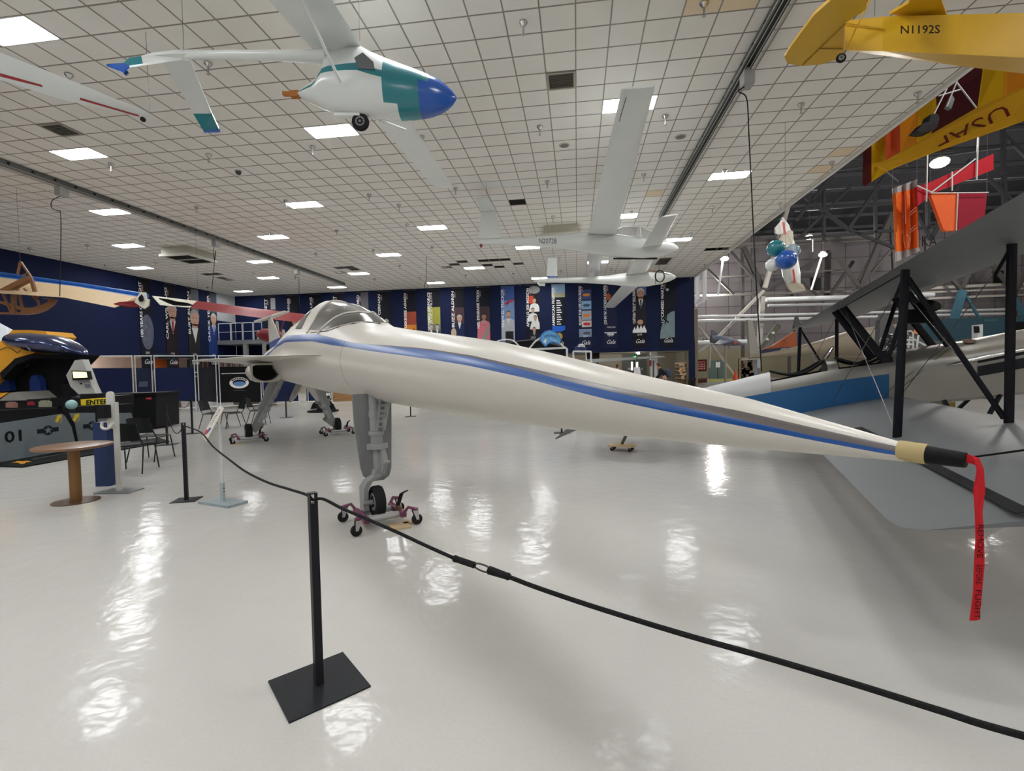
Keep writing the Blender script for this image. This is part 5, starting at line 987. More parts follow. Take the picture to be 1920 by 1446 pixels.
# rail lattice under the left blue wall
lat = thing('wall_railing', 'white tube railing in the gap below the blue left wall', 'railing', V3(XL, 16, 0))
b = MB(); y0, y1 = 9.0, 32.5
for z in (ZL-.02, ZL-.28, 1.75): b.tube([V3(XL+.05,y0,z), V3(XL+.05,y1,z)], .045 if z > 2.6 else .025, 8)
b.build('rail', pipew, lat); b = MB(); random.seed(11); y = y0
while y < y1: b.tube([V3(XL+.05,y,1.75), V3(XL+.05,y,ZL)], .022, 6); y += .25+.6*random.random()
b.build('balusters', pipew, lat); b = MB()
for y in (12,16,20,24,28,32): b.tube([V3(XL+.05,y,0), V3(XL+.05,y,ZL)], .05, 8)
b.build('posts', pipew, lat)
q = atX(306,681,XL-.6); b = MB(); b.box(q-V3(.1,1.3,.32), q+V3(.02,1.3,.32)); t = tag(b.build('wall_poster', M('orange_poster', srgb(206,104,44), .6), org=q), 'orange poster in the lit gap below the left banners', 'poster')
bk = thing('book_shelf', 'row of reddish spines in the gap above the black screens', 'shelf', atX(430,684,XL-1.2)); q0 = atY(372,684,33.5); q1 = atY(492,684,33.5); b = MB(); random.seed(5)
for k in range(100):
    x = q0[0]+(q1[0]-q0[0])*k/100; b.mi = random.randint(0, 2); b.box((x, 33.2, 1.3), (x+.05, 33.5, 2.5+.3*random.random()))
b.build('spines', [M('spine_brown', srgb(96,68,60), .7), M('spine_grey', srgb(140,130,124), .7), M('spine_dark', srgb(58,44,42), .7)], bk); b = MB(); b.box((q0[0]-.1,33.52,0),(q1[0]+.1,33.6,2.9)); b.box((q0[0]-.1,33.1,1.2),(q1[0]+.1,33.52,1.29)); b.build('carcass', M('shelf_dark', srgb(46,40,38), .7), bk)
# mezzanine in the corner
mz = thing('mezzanine', 'grey mezzanine deck with white tube railings in the far left corner', 'mezzanine', atY(430,640,33))
zm = atY(440,638,33)[2]; xm0, xm1 = atY(404,638,33)[0], atY(494,638,33)[0]
b = MB(); b.box((xm0,33,zm-.3),(xm1,YB-.02,zm)); b.build('deck', M('deck_grey', srgb(128,132,138), .5), mz)
b = MB(); xc = atY(457,650,33)[0]; b.box((xc-.14,33.1,0),(xc+.14,33.35,zm-.3)); b.box((xm1-.2,33.1,0),(xm1,33.3,zm-.3)); b.build('column', M('column_grey', srgb(150,152,152), .5), mz)
for a, c in ((409,431),(433,453),(455,473),(475,490)):
    x0, x1 = atY(a,620,33)[0], atY(c,620,33)[0]; b = MB(); b.tube(bez([V3(x0,33.05,zm), V3(x0,33.05,zm+1.15), V3(x0+.08,33.05,zm+1.25), V3(x1-.08,33.05,zm+1.25), V3(x1,33.05,zm+1.15), V3(x1,33.05,zm)],5), .03, 6); b.tube([V3(x0,33.05,zm+.62), V3(x1,33.05,zm+.62)], .022, 6); b.build('railing', pipew, mz)
x0, x1 = atY(410,600,34.8)[0], atY(433,600,34.8)[0]; b = MB(); b.box((x0,YB-.06,zm),(x1,YB-.02,zm+2.6)); b.build('doorway', M('dark_doorway', srgb(34,30,30), .6), mz)
# ---- flight simulator pod
sim = thing('flight_simulator', 'yellow and black flight simulator pod with a glossy dark canopy', 'simulator', V3(*fl(70,790)[:2], 0)); DS = 11.8
sy = M('simulator_yellow', srgb(222,158,44), .35, coat=.4, var=.03)
def sl(nm, pts, D0, D1_, mat, par): b = MB(); q = [atD(x, y, D0) for x, y in pts]; b.slab(q, unit(FW*V3(1,1,0))*(D1_-D0)); return b.build(nm, mat, par)
shell = [(-120,700),(-60,640),(0,641),(23,619),(54,619),(84,621),(92,630),(64,662),(28,672),(16,684),(0,698),(-60,760)]
sl('shell', shell, DS, DS+.75, sy, sim)
sl('shell_seam', [(0,655),(12,650),(22,653),(32,661),(44,652),(44,653.5),(32,663),(21,655),(12,652),(0,657)], DS-.01, DS+.01, M('seam_dark_ochre', srgb(120,82,20), .5), sim)
can = [(20,634,637,.05),(24,628,645,.25),(34,625,654,.38),(50,624,658,.46),(70,625,661,.5),(90,627,662.5,.5),(110,630,663.5,.46),(125,636,664.5,.4),(140,644,665,.3),(152,652,665.5,.2),(163,663,666.5,.04)]
pod('canopy', sim, can, DS-.05, None, [M('canopy_mirror_blue', srgb(60,70,110), .08, .7, coat=.5, var=0)], lambda i, j: 0)
b = MB(); b.tube([atD(44,642,DS-.52), atD(57,658,DS-.5)], .012, 6); b.build('canopy_latch', chrome, sim); b = MB(); b.tube(bez([atD(98,650,DS-.5), atD(102,646,DS-.56), atD(112,648,DS-.56), atD(124,656,DS-.5)], 5), .01, 6); b.tube(bez([atD(112,659,DS-.5), atD(117,657,DS-.55), atD(122,661,DS-.5)], 5), .014, 6); b.build('canopy_handle', black, sim)
sl('interior_back', [(-120,760),(20,676),(64,664),(163,666),(140,690),(116,720),(116,760),(0,775)], DS+.5, DS+.9, blackp, sim)
sl('side_wall', [(0,700),(28,673),(64,664),(160,666.5),(138,672),(60,672),(30,684),(4,712)], DS, DS+.3, blackp, sim)
for x0, lb in ((-4,'a'),(54,'b')):
    q = [(x0+4,706),(x0+12,703),(x0+20,712),(x0+23,733),(x0+2,735),(x0+1,715)]; o_ = sl('seat', q, DS+.3, DS+.45, M('seat_blue', srgb(28,52,110), .7), sim)
sl('console', [(-30,752),(-30,748),(0,750),(18,737),(31,735),(48,749),(48,751)], DS-.3, DS+.5, M('console_grey', srgb(132,130,124), .5), sim); sl('yellow_sill', [(-60,742),(16,736),(0,746),(-60,756)], DS-.2, DS, sy, sim)
sl('sim_floor', [(-120,752),(150,747),(150,770),(-120,776)], DS-.25, DS+1.4, black, sim)
b = MB(); q = atD(20,770,DS); 
for x in (-60,60,140): q = atD(x,768,DS+.3); b.bar(q, V3(q[0],q[1],0), .12)
b.build('leg', black, sim)
wr = thing('roller_shutter', 'bright ribbed strip behind the simulator at the left edge', 'shutter', atD(0,630,14)); b = MB()
for k in range(10): b.slab([atD(-14+k*3.6, 600+k*1.9, 14), atD(-12+k*3.6, 601+k*1.9, 14), atD(-12+k*3.6, 650-k*2.8, 14), atD(-14+k*3.6, 651-k*2.8, 14)], FW*.05)
b.build('ribs', M('glowing_rib', (.8,.84,.88), .4, emit=.12, var=0), wr); b = MB(); b.slab([atD(-20,596,14.1), atD(22,619,14.1), atD(0,650,14.1), atD(-20,664,14.1)], FW*.05); b.build('backing', M('rib_shadow', srgb(110,130,150), .5), wr); q = atD(-18,650,14.1); b = MB(); b.bar(q, V3(q[0],q[1],0), .1); b.build('support', steel, wr)  # ribs glow faintly so they read as brightly lit
ms = thing('monitor_stand', 'slanted white info stand with a yellow-lit monitor by the simulator', 'info stand', V3(*fl(163,800)[:2], 0)); DM = 11.6
sl('panel', [(140,676),(154,674),(162,695),(172,722),(180,739),(148,740),(132,725),(124,704)], DM, DM+.18, M('stand_pale_grey', srgb(176,176,172), .5), ms); o_ = sl('monitor', [(134,695),(164,696),(167,712),(136,713.5)], DM-.12, DM-.02, black, ms)
sl('screen', [(136,697),(161,698),(163,708),(138,709)], DM-.135, DM-.121, M('screen_glow', srgb(236,226,150), .5, emit=1.2, var=0), o_); sl('small_print', [(158,721),(168,720),(170,727),(160,727)], DM-.01, DM, M('print_grey', srgb(120,128,140), .6), ms); sl('small_print', [(150,718),(153,718),(153,721),(150,721)], DM-.01, DM, black, ms); sl('base', [(150,739),(182,738),(186,790),(150,792)], DM-.05, DM+.3, black, ms)
# ---- grey barrier with numbers and roundels
C0, C1 = fl(0,869), fl(250,826); cx = unit(C1-C0); cn_ = unit(np.cross(cx, V3(0,0,1))); cn_ = cn_ if np.dot(cn_, EYEP-C0) > 0 else -cn_
def onb(x, y, o=0): return onp(x, y, C0+cn_*o, cn_)
bar_ = thing('barrier', 'grey airplane-style barrier marked 01 with black top and yellow arrows', 'barrier', C0); bg1 = M('barrier_grey', srgb(112,122,128), .5, var=.06)
def bs_(nm, px, o, th, mat, par=None): b = MB(); b.slab([onb(x, y, o) for x, y in px], -cn_*th); return b.build(nm, mat, par or bar_)
bs_('core', [(-160,775),(0,770),(125,764),(250,757),(252,824),(135,845),(0,868),(-160,897)], 0, .35, black)
bs_('grey_panel', [(-160,822),(0,794),(116,776),(122,780),(134,800),(141,829),(135,843),(0,867),(-160,895)], .025, .02, bg1); bs_('grey_panel', [(130,774.5),(184,774),(206,776),(206,828),(149,838),(147,824),(141,795)], .025, .02, bg1); bs_('grey_panel', [(208,775),(246,774),(254,800),(252,822),(208,828)], .025, .02, bg1)
text('number', '01', .30, blackp, bar_, onb(28,819,.03), cx, V3(0,0,1), width=np.linalg.norm(onb(44,819)-onb(12,819)), bold=.02)
for x, y in ((90,807),(173,798)):
    b = MB(); c0 = onb(x, y, .028); r = .10; b.slab(ell(c0, cx*r, V3(0,0,r), 18), cn_*.003); b.slab([c0-cx*.21+V3(0,0,.045), c0-cx*.21-V3(0,0,.045), c0+cx*.21-V3(0,0,.045), c0+cx*.21+V3(0,0,.045)], cn_*.002); o_ = b.build('roundel', M('roundel_ink', srgb(34,38,44), .6), bar_)
    b = MB(); b.slab([c0+cn_*.004+cx*d*math.cos(a)+V3(0,0,d*math.sin(a)) for a, d in [(math.pi/2+math.pi*i/5, .085 if i % 2 == 0 else .035) for i in range(10)]], cn_*.002); b.build('star', bg1, o_)
yar = M('arrow_yellow', srgb(226,194,52), .5)
for x, y in ((109,785),(142,783)):
    bs_('arrow', [(x-6,y+5),(x-2,y-3),(x-3,y-5),(x+6,y-8),(x+7,y-1),(x+4,y-1),(x-1,y+8)], .03, .004, yar); bs_('arrow_pale_stroke', [(x+2,y+8),(x+6,y),(x+9,y+1),(x+4,y+10)], .03, .004, M('arrow_pale', srgb(156,152,100), .5))  # pale stroke printed beside each yellow arrow
b = MB(); b.slab([fl(-160,905), fl(0,876), fl(42,877.5), fl(150,858), fl(318,829), fl(296,822), fl(0,868)], V3(0,0,.025)); o_ = b.build('floor_mat', M('mat_black', srgb(22,24,24), .7), bar_)
b = MB(); b.slab([fl(x, y)+V3(0,0,.027) for x, y in [(22,870),(30,869),(32,867.5),(44,868),(50,867),(60,868.5),(48,870),(46,872.5),(38,873),(36,871)]], V3(0,0,.003)); b.build('orange_bird', M('mat_orange', srgb(206,146,40), .6), o_); b = MB()
for k in range(12): b.bar(fl(62+k*6, 864-k*1.05)+V3(0,0,.03), fl(67+k*6, 862.5-k*1.05)+V3(0,0,.03), .02, .004)
b.build('mat_lettering', M('mat_grey', srgb(110,112,110), .6), o_)
# console box with the ENTER sign
DC = DY(292,802); cb = thing('console_box', 'long black console behind the chairs at the end of the barrier', 'console', V3(*fl(270,805)[:2], 0)); sl('body', [(150,744),(292,739),(293,802),(225,808),(150,800)], DC-.4, DC+.6, M('console_black', srgb(26,28,29), .5), cb); sl('top', [(148,741),(293,736),(293,740),(148,745)], DC-.45, DC+.65, black, cb); sl('sticker', [(273,746),(283,745),(284,749),(274,749)], DC-.42, DC-.4, M('red_sticker', srgb(190,60,64), .5), cb); sl('lower_shelf', [(225,792),(270,786),(270,790),(225,797)], DC-.6, DC-.4, M('shelf_grey', srgb(70,72,72), .5), cb)
es = thing('enter_sign', 'yellow sign reading ENTER beside the hand sanitizer stand', 'sign', V3(*atD(180,752,10.2)[:2], .9)); sl('board', [(151,749),(208,745),(208,758),(152,760.5)], 10.2, 10.24, M('sign_yellow', srgb(228,204,36), .5, var=.03), es); text('lettering', 'ENTER', .14, black, es, atD(182,754.3,10.185), atD(208,752.3,10.18)-atD(152,755.2,10.18), UP, width=.47, bold=.03); b = MB(); q = atD(180,759,10.22); b.tube([q, V3(q[0],q[1],0)], .02, 6); b.build('post', black, es)
mo = thing('monitor', 'black monitor seen from behind on the counter beyond the barrier', 'monitor', atD(112,757,9.9)); sl('case', [(95,746),(129,744),(129,761),(94,763)], 9.9, 9.97, blackp, mo); sl('stand', [(108,761),(116,761),(118,772),(106,772)], 9.95, 9.99, black, mo)
bw_ = M('teal_glass_ball', srgb(136,176,176), .2, coat=.5); p = atD(134,759,9.9); t = thing('globe', 'small pale teal globe right of the black monitor', 'globe', p); b = MB(); b.ball(p, .1, 16, 10); b.build('sphere', bw_, t); b = MB(); b.lathe([(.05,-.14),(.03,-.09)], p); b.build('foot', black, t)
ct = thing('counter', 'black counter running behind the grey barrier', 'counter', V3(*atD(60,770,10)[:2], 0)); b = MB(); q = [onb(-160,775,-.5), onb(250,757,-.5)]; b.slab([q[0]*V3(1,1,0)+V3(0,0,.80), q[1]*V3(1,1,0)+V3(0,0,.80), q[1]*V3(1,1,0)-cn_*.5+V3(0,0,.80), q[0]*V3(1,1,0)-cn_*.5+V3(0,0,.80)], V3(0,0,.04)); b.build('top', black, ct); b = MB(); b.slab([q[0]*V3(1,1,0)-cn_*.4, q[1]*V3(1,1,0)-cn_*.4, q[1]*V3(1,1,0)-cn_*.4+V3(0,0,.8), q[0]*V3(1,1,0)-cn_*.4+V3(0,0,.8)], -cn_*.05); b.build('front', black, ct)
for x, y, s_, mt_, lb, nm, cat in ((58,757,.05,redp,'small red and white box on the counter','snack_box','box'), (85,758,.09,M('pale_olive_bin', srgb(140,140,120), .6),'pale olive box left of the black monitor','storage_box','box'), (22,760,.08,M('pinkish_parts', srgb(150,110,100), .6),'pinkish gloves lying at the left end of the counter','glove_pile','gloves')):
    p = atD(x, y, 9.6); b = MB(); b.obox(p, RT*s_, FW*s_*.5, UP*s_*.6); b.obox(p+UP*s_*.7, RT*s_*.7, FW*s_*.4, UP*s_*.12); tag(b.build(nm, mt_, org=p), lb, cat)
# ---- round cafe table, kiosk, sanitizer stand
brn = M('brown_laminate', srgb(126,92,68), .35, var=.08, coat=.2); ped = M('bronze_tube', srgb(130,92,54), .35, .3)
p = fl(143,940)*V3(1,1,0); t = thing('round_table', 'round brown pedestal table at the left', 'table', p)
b = MB(); b.lathe([(.385,.695),(.40,.70),(.40,.725),(.385,.73)], p, n=48); b.build('top', brn, t); b = MB(); b.lathe([(.062,.012),(.062,.69)], p, n=24); b.build('pedestal', ped, t); b = MB(); b.lathe([(.245,0),(.245,.008),(.07,.018)], p, n=40); b.build('base', M('bronze_plate', srgb(92,68,52), .4, .3), t)
p = fl(204,909)*V3(1,1,0); t = thing('info_kiosk', 'slim blue pedestal box behind the hand sanitizer stand', 'pedestal', p); b = MB(); b.obox(p+V3(0,0,.46), unit(RT*V3(1,1,0))*.10, unit(FW*V3(1,1,0))*.11, V3(0,0,.46)); b.build('body', M('kiosk_blue', srgb(17,42,88), .5), t); b = MB(); b.obox(p+V3(0,0,.926), unit(RT*V3(1,1,0))*.105, unit(FW*V3(1,1,0))*.115, V3(0,0,.006)); b.build('cap', M('kiosk_cap', srgb(16,34,72), .4), t)
p = fl(224,922)*V3(1,1,0); rx, ry = unit(RT*V3(1,1,0)), unit(FW*V3(1,1,0)); t = thing('sanitizer_stand', 'white hand sanitizer stand on a grey plate foot', 'sanitizer stand', p); sw = M('sanitizer_white', srgb(206,206,200), .35)
b = MB(); b.obox(p+V3(0,0,.008), rx*.24, ry*.14, V3(0,0,.008)); b.build('base_plate', M('plate_grey', srgb(132,136,136), .4, .4), t); b = MB(); b.obox(p+V3(0,0,.62), rx*.035, ry*.014, V3(0,0,.62)); b.build('pole', sw, t)
bk_ = p-rx*.05; b = MB(); b.slab([bk_+rx*a+V3(0,0,z) for a, z in [(-.05,.88),(.05,.88),(.05,1.33)]+[(.05*math.cos(k), 1.34+.05*math.sin(k)) for k in np.linspace(.2,2.9,8)]+[(-.05,1.33)]], -ry*.03); b.build('backboard', sw, t)
b = MB(); b.obox(bk_-ry*.09-rx*.03+V3(0,0,1.12), rx*.05, ry*.05, V3(0,0,.09)); b.build('dispenser', M('dispenser_black', srgb(30,32,34), .35), t); b = MB(); b.tube(bez([bk_-ry*.05-rx*.1+V3(0,0,.97), bk_-ry*.1-rx*.06+V3(0,0,.90), bk_-ry*.1+rx*.02+V3(0,0,.89), bk_-ry*.05+rx*.06+V3(0,0,.97)], 6), .018, 8); b.build('drip_tray', sw, t)
# ---- slanted sign stand
p = fl(418,944)*V3(1,1,0); t = thing('sign_stand', 'slanted white info sign on a clear post with a pale grey plate foot', 'sign stand', p); e1, e2 = unit(fl(462,948)-fl(374,935)), None; e1[2] = 0; e1 = unit(e1); e2 = V3(-e1[1], e1[0], 0)
b = MB(); b.obox(p+V3(0,0,.014), e1*.28, e2*.13, V3(0,0,.014)); b.build('base_plate', M('pale_blue_grey', srgb(150,162,166), .45), t); b = MB(); b.obox(p+V3(0,0,.14), e1*.03, e2*.014, V3(0,0,.12)); b.build('bracket', M('bracket_grey', srgb(168,178,180), .4), t)
DSg = float(np.dot(p-EYEP, FW)); b = MB(); b.slab([atD(414,930,DSg), atD(420,930,DSg), atD(413,795,DSg), atD(407,795,DSg)], ry*.012); b.build('post', M('clear_acrylic', (.86,.88,.88), .12, var=0, trans=.6, alpha=.55), t)
for k in (-1, 1): b = MB(); b.lathe([(.008,-.035),(.008,.035)], p+V3(0,0,.17+.02*k), e1, 8); b.build('bolt', dst, t)
sq = [atD(411,761,DSg+.08), atD(420,765,DSg+.03), atD(386,828,DSg-.12), atD(379,817,DSg-.04)]; b = MB(); b.slab(sq, unit(np.cross(sq[1]-sq[0], sq[3]-sq[0]))*.008); b.build('sign_plate', M('sign_ivory', srgb(208,202,190), .4), t)
nq = -unit(np.cross(sq[1]-sq[0], sq[3]-sq[0])); S_ = lambda u, v: sq[0]+(sq[1]-sq[0])*u+(sq[3]-sq[0])*v+nq*.002
if np.dot(nq, EYEP-sq[0]) < 0: nq = -nq; S_ = lambda u, v: sq[0]+(sq[1]-sq[0])*u+(sq[3]-sq[0])*v+nq*.01
for c_, r_, nm in ((srgb(176,60,66), ((.1,.78),(.62,.78),(.55,.93),(.12,.95)), 'red_print'), (srgb(60,66,140), ((.45,.72),(.8,.68),(.9,.86),(.6,.92)), 'blue_print')): b = MB(); b.slab([S_(u, v) for u, v in r_], nq*.001); b.build(nm, M('sign_'+nm, c_, .5), t)
b = MB()
for k in range(9): b.slab([S_(.3,.1+.06*k), S_(.62-.06*(k % 3),.1+.06*k), S_(.62-.06*(k % 3),.12+.06*k), S_(.3,.12+.06*k)], nq*.001)
b.build('print_lines', M('print_ink', srgb(90,88,86), .6), t)
# ---- black stacking chairs
ch = M('chair_black_plastic', srgb(26,28,29), .5); chl = M('chair_leg_black', srgb(20,21,22), .35, .3)
def chair0(label):
    t = thing('stacking_chair', label, 'chair', (0,0,0), 'black stacking chairs')
    b = MB(); G = [[V3(-.22+.44*i/6, -.21+.44*j/6, .45+.018*((i-3)/3)**2+.012*((j-3)/3)**2) for i in range(7)] for j in range(7)]
    for o_, fl_ in ((0,0),(-.012,1)):
        f = [[j*7+i, j*7+i+1, (j+1)*7+i+1, (j+1)*7+i] for j in range(6) for i in range(6)]; b.add([p+V3(0,0,o_) for r in G for p in r], f if not fl_ else [q[::-1] for q in f], True)
    b.build('seat', ch, t)
    b = MB(); G = [[V3((-.22+.44*i/6)*(1-.1*max(0,(j-4)/2)), .22+.10*j/6-.035*(1-((i-3)/3)**2)*-1, .54+.30*j/6-(.03*((i-3)/3)**2 if j == 6 else 0)) for i in range(7)] for j in range(7)]
    for o_, fl_ in ((0,1),(.012,0)):
        f = [[j*7+i, j*7+i+1, (j+1)*7+i+1, (j+1)*7+i] for j in range(6) for i in range(6)]; b.add([p+V3(0,o_,0) for r in G for p in r], f if not fl_ else [q[::-1] for q in f], True)
    b.build('backrest', ch, t)
    for sx_ in (-1, 1):
        b = MB(); b.tube([V3(sx_*.25,-.27,0), V3(sx_*.225,-.2,.44)], .011, 8); b.build('leg', chl, t); b = MB(); b.tube([V3(sx_*.25,.30,0), V3(sx_*.225,.17,.44), V3(sx_*.225,.245,.55), V3(sx_*.2,.31,.8)], .011, 8); b.build('leg', chl, t)
        b = MB(); b.tube([V3(sx_*.225,-.2,.44), V3(sx_*.225,.17,.44)], .011, 8); b.build('side_rail', chl, t)
    return t
CH = [(252,884,3.5,'black chair nearest the camera, right beside the sanitizer pole'), (285,862,3.3,'black chair in front of the second one, at the end of the barrier mat'), (402,803,1.7,'black chair left of the slanted sign, facing away toward the black screens'), (437,802,-.6,'black chair in front of the oval logo, right of the slanted sign'), (486,796,1.9,'black chair half hidden by the left main wheel leg of the jet')]
ct_ = chair0(CH[0][3])
for k, (x, y, rz, lb) in enumerate(CH):
    p = fl(x, y)*V3(1,1,0)
    if k == 0: ct_.location = p; ct_.rotation_euler = (0,0,rz)
    else: dup(ct_, p, rz, lb)
# rocket with a checkered band under the jet
p = fl(606,772)*V3(1,1,0); Dr = float(np.dot(p-EYEP, FW)); t = thing('rocket', 'grey rocket with a black and white checkered band seen under the jet belly', 'rocket', p); k_ = Dr/FPX
b = MB(); b.lathe([(14*k_,16*k_),(14*k_,40*k_),(13*k_,70*k_),(9*k_,110*k_),(1*k_,140*k_)], p, n=20); b.build('body', M('rocket_grey', srgb(96,98,98), .45), t)
for r_ in range(2):
    for i in range(10):
        if (i+r_) % 2: continue
        a = 2*math.pi*i/10; b = MB(); b.slab([p+V3(math.cos(c)*14.3*k_, math.sin(c)*14.3*k_, z) for c, z in ((a,(25+r_*5)*k_),(a+.628,(25+r_*5)*k_),(a+.628,(30+r_*5)*k_),(a,(30+r_*5)*k_))], V3(math.cos(a+.31),math.sin(a+.31),0)*.01); b.build('white_check', wht, t)
b = MB(); b.lathe([(14.15*k_,25*k_),(14.15*k_,35*k_)], p, n=20, cap=False); b.build('black_band', black, t)
for a in (0,1.57,3.14,4.71): d_ = RT*math.cos(a)+unit(FW*V3(1,1,0))*math.sin(a); b = MB(); b.slab([p+d_*12*k_+V3(0,0,22*k_), p+d_*20*k_+V3(0,0,14*k_), p+d_*24*k_+V3(0,0,4*k_), p+d_*12*k_+V3(0,0,6*k_)], np.cross(d_, V3(0,0,1))*.04); b.build('fin', black, t)
b = MB(); b.lathe([(28*k_,0),(28*k_,3*k_),(12*k_,5*k_),(12*k_,16*k_)], p, n=20); b.build('stand', black, t)
st6 = fl(1053,812); stanchion(st6, .1, 'black stanchion whose foot shows just below the jet nose'); stanchion(fl(770,781), .3, 'black stanchion right of the grey gear door, mostly hidden by the jet')
vt('right_elevator_tip', [(1065,804,9.6),(1083,806,9.6),(1042,824,9.9),(1041,823.5,9.9)], silv, bip, V3(0,0,.015))
# ---- gliders at the left wall
pg = thing('primary_glider', 'wooden open-frame primary glider with a long blue-edged cream wing at the left', 'glider', atD(60,560,17)); cream = M('cream_fabric', srgb(200,176,140), .7, var=.06); lbl = M('blue_leading_edge', srgb(34,98,180), .4); frw = M('varnished_frame_wood', srgb(128,86,52), .5, var=.15)
b = MB(); b.wing([(atD(-260,484,17.4), atD(-300,512,15.6), .2, zt1), (atD(0,517,17.2), atD(-30,548,15.3), .2, zt1), (atD(150,537,17.0), atD(120,558,15.2), .2, zt1), (atD(268,556,16.9), atD(215,577,15.2), .18, zt1)], 11, mats=lambda i, j: 1 if (j < 3 or j > 13) else 0); b.build('wing', [cream, lbl], pg)
b = MB(); b.tube([atD(-260,480,17.3), atD(0,514.5,17.1), atD(150,535,16.9), atD(276,555,16.8)], .085, 8); b.build('leading_edge', lbl, pg)
DG = 15.6; W_ = lambda x, y: atD(x, y, DG)
b = MB(); b.slab([W_(x, y) for x, y in [(-80,588),(0,588.5),(45,590),(65,588),(82,582),(95,573),(103,562),(101,560),(92,561),(88,567),(76,572),(60,577),(45,577),(20,571),(0,564),(-80,556),(-80,562),(0,569),(20,576),(40,582),(38,586),(0,585.5),(-80,585)]], unit(FW*V3(1,1,0))*.12); b.build('keel', frw, pg)
for p0_, p1_, w_ in (((38,491),(33,514),.05),((39,491),(60,522),.05),((59,522),(70,558),.07),((57,524),(68,562),.05),((5,548),(56,522),.16),((25,540),(27,588),.10),((33,542),(42,576),.06),((5,550),(22,588),.05),((45,541),(72,566),.05),((80,560),(100,560),.03),((72,563),(73,577),.04),((40,517),(52,512),.03),((76,548),(79,556),.03)):
    b = MB(); b.bar(W_(*p0_), W_(*p1_), w_, w_, FW); b.build('frame_strut', frw, pg)
hang(W_(38,491), parent=pg)
rp = thing('red_airplane', 'red fabric airplane with a white wing panel bearing a black cross, above the left banners', 'airplane', atD(450,590,21)); rfab = M('red_fabric', srgb(122,18,26), .5, var=.08); crm = M('cream_panel', srgb(208,204,190), .5)
b = MB(); b.wing([(atD(285,555,18.5), atD(300,572,17.6), .1, zt1), (atD(372,565.5,19.5), atD(356,577,18.3), .16, zt1), (atD(470,578,21), atD(440,590,19.6), .18, zt1), (atD(590,592,23), atD(570,606,21.4), .18, zt1)], 11, mats=lambda i, j: 0 if i == 0 else 1); b.build('wing', [crm, rfab], rp)
vt('black_cross', [(298,559,17.4),(316,561,17.5),(330,565,17.6),(352,568,17.9),(362,572,18),(345,572.5,17.9),(325,571,17.6),(312,566,17.5)], blackp, rp, V3(0,0,-.03)); 
o_ = vt('rudder', [(263,548,14.9),(272,548,14.9),(274,560,14.9),(279,561,14.9),(278,573,14.9),(270,579,14.9),(252,567,14.9),(256,558,14.9)], crm, rp, FW*.05); vt('eagle_marking', [(261,556,14.86),(265,552,14.86),(268,556,14.86),(269,562,14.86),(265,566,14.86),(261,565,14.86),(259,560,14.86)], blackp, o_, FW*.02)
vt('red_tailplane', [(213,571,15.0),(225,568,15.0),(252,566,14.95),(262,576,14.95),(240,577,15.0)], rfab, rp, V3(0,0,.03))
b = MB(); b.lathe([(.02,-.35),(.14,-.25),(.28,0),(.30,.5)], atD(494,628,22), unit(atD(500,629,22)-atD(484,628,22)), 16); b.build('red_cowl', rfab, rp); b = MB(); b.slab([atD(482,620,21.9), atD(485,619,21.9), atD(485.5,628,21.9), atD(484,636,21.9), atD(481.5,636,21.9), atD(482.5,628,21.9)], RT*.03); b.build('propeller', crm, rp)
b = MB(); b.tube([atD(500,629,22), atD(560,640,24)], .3, 10); b.tube([atD(510,625,22), atD(505,600,22)], .03, 6); b.tube([atD(525,622,22.4), atD(535,596,22)], .03, 6); b.build('fuselage', rfab, rp)
for x0, y0 in ((517,601),(529,617)): vt('white_fin', [(x0-2,y0+22,21.8),(x0,y0,21.8),(x0+3,y0+2,21.8),(x0+5,y0+22,21.8)], crm, rp, FW*.1)
b = MB(); q = atD(372,566,19.5); b.tube([q, V3(q[0],q[1],ZC-.01)], .004, 5); b.build('suspension_cable', cabm, rp)
sp_ = thing('wall_speaker', 'dark speaker box low on the blue left wall under the first banner', 'speaker', atX(306,668,XL+.2)); q = atX(306,668,XL+.2); b = MB(); b.box(q-V3(.18,.7,.18), q+V3(.18,.7,.14)); b.build('cabinet', M('speaker_slate', srgb(52,58,70), .5), sp_); b = MB(); b.box(q+V3(.181,-.6,-.14), q+V3(.19,.6,.1)); b.build('grille', black, sp_)
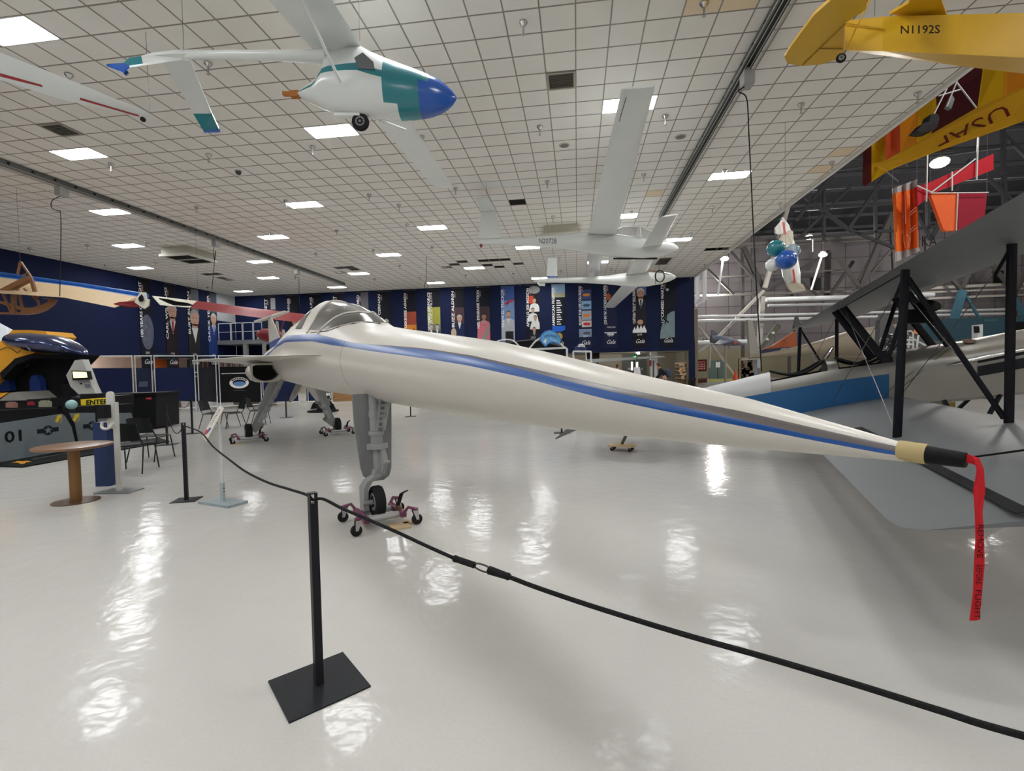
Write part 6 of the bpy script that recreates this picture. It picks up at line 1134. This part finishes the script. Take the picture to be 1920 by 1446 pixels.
# ================================================================== banners on the blue walls and the lobby below
BAN = [V3(0,0,0), 1.0]
def fig(par, C, r, u, n, s, shirt, tie=None, hair=(.5,.5,.48), skin=(.5,.3,.22), full=1.0):
    """printed half-length figure, flat print on the banner: C chest centre, s head height"""
    def q(a, z, o=.006):
        p = C+r*a*s+u*z*s+n*o; lo, wd_ = BAN; t_ = float(np.dot(p-lo, r)); return p+r*(min(max(t_, .01), wd_-.01)-t_)
    b = MB(); b.slab([q(*p) for p in [(-1.15,-3.2*full),(-1.05,-1.0),(-.8,-.25),(-.3,0),(.3,0),(.8,-.25),(1.05,-1.0),(1.15,-3.2*full)]], n*.003); b.build('printed_jacket', M('print_%d_%d_%d' % tuple(int(c*99) for c in shirt), shirt, .6, var=.1), par)
    b = MB(); b.slab([q(a, z, .010) for a, z in [(-.26,.0),(.26,.0),(0,-.95)]], n*.003); b.build('printed_shirt', MATS['pale_shirt_print'], par)
    if tie: b = MB(); b.slab([q(a, z, .014) for a, z in [(-.08,-.05),(.08,-.05),(.05,-.85),(-.05,-.85)]], n*.002); b.build('printed_tie', M('tie_%d' % int(tie[0]*99), tie, .6), par)
    b = MB(); b.slab(ell(q(0,.62,.010), r*.36*s, u*.5*s, 18), n*.003); b.slab([q(a, z, .010) for a, z in [(-.2,.25),(.2,.25),(.22,-.02),(-.22,-.02)]], n*.003); b.build('printed_face', M('skin_print_%d' % int(skin[0]*99), skin, .6, var=.05), par)
    b = MB(); b.slab(arc(q(0,.66,.014), r*.40*s, u*.52*s, 5, 175, 12)+arc(q(0,.72,.014), r*.33*s, u*.25*s, 170, 10, 8), n*.002); b.build('printed_hair', M('hair_print_%d' % int(hair[0]*99), hair, .7), par)
    b = MB()
    for a in (-.13, .13): b.slab(ell(q(a,.65,.014), r*.055*s, u*.03*s, 8), n*.001)
    b.slab([q(a, z, .014) for a, z in [(-.13,.36),(.13,.36),(.1,.33),(-.1,.33)]], n*.001); b.build('printed_features', M('feature_print', (.12,.06,.05), .6, var=0), par)
M('pale_shirt_print', (.6,.6,.6), .6, var=0)
bnd = M('banner_black_print', srgb(26,28,36), .55, var=.15, scale=1.5); bnv = M('banner_navy_print', srgb(24,30,62), .55, var=.1)
ZT = lambda y: y
def banner(label, C0, r, n, w_, z0, z1, col, name, year, place=None, gala=True, nside=1, size=None):
    """C0 lower-left corner on the wall, r along the wall, n out of the wall"""
    BAN[:] = [np.asarray(C0, float), w_]; u = V3(0,0,1); t = thing('wall_banner', label, 'banner', C0, 'tall banners on the blue walls'); P_ = lambda a, z, o=.0: V3(*(C0+r*a*w_)[:2], z)+n*(.03+o)
    b = MB(); b.slab([P_(0,z0), P_(1,z0), P_(1,z1), P_(0,z1)], -n*.02); b.build('cloth', col, t)
    b = MB(); b.tube([P_(-.03,z1+.02), P_(1.03,z1+.02)], .025, 6); b.build('rod', dst, t)
    if name:
        L_ = size or min(.052*len(name), .60)*(z1-z0); zc = z1-.04*(z1-z0)-L_/2
        text('name', name, .26, wht, t, P_(.13, zc, .008), u, -r, width=L_, bold=.02)
    if year: text('year', year, .16, MATS['pale_print'] if 'pale_print' in MATS else wht, t, P_(.30, z1-.1*(z1-z0), .008), u, -r, width=.38)
    if gala:
        text('foot_year', year or '2016', .2, wht, t, P_(.5, z0+.19*(z1-z0), .008), r, u, width=.34*w_)
        text('signature', 'Gala', .42, wht, t, P_(.5, z0+.09*(z1-z0), .008), r, u, shear=.45, width=.62*w_)
    return t, P_
def rect(par, nm, P_, a0, a1, z0, z1, col, o=.005, mat=None): b = MB(); b.slab([P_(a0,z0,o), P_(a1,z0,o), P_(a1,z1,o), P_(a0,z1,o)], P_(0,0,.003)-P_(0,0,0)); return b.build(nm, mat or M('print_'+nm+'_%d' % int(sum(col)*999), col, .6, var=.12, scale=2), par)
rB, nB = V3(1,0,0), V3(0,-1,0)
def wb(x0, x1, label, name, year, col=bnd, **k):
    a, c = atY(x0, 600, YB), atY(x1, 600, YB); zb_ = ZW+.30; return banner(label, V3(a[0], YB, 0), rB, nB, c[0]-a[0], zb_, ZC-.12, col, name, year, **k)
Zm = lambda P_, f: ZW+.3+(ZC-.12-ZW-.3)*f
z_ = lambda f: ZW+.3+(ZC-.42-ZW)*f
t, P_ = wb(497,519,'dark banner with silver stripes, leftmost on the back wall','OSSETT','2007'); rect(t,'stripes',P_,.55,.95,z_(.78),z_(.97),(.3,.3,.32))
t, P_ = wb(540,560,'dark banner reading WARNER beside the jet tail','WARNER','2008'); fig(t, P_(.6,z_(.5)), rB, V3(0,0,1), nB, .42, (.3,.2,.14))
t, P_ = wb(582,603,'dark banner reading COLLINS left of the canopy','COLLINS','2008')
t, P_ = wb(626,647,'dark banner just behind the top of the jet canopy','UFT','2009')
t, P_ = wb(670,692,'grey smoky banner right of the jet canopy, ending FORD','N FORD','2009'); rect(t,'smoke',P_,.35,1,z_(.6),z_(1),(.09,.09,.10))
t, P_ = wb(709,734,'black banner with a white-haired figure reading CERNAN','GENE CERNAN','2009'); fig(t, P_(.62,z_(.42)), rB, V3(0,0,1), nB, .55, (.03,.04,.06), (.06,.06,.2))
t, P_ = wb(758,781,'sunset banner with a propeller silhouette, reading AIRMEN','TUSKEGEE AIRMEN','2010'); rect(t,'dusk_sky',P_,0,1,z_(.45),z_(.66),srgb(150,70,50)); rect(t,'sunset',P_,0,1,z_(.18),z_(.45),srgb(206,128,48))
b = MB(); c0 = P_(.5,z_(.3),.012); b.bar(c0+V3(-.3,0,-.4), c0+V3(.3,0,.4), .09, .01, nB); b.bar(c0+V3(.3,0,-.4), c0+V3(-.3,0,.4), .09, .01, nB); b.slab(ell(c0-V3(0,0,.2), V3(.25,0,0), V3(0,0,.25)), nB*.006); b.build('printed_propeller', M('propeller_print', srgb(48,30,22), .6), t)
t, P_ = wb(802,826,'yellow-green banner with two pilots, reading SERVICE PILOTS','WOMEN AIRFORCE','2011'); rect(t,'olive_sky',P_,0,1,z_(.45),z_(.72),srgb(150,148,64)); rect(t,'grey_field',P_,0,1,z_(.18),z_(.45),srgb(120,120,104)); text('name_line', 'SERVICE PILOTS', .24, wht, t, P_(.32,z_(.68),.012), V3(0,0,1), -rB, width=.5*(ZC-ZW))
for a in (.27,.74): fig(t, P_(a,z_(.36)), rB, V3(0,0,1), nB, .36, (.08,.08,.08), None, (.04,.03,.03), (.4,.38,.36))
t, P_ = wb(847,871,'dark banner with an astronaut in a blue jacket, reading ALDRIN','BUZZ ALDRIN','2012'); rect(t,'dusk',P_,0,1,z_(.4),z_(.7),srgb(70,52,56)); fig(t, P_(.62,z_(.46)), rB, V3(0,0,1), nB, .5, srgb(24,38,72)); b = MB(); b.slab(ell(P_(.15,z_(.3),.02), V3(.2,0,0), V3(0,0,.35)), nB*.004); b.build('printed_helmet', M('helmet_print', srgb(190,168,140), .6), t)
t, P_ = wb(894,919,'dark banner with a seated figure in a pink shirt, reading TYSON','NEIL DEGRASSE TYSON','2013'); rect(t,'dusk_b',P_,0,1,z_(.4),z_(.7),srgb(60,46,50)); fig(t, P_(.55,z_(.48)), rB, V3(0,0,1), nB, .46, srgb(196,110,120), (.03,.03,.05), (.03,.025,.02), (.28,.15,.10)); b = MB(); b.slab([P_(.1,z_(.12),.022), P_(.55,z_(.12),.022), P_(1,z_(.36),.022), P_(1,z_(.44),.022)], nB*.004); b.build('printed_telescope', M('telescope_print', srgb(140,136,130), .6), t)
t, P_ = wb(940,965,'light blue sky banner with a red biplane and man in sunglasses','SEAN D. TUCKER','2014', M('sky_banner_print', srgb(110,136,180), .6, var=.3, scale=1.5)); rect(t,'upper_blue',P_,0,1,z_(.78),z_(1),srgb(58,88,150)); fig(t, P_(.55,z_(.5)), rB, V3(0,0,1), nB, .5, srgb(172,174,180), None, (.12,.11,.1)); b = MB(); b.bar(P_(.3,z_(.73),.012), P_(.95,z_(.78),.012), .12, .01, nB); b.bar(P_(.45,z_(.7),.012), P_(.6,z_(.82),.012), .07, .01, nB); b.build('printed_biplane', M('red_plane_print', srgb(186,50,58), .6), t); rect(t,'trousers',P_,.3,.9,z_(.12),z_(.3),srgb(40,40,44),.02)
t, P_ = wb(987,1012,'busy banner with white-suited astronauts under a grey moon','APOLLO XIII MISSION','2015'); b = MB(); b.slab(ell(P_(.62,z_(.93),.006), V3(.42,0,0), V3(0,0,.28)), nB*.003); b.build('printed_moon', M('moon_print', srgb(140,142,142), .6, var=.2), t); rect(t,'fire',P_,.2,.55,z_(.72),z_(.84),srgb(190,70,36))
for k, (a, f_) in enumerate(((.62,.72),(.5,.57),(.68,.45))): fig(t, P_(a,z_(f_)), rB, V3(0,0,1), nB, .34, srgb(214,214,212), None, (.1,.06,.04), full=.55)
fig(t, P_(.58,z_(.27)), rB, V3(0,0,1), nB, .34, (.02,.02,.025), (.03,.03,.03), (.1,.06,.04), full=.9)
t, P_ = wb(1035,1060,'banner with a long white name list and a blue ribbon medal','AMERICAN FIGHTER','2016'); rect(t,'cloud_sky',P_,0,1,z_(.87),z_(1),srgb(120,150,176)); rect(t,'haze',P_,0,1,z_(.8),z_(.87),srgb(150,146,120)); b = MB()
for k in range(11): b.slab([P_(.36,z_(.74-.036*k),.01), P_(.62+.2*((k*7) % 3)/3,z_(.74-.036*k),.01), P_(.62+.2*((k*7) % 3)/3,z_(.755-.036*k),.01), P_(.36,z_(.755-.036*k),.01)], nB*.002)
b.build('name_list', wht, t); b = MB(); b.slab([P_(.02,z_(.36),.01), P_(.98,z_(.36),.01), P_(.98,z_(.3),.01), P_(.7,z_(.27),.01), P_(.3,z_(.27),.01), P_(.02,z_(.3),.01)], nB*.004); b.build('printed_ribbon', M('ribbon_print', srgb(34,96,196), .6), t); b = MB(); b.slab(ell(P_(.5,z_(.2),.01), V3(.26,0,0), V3(0,0,.26)), nB*.004); b.build('printed_medal', M('medal_print', srgb(176,140,74), .5), t)
t, P_ = wb(1085,1110,'banner with a column of rescue helicopter and airplane photos','FLIGHT FOR LIFE COLORADO','2017', bnv)
for k, (f0, f1, c1, c2) in enumerate(((.75,.9,(60,72,120),(206,140,50)),(.6,.73,(120,160,196),(70,90,110)),(.44,.58,(150,160,176),(214,120,40)),(.33,.43,(196,190,186),(186,50,50)),(.18,.3,(120,140,170),(90,84,84)))):
    rect(t,'photo',P_,.24 if k < 4 else .02,.96,z_(f0),z_(f1),srgb(*c1)); b = MB(); m_ = (f0+f1)/2; b.slab([P_(.3,z_(m_),.012), P_(.5,z_(m_+.02),.012), P_(.9,z_(m_+.01),.012), P_(.8,z_(m_-.025),.012), P_(.42,z_(m_-.025),.012)], nB*.003); b.build('photo_aircraft', M('craft_print_%d' % k, srgb(*c2), .6), t)
t, P_ = wb(1132,1157,'night-blue banner with an orange planet and white bridge print','JOHN W. HICKENLOOPER','2018', bnv); b = MB(); b.slab(ell(P_(.36,z_(.78),.008), V3(.17,0,0), V3(0,0,.24)), nB*.003); b.build('printed_planet', M('planet_print', srgb(176,92,44), .6), t); text('sponsor', 'MAKAR', .16, wht, t, P_(.55,z_(.315),.012), rB, V3(0,0,1), width=.6); rect(t,'white_bar',P_,.05,.95,z_(.225),z_(.24),(.7,.7,.7)); rect(t,'white_truss',P_,.25,.75,z_(.195),z_(.222),(.6,.6,.6))
t, P_ = wb(1186,1212,'banner with a white-haired captain in dark uniform and mountains','CAPTAIN "SULLY" SULLENBERGER','2019'); rect(t,'blue_sky',P_,.3,1,z_(.78),z_(1),srgb(90,110,160)); fig(t, P_(.6,z_(.72)), rB, V3(0,0,1), nB, .68, (.02,.02,.026), (.03,.03,.03), (.62,.62,.6)); b = MB(); b.slab(ell(P_(.55,z_(.38),.016), V3(.2,0,0), V3(0,0,.17)), nB*.003); b.build('printed_hands', M('skin_print_60', (.5,.28,.2), .6), t)
b = MB(); b.slab([P_(a,z_(f_),.018) for a, f_ in [(0,.22),(0,.25),(.15,.31),(.22,.26),(.36,.34),(.48,.27),(.6,.34),(.7,.28),(.82,.33),(1,.25),(1,.22)]], nB*.003); b.build('printed_mountains', wht, t)
t, P_ = wb(1239,1265,'black space banner with a satellite over the earth','LOCKHEED MARTIN','2022'); b = MB(); b.slab(arc(P_(1,z_(.12),.008), V3(-1.0,0,0), V3(0,0,1.9), 0, 90, 10)+[P_(1,z_(.14),.008)], nB*.003); b.build('printed_earth', M('earth_print', srgb(120,140,146), .6, var=.25, scale=3), t); b = MB(); b.slab(ell(P_(.48,z_(.85),.01), V3(.1,0,0), V3(0,0,.1)), nB*.003); b.build('printed_sun', M('pale_moon_print', srgb(170,196,214), .6), t); b = MB(); b.bar(P_(.12,z_(.44),.016), P_(.55,z_(.36),.016), .1, .01, nB); b.bar(P_(.3,z_(.34),.016), P_(.42,z_(.46),.016), .07, .01, nB); b.build('printed_satellite', M('satellite_print', srgb(30,32,36), .6), t)
# left wall banners
nL, rL = V3(1,0,0), V3(0,1,0)
def lb(x0, x1, yt, label, name, year):
    a, c = atX(x0, 640, XL), atX(x1, 640, XL); z0 = ZL+.18; return banner(label, V3(XL, a[1], 0), rL, nL, c[1]-a[1], z0, ZC-.1, bnd, name, year)
zl_ = lambda f: ZL+.18+(ZC-ZL-.28)*f
t, P_ = lb(263,287,520,'black banner with a round grey seal, first on the left wall','100 YEARS OF FLIGHT','2003'); b = MB(); b.slab(ell(P_(.55,zl_(.42),.006), rL*(P_(1,0)-P_(0,0))[1]*.5, V3(0,0,1.1)), nL*.003); b.build('printed_seal', M('seal_print', srgb(92,96,112), .6, var=.5, scale=4), t)
t, P_ = lb(311,333,533,'black banner with a grey-haired man in a red tie, second on the left wall','CARL WILLIAMS','2004'); fig(t, P_(.6,zl_(.58)), rL, V3(0,0,1), nL, .95, (.022,.016,.018), srgb(150,36,40)); 
t, P_ = lb(353,374,540,'black banner with a smiling man in a dark leather jacket, third on the left wall','BURT RUTAN','2005'); rect(t,'grey_sky',P_,.35,1,zl_(.72),zl_(1),srgb(100,102,112)); fig(t, P_(.6,zl_(.52)), rL, V3(0,0,1), nL, 1.1, (.025,.024,.026), None, (.3,.29,.28))
t, P_ = lb(390,408,549,'black banner with a man in a blue suit, fourth on the left wall','CHUCK YEAGER','2006'); rect(t,'grey_glow',P_,.3,1,zl_(.74),zl_(1),srgb(74,78,90)); fig(t, P_(.62,zl_(.58)), rL, V3(0,0,1), nL, .75, srgb(36,56,112), srgb(70,80,150)); rect(t,'dawn',P_,.05,.5,zl_(.22),zl_(.42),srgb(170,130,104))
# ---- lobby and paper airplane stand
ps = thing('arched_sign', 'light blue arched sign reading PAPER AIRPLANES above the jet nose', 'sign', atD(1032,636,24)); sb_ = M('sign_sky_blue', srgb(104,178,232), .5, var=.03); dk = M('sign_navy', srgb(28,44,96), .5)
S2 = lambda x, y, D=24: atD(x, y, D)
px = [(1012,635),(1016,627),(1022,622),(1030,619.5),(1038,621),(1046,627),(1052,637),(1049,646),(1043,643),(1036,642),(1030,643),(1023,650),(1017,644)]
b = MB(); b.slab([S2(*p) for p in px], FW*.06); b.build('panel', sb_, ps); b = MB(); b.tube([S2(*p, 23.98) for p in px]+[S2(*px[0], 23.98)], .025, 5); b.build('edge', M('sign_edge_blue', srgb(30,110,190), .5), ps)
for w_, px_, an in (('PAPER', (1025.5,630.5), 18), ('AIRPLANES', (1038,630.5), -16)): a_ = math.radians(an); text('lettering', w_, .17, dk, ps, S2(*px_, 23.97), RT*math.cos(a_)+UP*math.sin(a_), UP*math.cos(a_)-RT*math.sin(a_), width=.26 if w_ == 'PAPER' else .37)
text('lettering', 'TV Studio', .11, wht, ps, S2(1038,637.5,23.97), RT*.94-UP*.34, UP*.94+RT*.34, width=.40); b = MB(); b.slab([S2(x, y, 23.97) for x, y in [(1018,640),(1024,635),(1025,638),(1023,645)]], -FW*.01); b.build('paper_plane_print', wht, ps)
b = MB(); b.tube(bez([S2(980,668), S2(994,652), S2(1003,641), S2(1013,634)], 6), .04, 6); b.tube([S2(1048,642), S2(1060,653)], .04, 6); b.tube([S2(990,655.5), S2(1062,652.5)], .05, 6)
for x in (995,1063): q = S2(x, 653); b.tube([q, V3(q[0],q[1],0)], .05, 8)
b.build('frame_tube', pipew, ps)
p2 = thing('arched_sign', 'small navy and white arched sign right of the light blue one', 'sign', atD(1089,652,26)); b = MB(); b.slab([atD(x, y, 26) for x, y in [(1077,652),(1084,645),(1090,643),(1097,646),(1101,656),(1096,658),(1090,655),(1086,660),(1081,664)]], FW*.05); b.build('panel', dk, p2); b = MB(); b.slab([atD(x, y, 25.98) for x, y in [(1083,651),(1085,646),(1091,644.5),(1096,646.5),(1097,651.5),(1091,650)]], -FW*.01); b.build('white_panel', wht, p2); text('lettering', 'PAPER AIRPLANES', .1, dk, p2, atD(1090,648.5,25.95), RT, UP, width=.33)
b = MB()
for x in (1075,1108): q = atD(x, 659, 26); b.tube([q, V3(q[0],q[1],0)], .05, 8)
b.tube([atD(1075,659,26), atD(1108,659.5,26)], .05, 6); b.tube([atD(1098,657,26), atD(1100,676,26)], .03, 6); b.build('frame_tube', pipew, p2)
db = thing('dark_backdrop', 'black backdrop panel behind the paper airplane signs', 'backdrop', V3(*atY(1000,640,33)[:2], 0)); b = MB(); b.slab([atY(x, y, 33.5) for x, y in [(925,645),(1008,636),(1062,651),(1062,700),(925,700)]], V3(0,.2,0)); b.build('panel', blackp, db); b = MB(); b.tube([atY(925,645,33.4), atY(1000,637,33.4), atY(1062,651,33.4)], .05, 6); b.build('top_rail', dst, db); b = MB(); b.tube(bez([atY(932,640,33.3), atY(946,637,33.3), atY(962,639,33.3), atY(976,652,33.3)], 6), .05, 6); b.build('white_bow', pipew, db); b = MB()
for x in (930,1060): q = atY(x, 690, 33.6); b.bar(q, V3(q[0],q[1],0), .1)
b.build('leg', dst, db)
lobm = M('lobby_door_grey', srgb(118,118,120), .5)
def lob(nm, lbl, cat, px, Y, mat, th=.08, parts=()): return pslab(nm, lbl, cat, px, Y, mat, th, parts)
d2 = lob('door_2', 'grey double doors at the back of the lobby', 'door', [(1166,664),(1212,664),(1212,712),(1166,712)], YB+5.9, lobm, .06, [('white_notice', [(1177,690),(1183,690),(1183,694),(1177,694)], wht), ('white_notice', [(1202,690),(1205,690),(1205,694),(1202,694)], wht), ('gap', [(1188.5,664),(1189.5,664),(1189.5,712),(1188.5,712)], black)]); d2['kind'] = 'structure'
lob('column', 'white square column in the lobby right of the grey doors', 'column', [(1220,659),(1233,659),(1233,715),(1220,715)], YB+2.4, pipew, .5, [('poster', [(1217.5,676),(1221,676),(1221,687),(1217.5,687)], redp)])
lob('dark_window_1', 'dark framed screen at the left of the lobby', 'screen', [(1098,662),(1124,661),(1124,674),(1098,676)], YB+.8, black, .06, [('frame', [(1124,661),(1126,661),(1126,676),(1124,676)], MATS['beige_room_plaster'])])
ex = lob('exit_sign', 'green exit sign over the lobby doors', 'sign', [(1188,668),(1194,668),(1194,671.5),(1188,671.5)], YB+5.6, M('exit_green', srgb(60,200,110), .5, emit=1.5, var=0), .08); q = atY(1191,666,YB+5.6); b = MB(); b.tube([q, V3(q[0],q[1],ZW)], .03, 6); b.build('stem', dst, ex)
lp_ = lob('pendant_lamp', 'bright pendant lamp hanging in the lobby opening', 'lamp', [(1193,661),(1199,660),(1200,664),(1194,665)], YB+1, M('pendant_glow', (1,.95,.9), .5, emit=8, var=0), .15); q = atY(1196,660.5,YB+1.05); b = MB(); b.tube([q, V3(q[0],q[1],ZW)], .02, 6); b.build('stem', dst, lp_)
for x, lbx in ((1185,'left glowing white light tube in the lobby'), (1194.5,'right glowing white light tube in the lobby')): t = lob('light_tube', lbx, 'light', [(x-1.4,679),(x+1.4,679),(x+1.4,694),(x-1.4,694)], YB+1.6, M('tube_glow', (1,.97,.93), .5, emit=4, var=0), .06); q = atY(x, 694, YB+1.64); b = MB(); b.tube([q, V3(q[0],q[1],0)], .03, 6); b.build('stand', dst, t)
po = lob('poster_stand', 'white poster on a stand just above the jet nose', 'poster', [(1188.5,689),(1199.5,688),(1202,702),(1189,703)], 30, M('poster_white', srgb(216,216,222), .5), .04); b = MB(); q = atY(1194,690,30.05); b.tube([atY(1194,660,30.05), V3(q[0],q[1],0)], .03, 6); b.build('pole', dst, po)
cs = lob('display_case', 'lit glass display case with souvenirs at the lobby corner', 'display case', [(1266,681),(1287,680),(1287,722),(1266,722)], YB+.9, M('case_back', srgb(120,108,84), .6), .3, [('top', [(1265,680),(1288,679),(1288,682),(1265,683)], MATS['beige_room_plaster'])]); random.seed(9); b = MB()
for k in range(18): q = atY(1275+random.random()*11, 683+(k % 5)*6+random.random()*3, YB+.78); b.box(q-V3(.08,.04,.07), q+V3(.08,.02,.09))
b.build('souvenirs', M('souvenir_glow_mix', srgb(226,196,150), .5, var=.4, scale=6, emit=.05), cs)  # slight glow in the souvenirs stands in for the light of the case
for f_ in (688,695,702,709): b = MB(); b.slab([atY(x, f_, YB+.85) for x in (1266,1287)]+[atY(x, f_+.4, YB+.85) for x in (1287,1266)], V3(0,-.3,0)); b.build('shelf', pipew, cs)
gwg = thing('grey_wing', 'long grey airplane wing lying across the lobby opening', 'airplane wing', atY(1180,672,32.5)); b = MB(); b.wing([(atY(1100,676,32.5), atY(1100,680,32.5), .3, zt1), (atY(1250,668.5,32.5), atY(1250,670.5,32.5), .12, zt1)], 7); b.slab([atY(1095,674,32.4), atY(1240,667.5,32.4), atY(1252,669.5,32.4), atY(1100,681,32.4)], V3(0,.3,0)); b.build('wing', M('pale_grey_wing', srgb(150,152,150), .4), gwg); b = MB()
for x in (1120,1225): q = atY(x, 676, 32.6); b.bar(q, V3(q[0],q[1],0), .1)
b.build('trestle', dst, gwg)
# ---- visitors
def person(label, base, face, nodes, edges, skin_idx, cloth, hairc, parts=()):
    t = thing('person', label, 'person', base); return t
def skin_body(name, V, E, mat, parent):
    me = bpy.data.meshes.new(name); o = bpy.data.objects.new(name, me); scene.collection.objects.link(o); base = ORG[parent.name]
    me.from_pydata([tuple(np.asarray(v[:3])-0) for v in V], E, []); o.parent = parent; ORG[o.name] = base
    m_ = o.modifiers.new('skin', 'SKIN')
    for i, v in enumerate(V): me.skin_vertices[0].data[i].radius = (v[3], v[4] if len(v) > 4 else v[3])
    me.skin_vertices[0].data[0].use_root = True; s_ = o.modifiers.new('sub', 'SUBSURF'); s_.levels = 2; s_.render_levels = 2
    me.materials.append(mat); return o
def visitor(label, x, D, lean, jacket, hairc, pack=None):
    q = atD(x, 690, D); base = V3(q[0], q[1], 0); t = thing('person', label, 'person', base); skin = M('skin_tone', srgb(196,150,126), .55); pants = M('dark_trousers', srgb(38,40,48), .7)
    f = lambda a, b_, z: (a, b_, z); L = lean
    V = [(0,0,.95,.15,.12),(0.08*L,0,1.15,.15,.11),(.26*L,0,1.36,.17,.12),(.34*L,0,1.47,.06),(.40*L,0,1.58,.055),  # pelvis chest neck head
         (.1,-.09,.90,.10),(.04,-.1,.5,.07),(-.02,-.1,.09,.05),(.10,-.1,.04,.045),(.1,.09,.90,.10),(.06,.1,.5,.07),(.0,.1,.09,.05),(.12,.1,.04,.045),
         (.28*L,-.2,1.36,.065),(.34*L,-.25,1.1,.05),(.5*L+.1,-.2,.92,.04),(.28*L,.2,1.36,.065),(.34*L,.25,1.1,.05),(.5*L+.1,.2,.92,.04)]
    E = [(0,1),(1,2),(2,3),(3,4),(0,5),(5,6),(6,7),(7,8),(0,9),(9,10),(10,11),(11,12),(2,13),(13,14),(14,15),(2,16),(16,17),(17,18)]
    skin_body('body', V, E, skin, t)
    hx = V3(.42*L+.02, 0, 1.60); B_ = lambda: MB()
    b = B_(); b.ball(hx+base, (.085,.075,.112), 18, 12); b.ball(hx+base+V3(.085,0,-.01), (.022,.014,.02), 8, 6)
    for s_ in (-1, 1): b.ball(hx+base+V3(0,s_*.075,0), (.02,.012,.03), 8, 6)
    b.build('head', skin, t)
    b = B_(); b.ball(hx+base+V3(-.018,0,.022), (.088,.083,.105), 18, 12); b.ball(hx+base+V3(-.075,0,-.06), (.045,.06,.11), 12, 8); b.build('hair', hairc, t)
    skin_body('jacket', [(0,0,.93,.165,.14),(.08*L,0,1.15,.17,.13),(.26*L,0,1.37,.19,.14),(.33*L,0,1.45,.075),(.28*L,-.2,1.36,.08),(.34*L,-.25,1.1,.066),(.46*L+.06,-.21,.96,.055),(.28*L,.2,1.36,.08),(.34*L,.25,1.1,.066),(.46*L+.06,.21,.96,.055)], [(0,1),(1,2),(2,3),(2,4),(4,5),(5,6),(2,7),(7,8),(8,9)], jacket, t)
    skin_body('trousers', [(0,0,.95,.16,.13),(.1,-.09,.88,.112),(.04,-.1,.5,.082),(-.02,-.1,.1,.065),(.1,.09,.88,.112),(.06,.1,.5,.082),(0,.1,.1,.065)], [(0,1),(1,2),(2,3),(0,4),(4,5),(5,6)], pants, t)
    if pack:
        b = B_(); c_ = base+V3(.13*L-.20,0,1.2); b.ball(c_, (.13,.17,.25), 16, 10); o_ = b.build('backpack', pack, t); b = B_(); b.ball(c_+V3(-.1,0,-.08), (.06,.12,.1), 12, 8); b.build('pocket', pack, o_)
    return t
t = visitor('person bending forward in a dark jacket with a grey-blue backpack, by the display case', 1250, 24, 1.0, M('jacket_charcoal', srgb(34,34,40), .8), M('hair_brown', srgb(60,40,34), .7), M('pack_slate_blue', srgb(58,70,92), .7)); t.rotation_euler = (0,0,2.9)
t = visitor('person in dark clothes seen only by the hair above the jet nose', 1156, 30, .3, M('jacket_black', srgb(26,26,28), .8), M('hair_auburn', srgb(70,44,34), .7)); t.rotation_euler = (0,0,1.2)
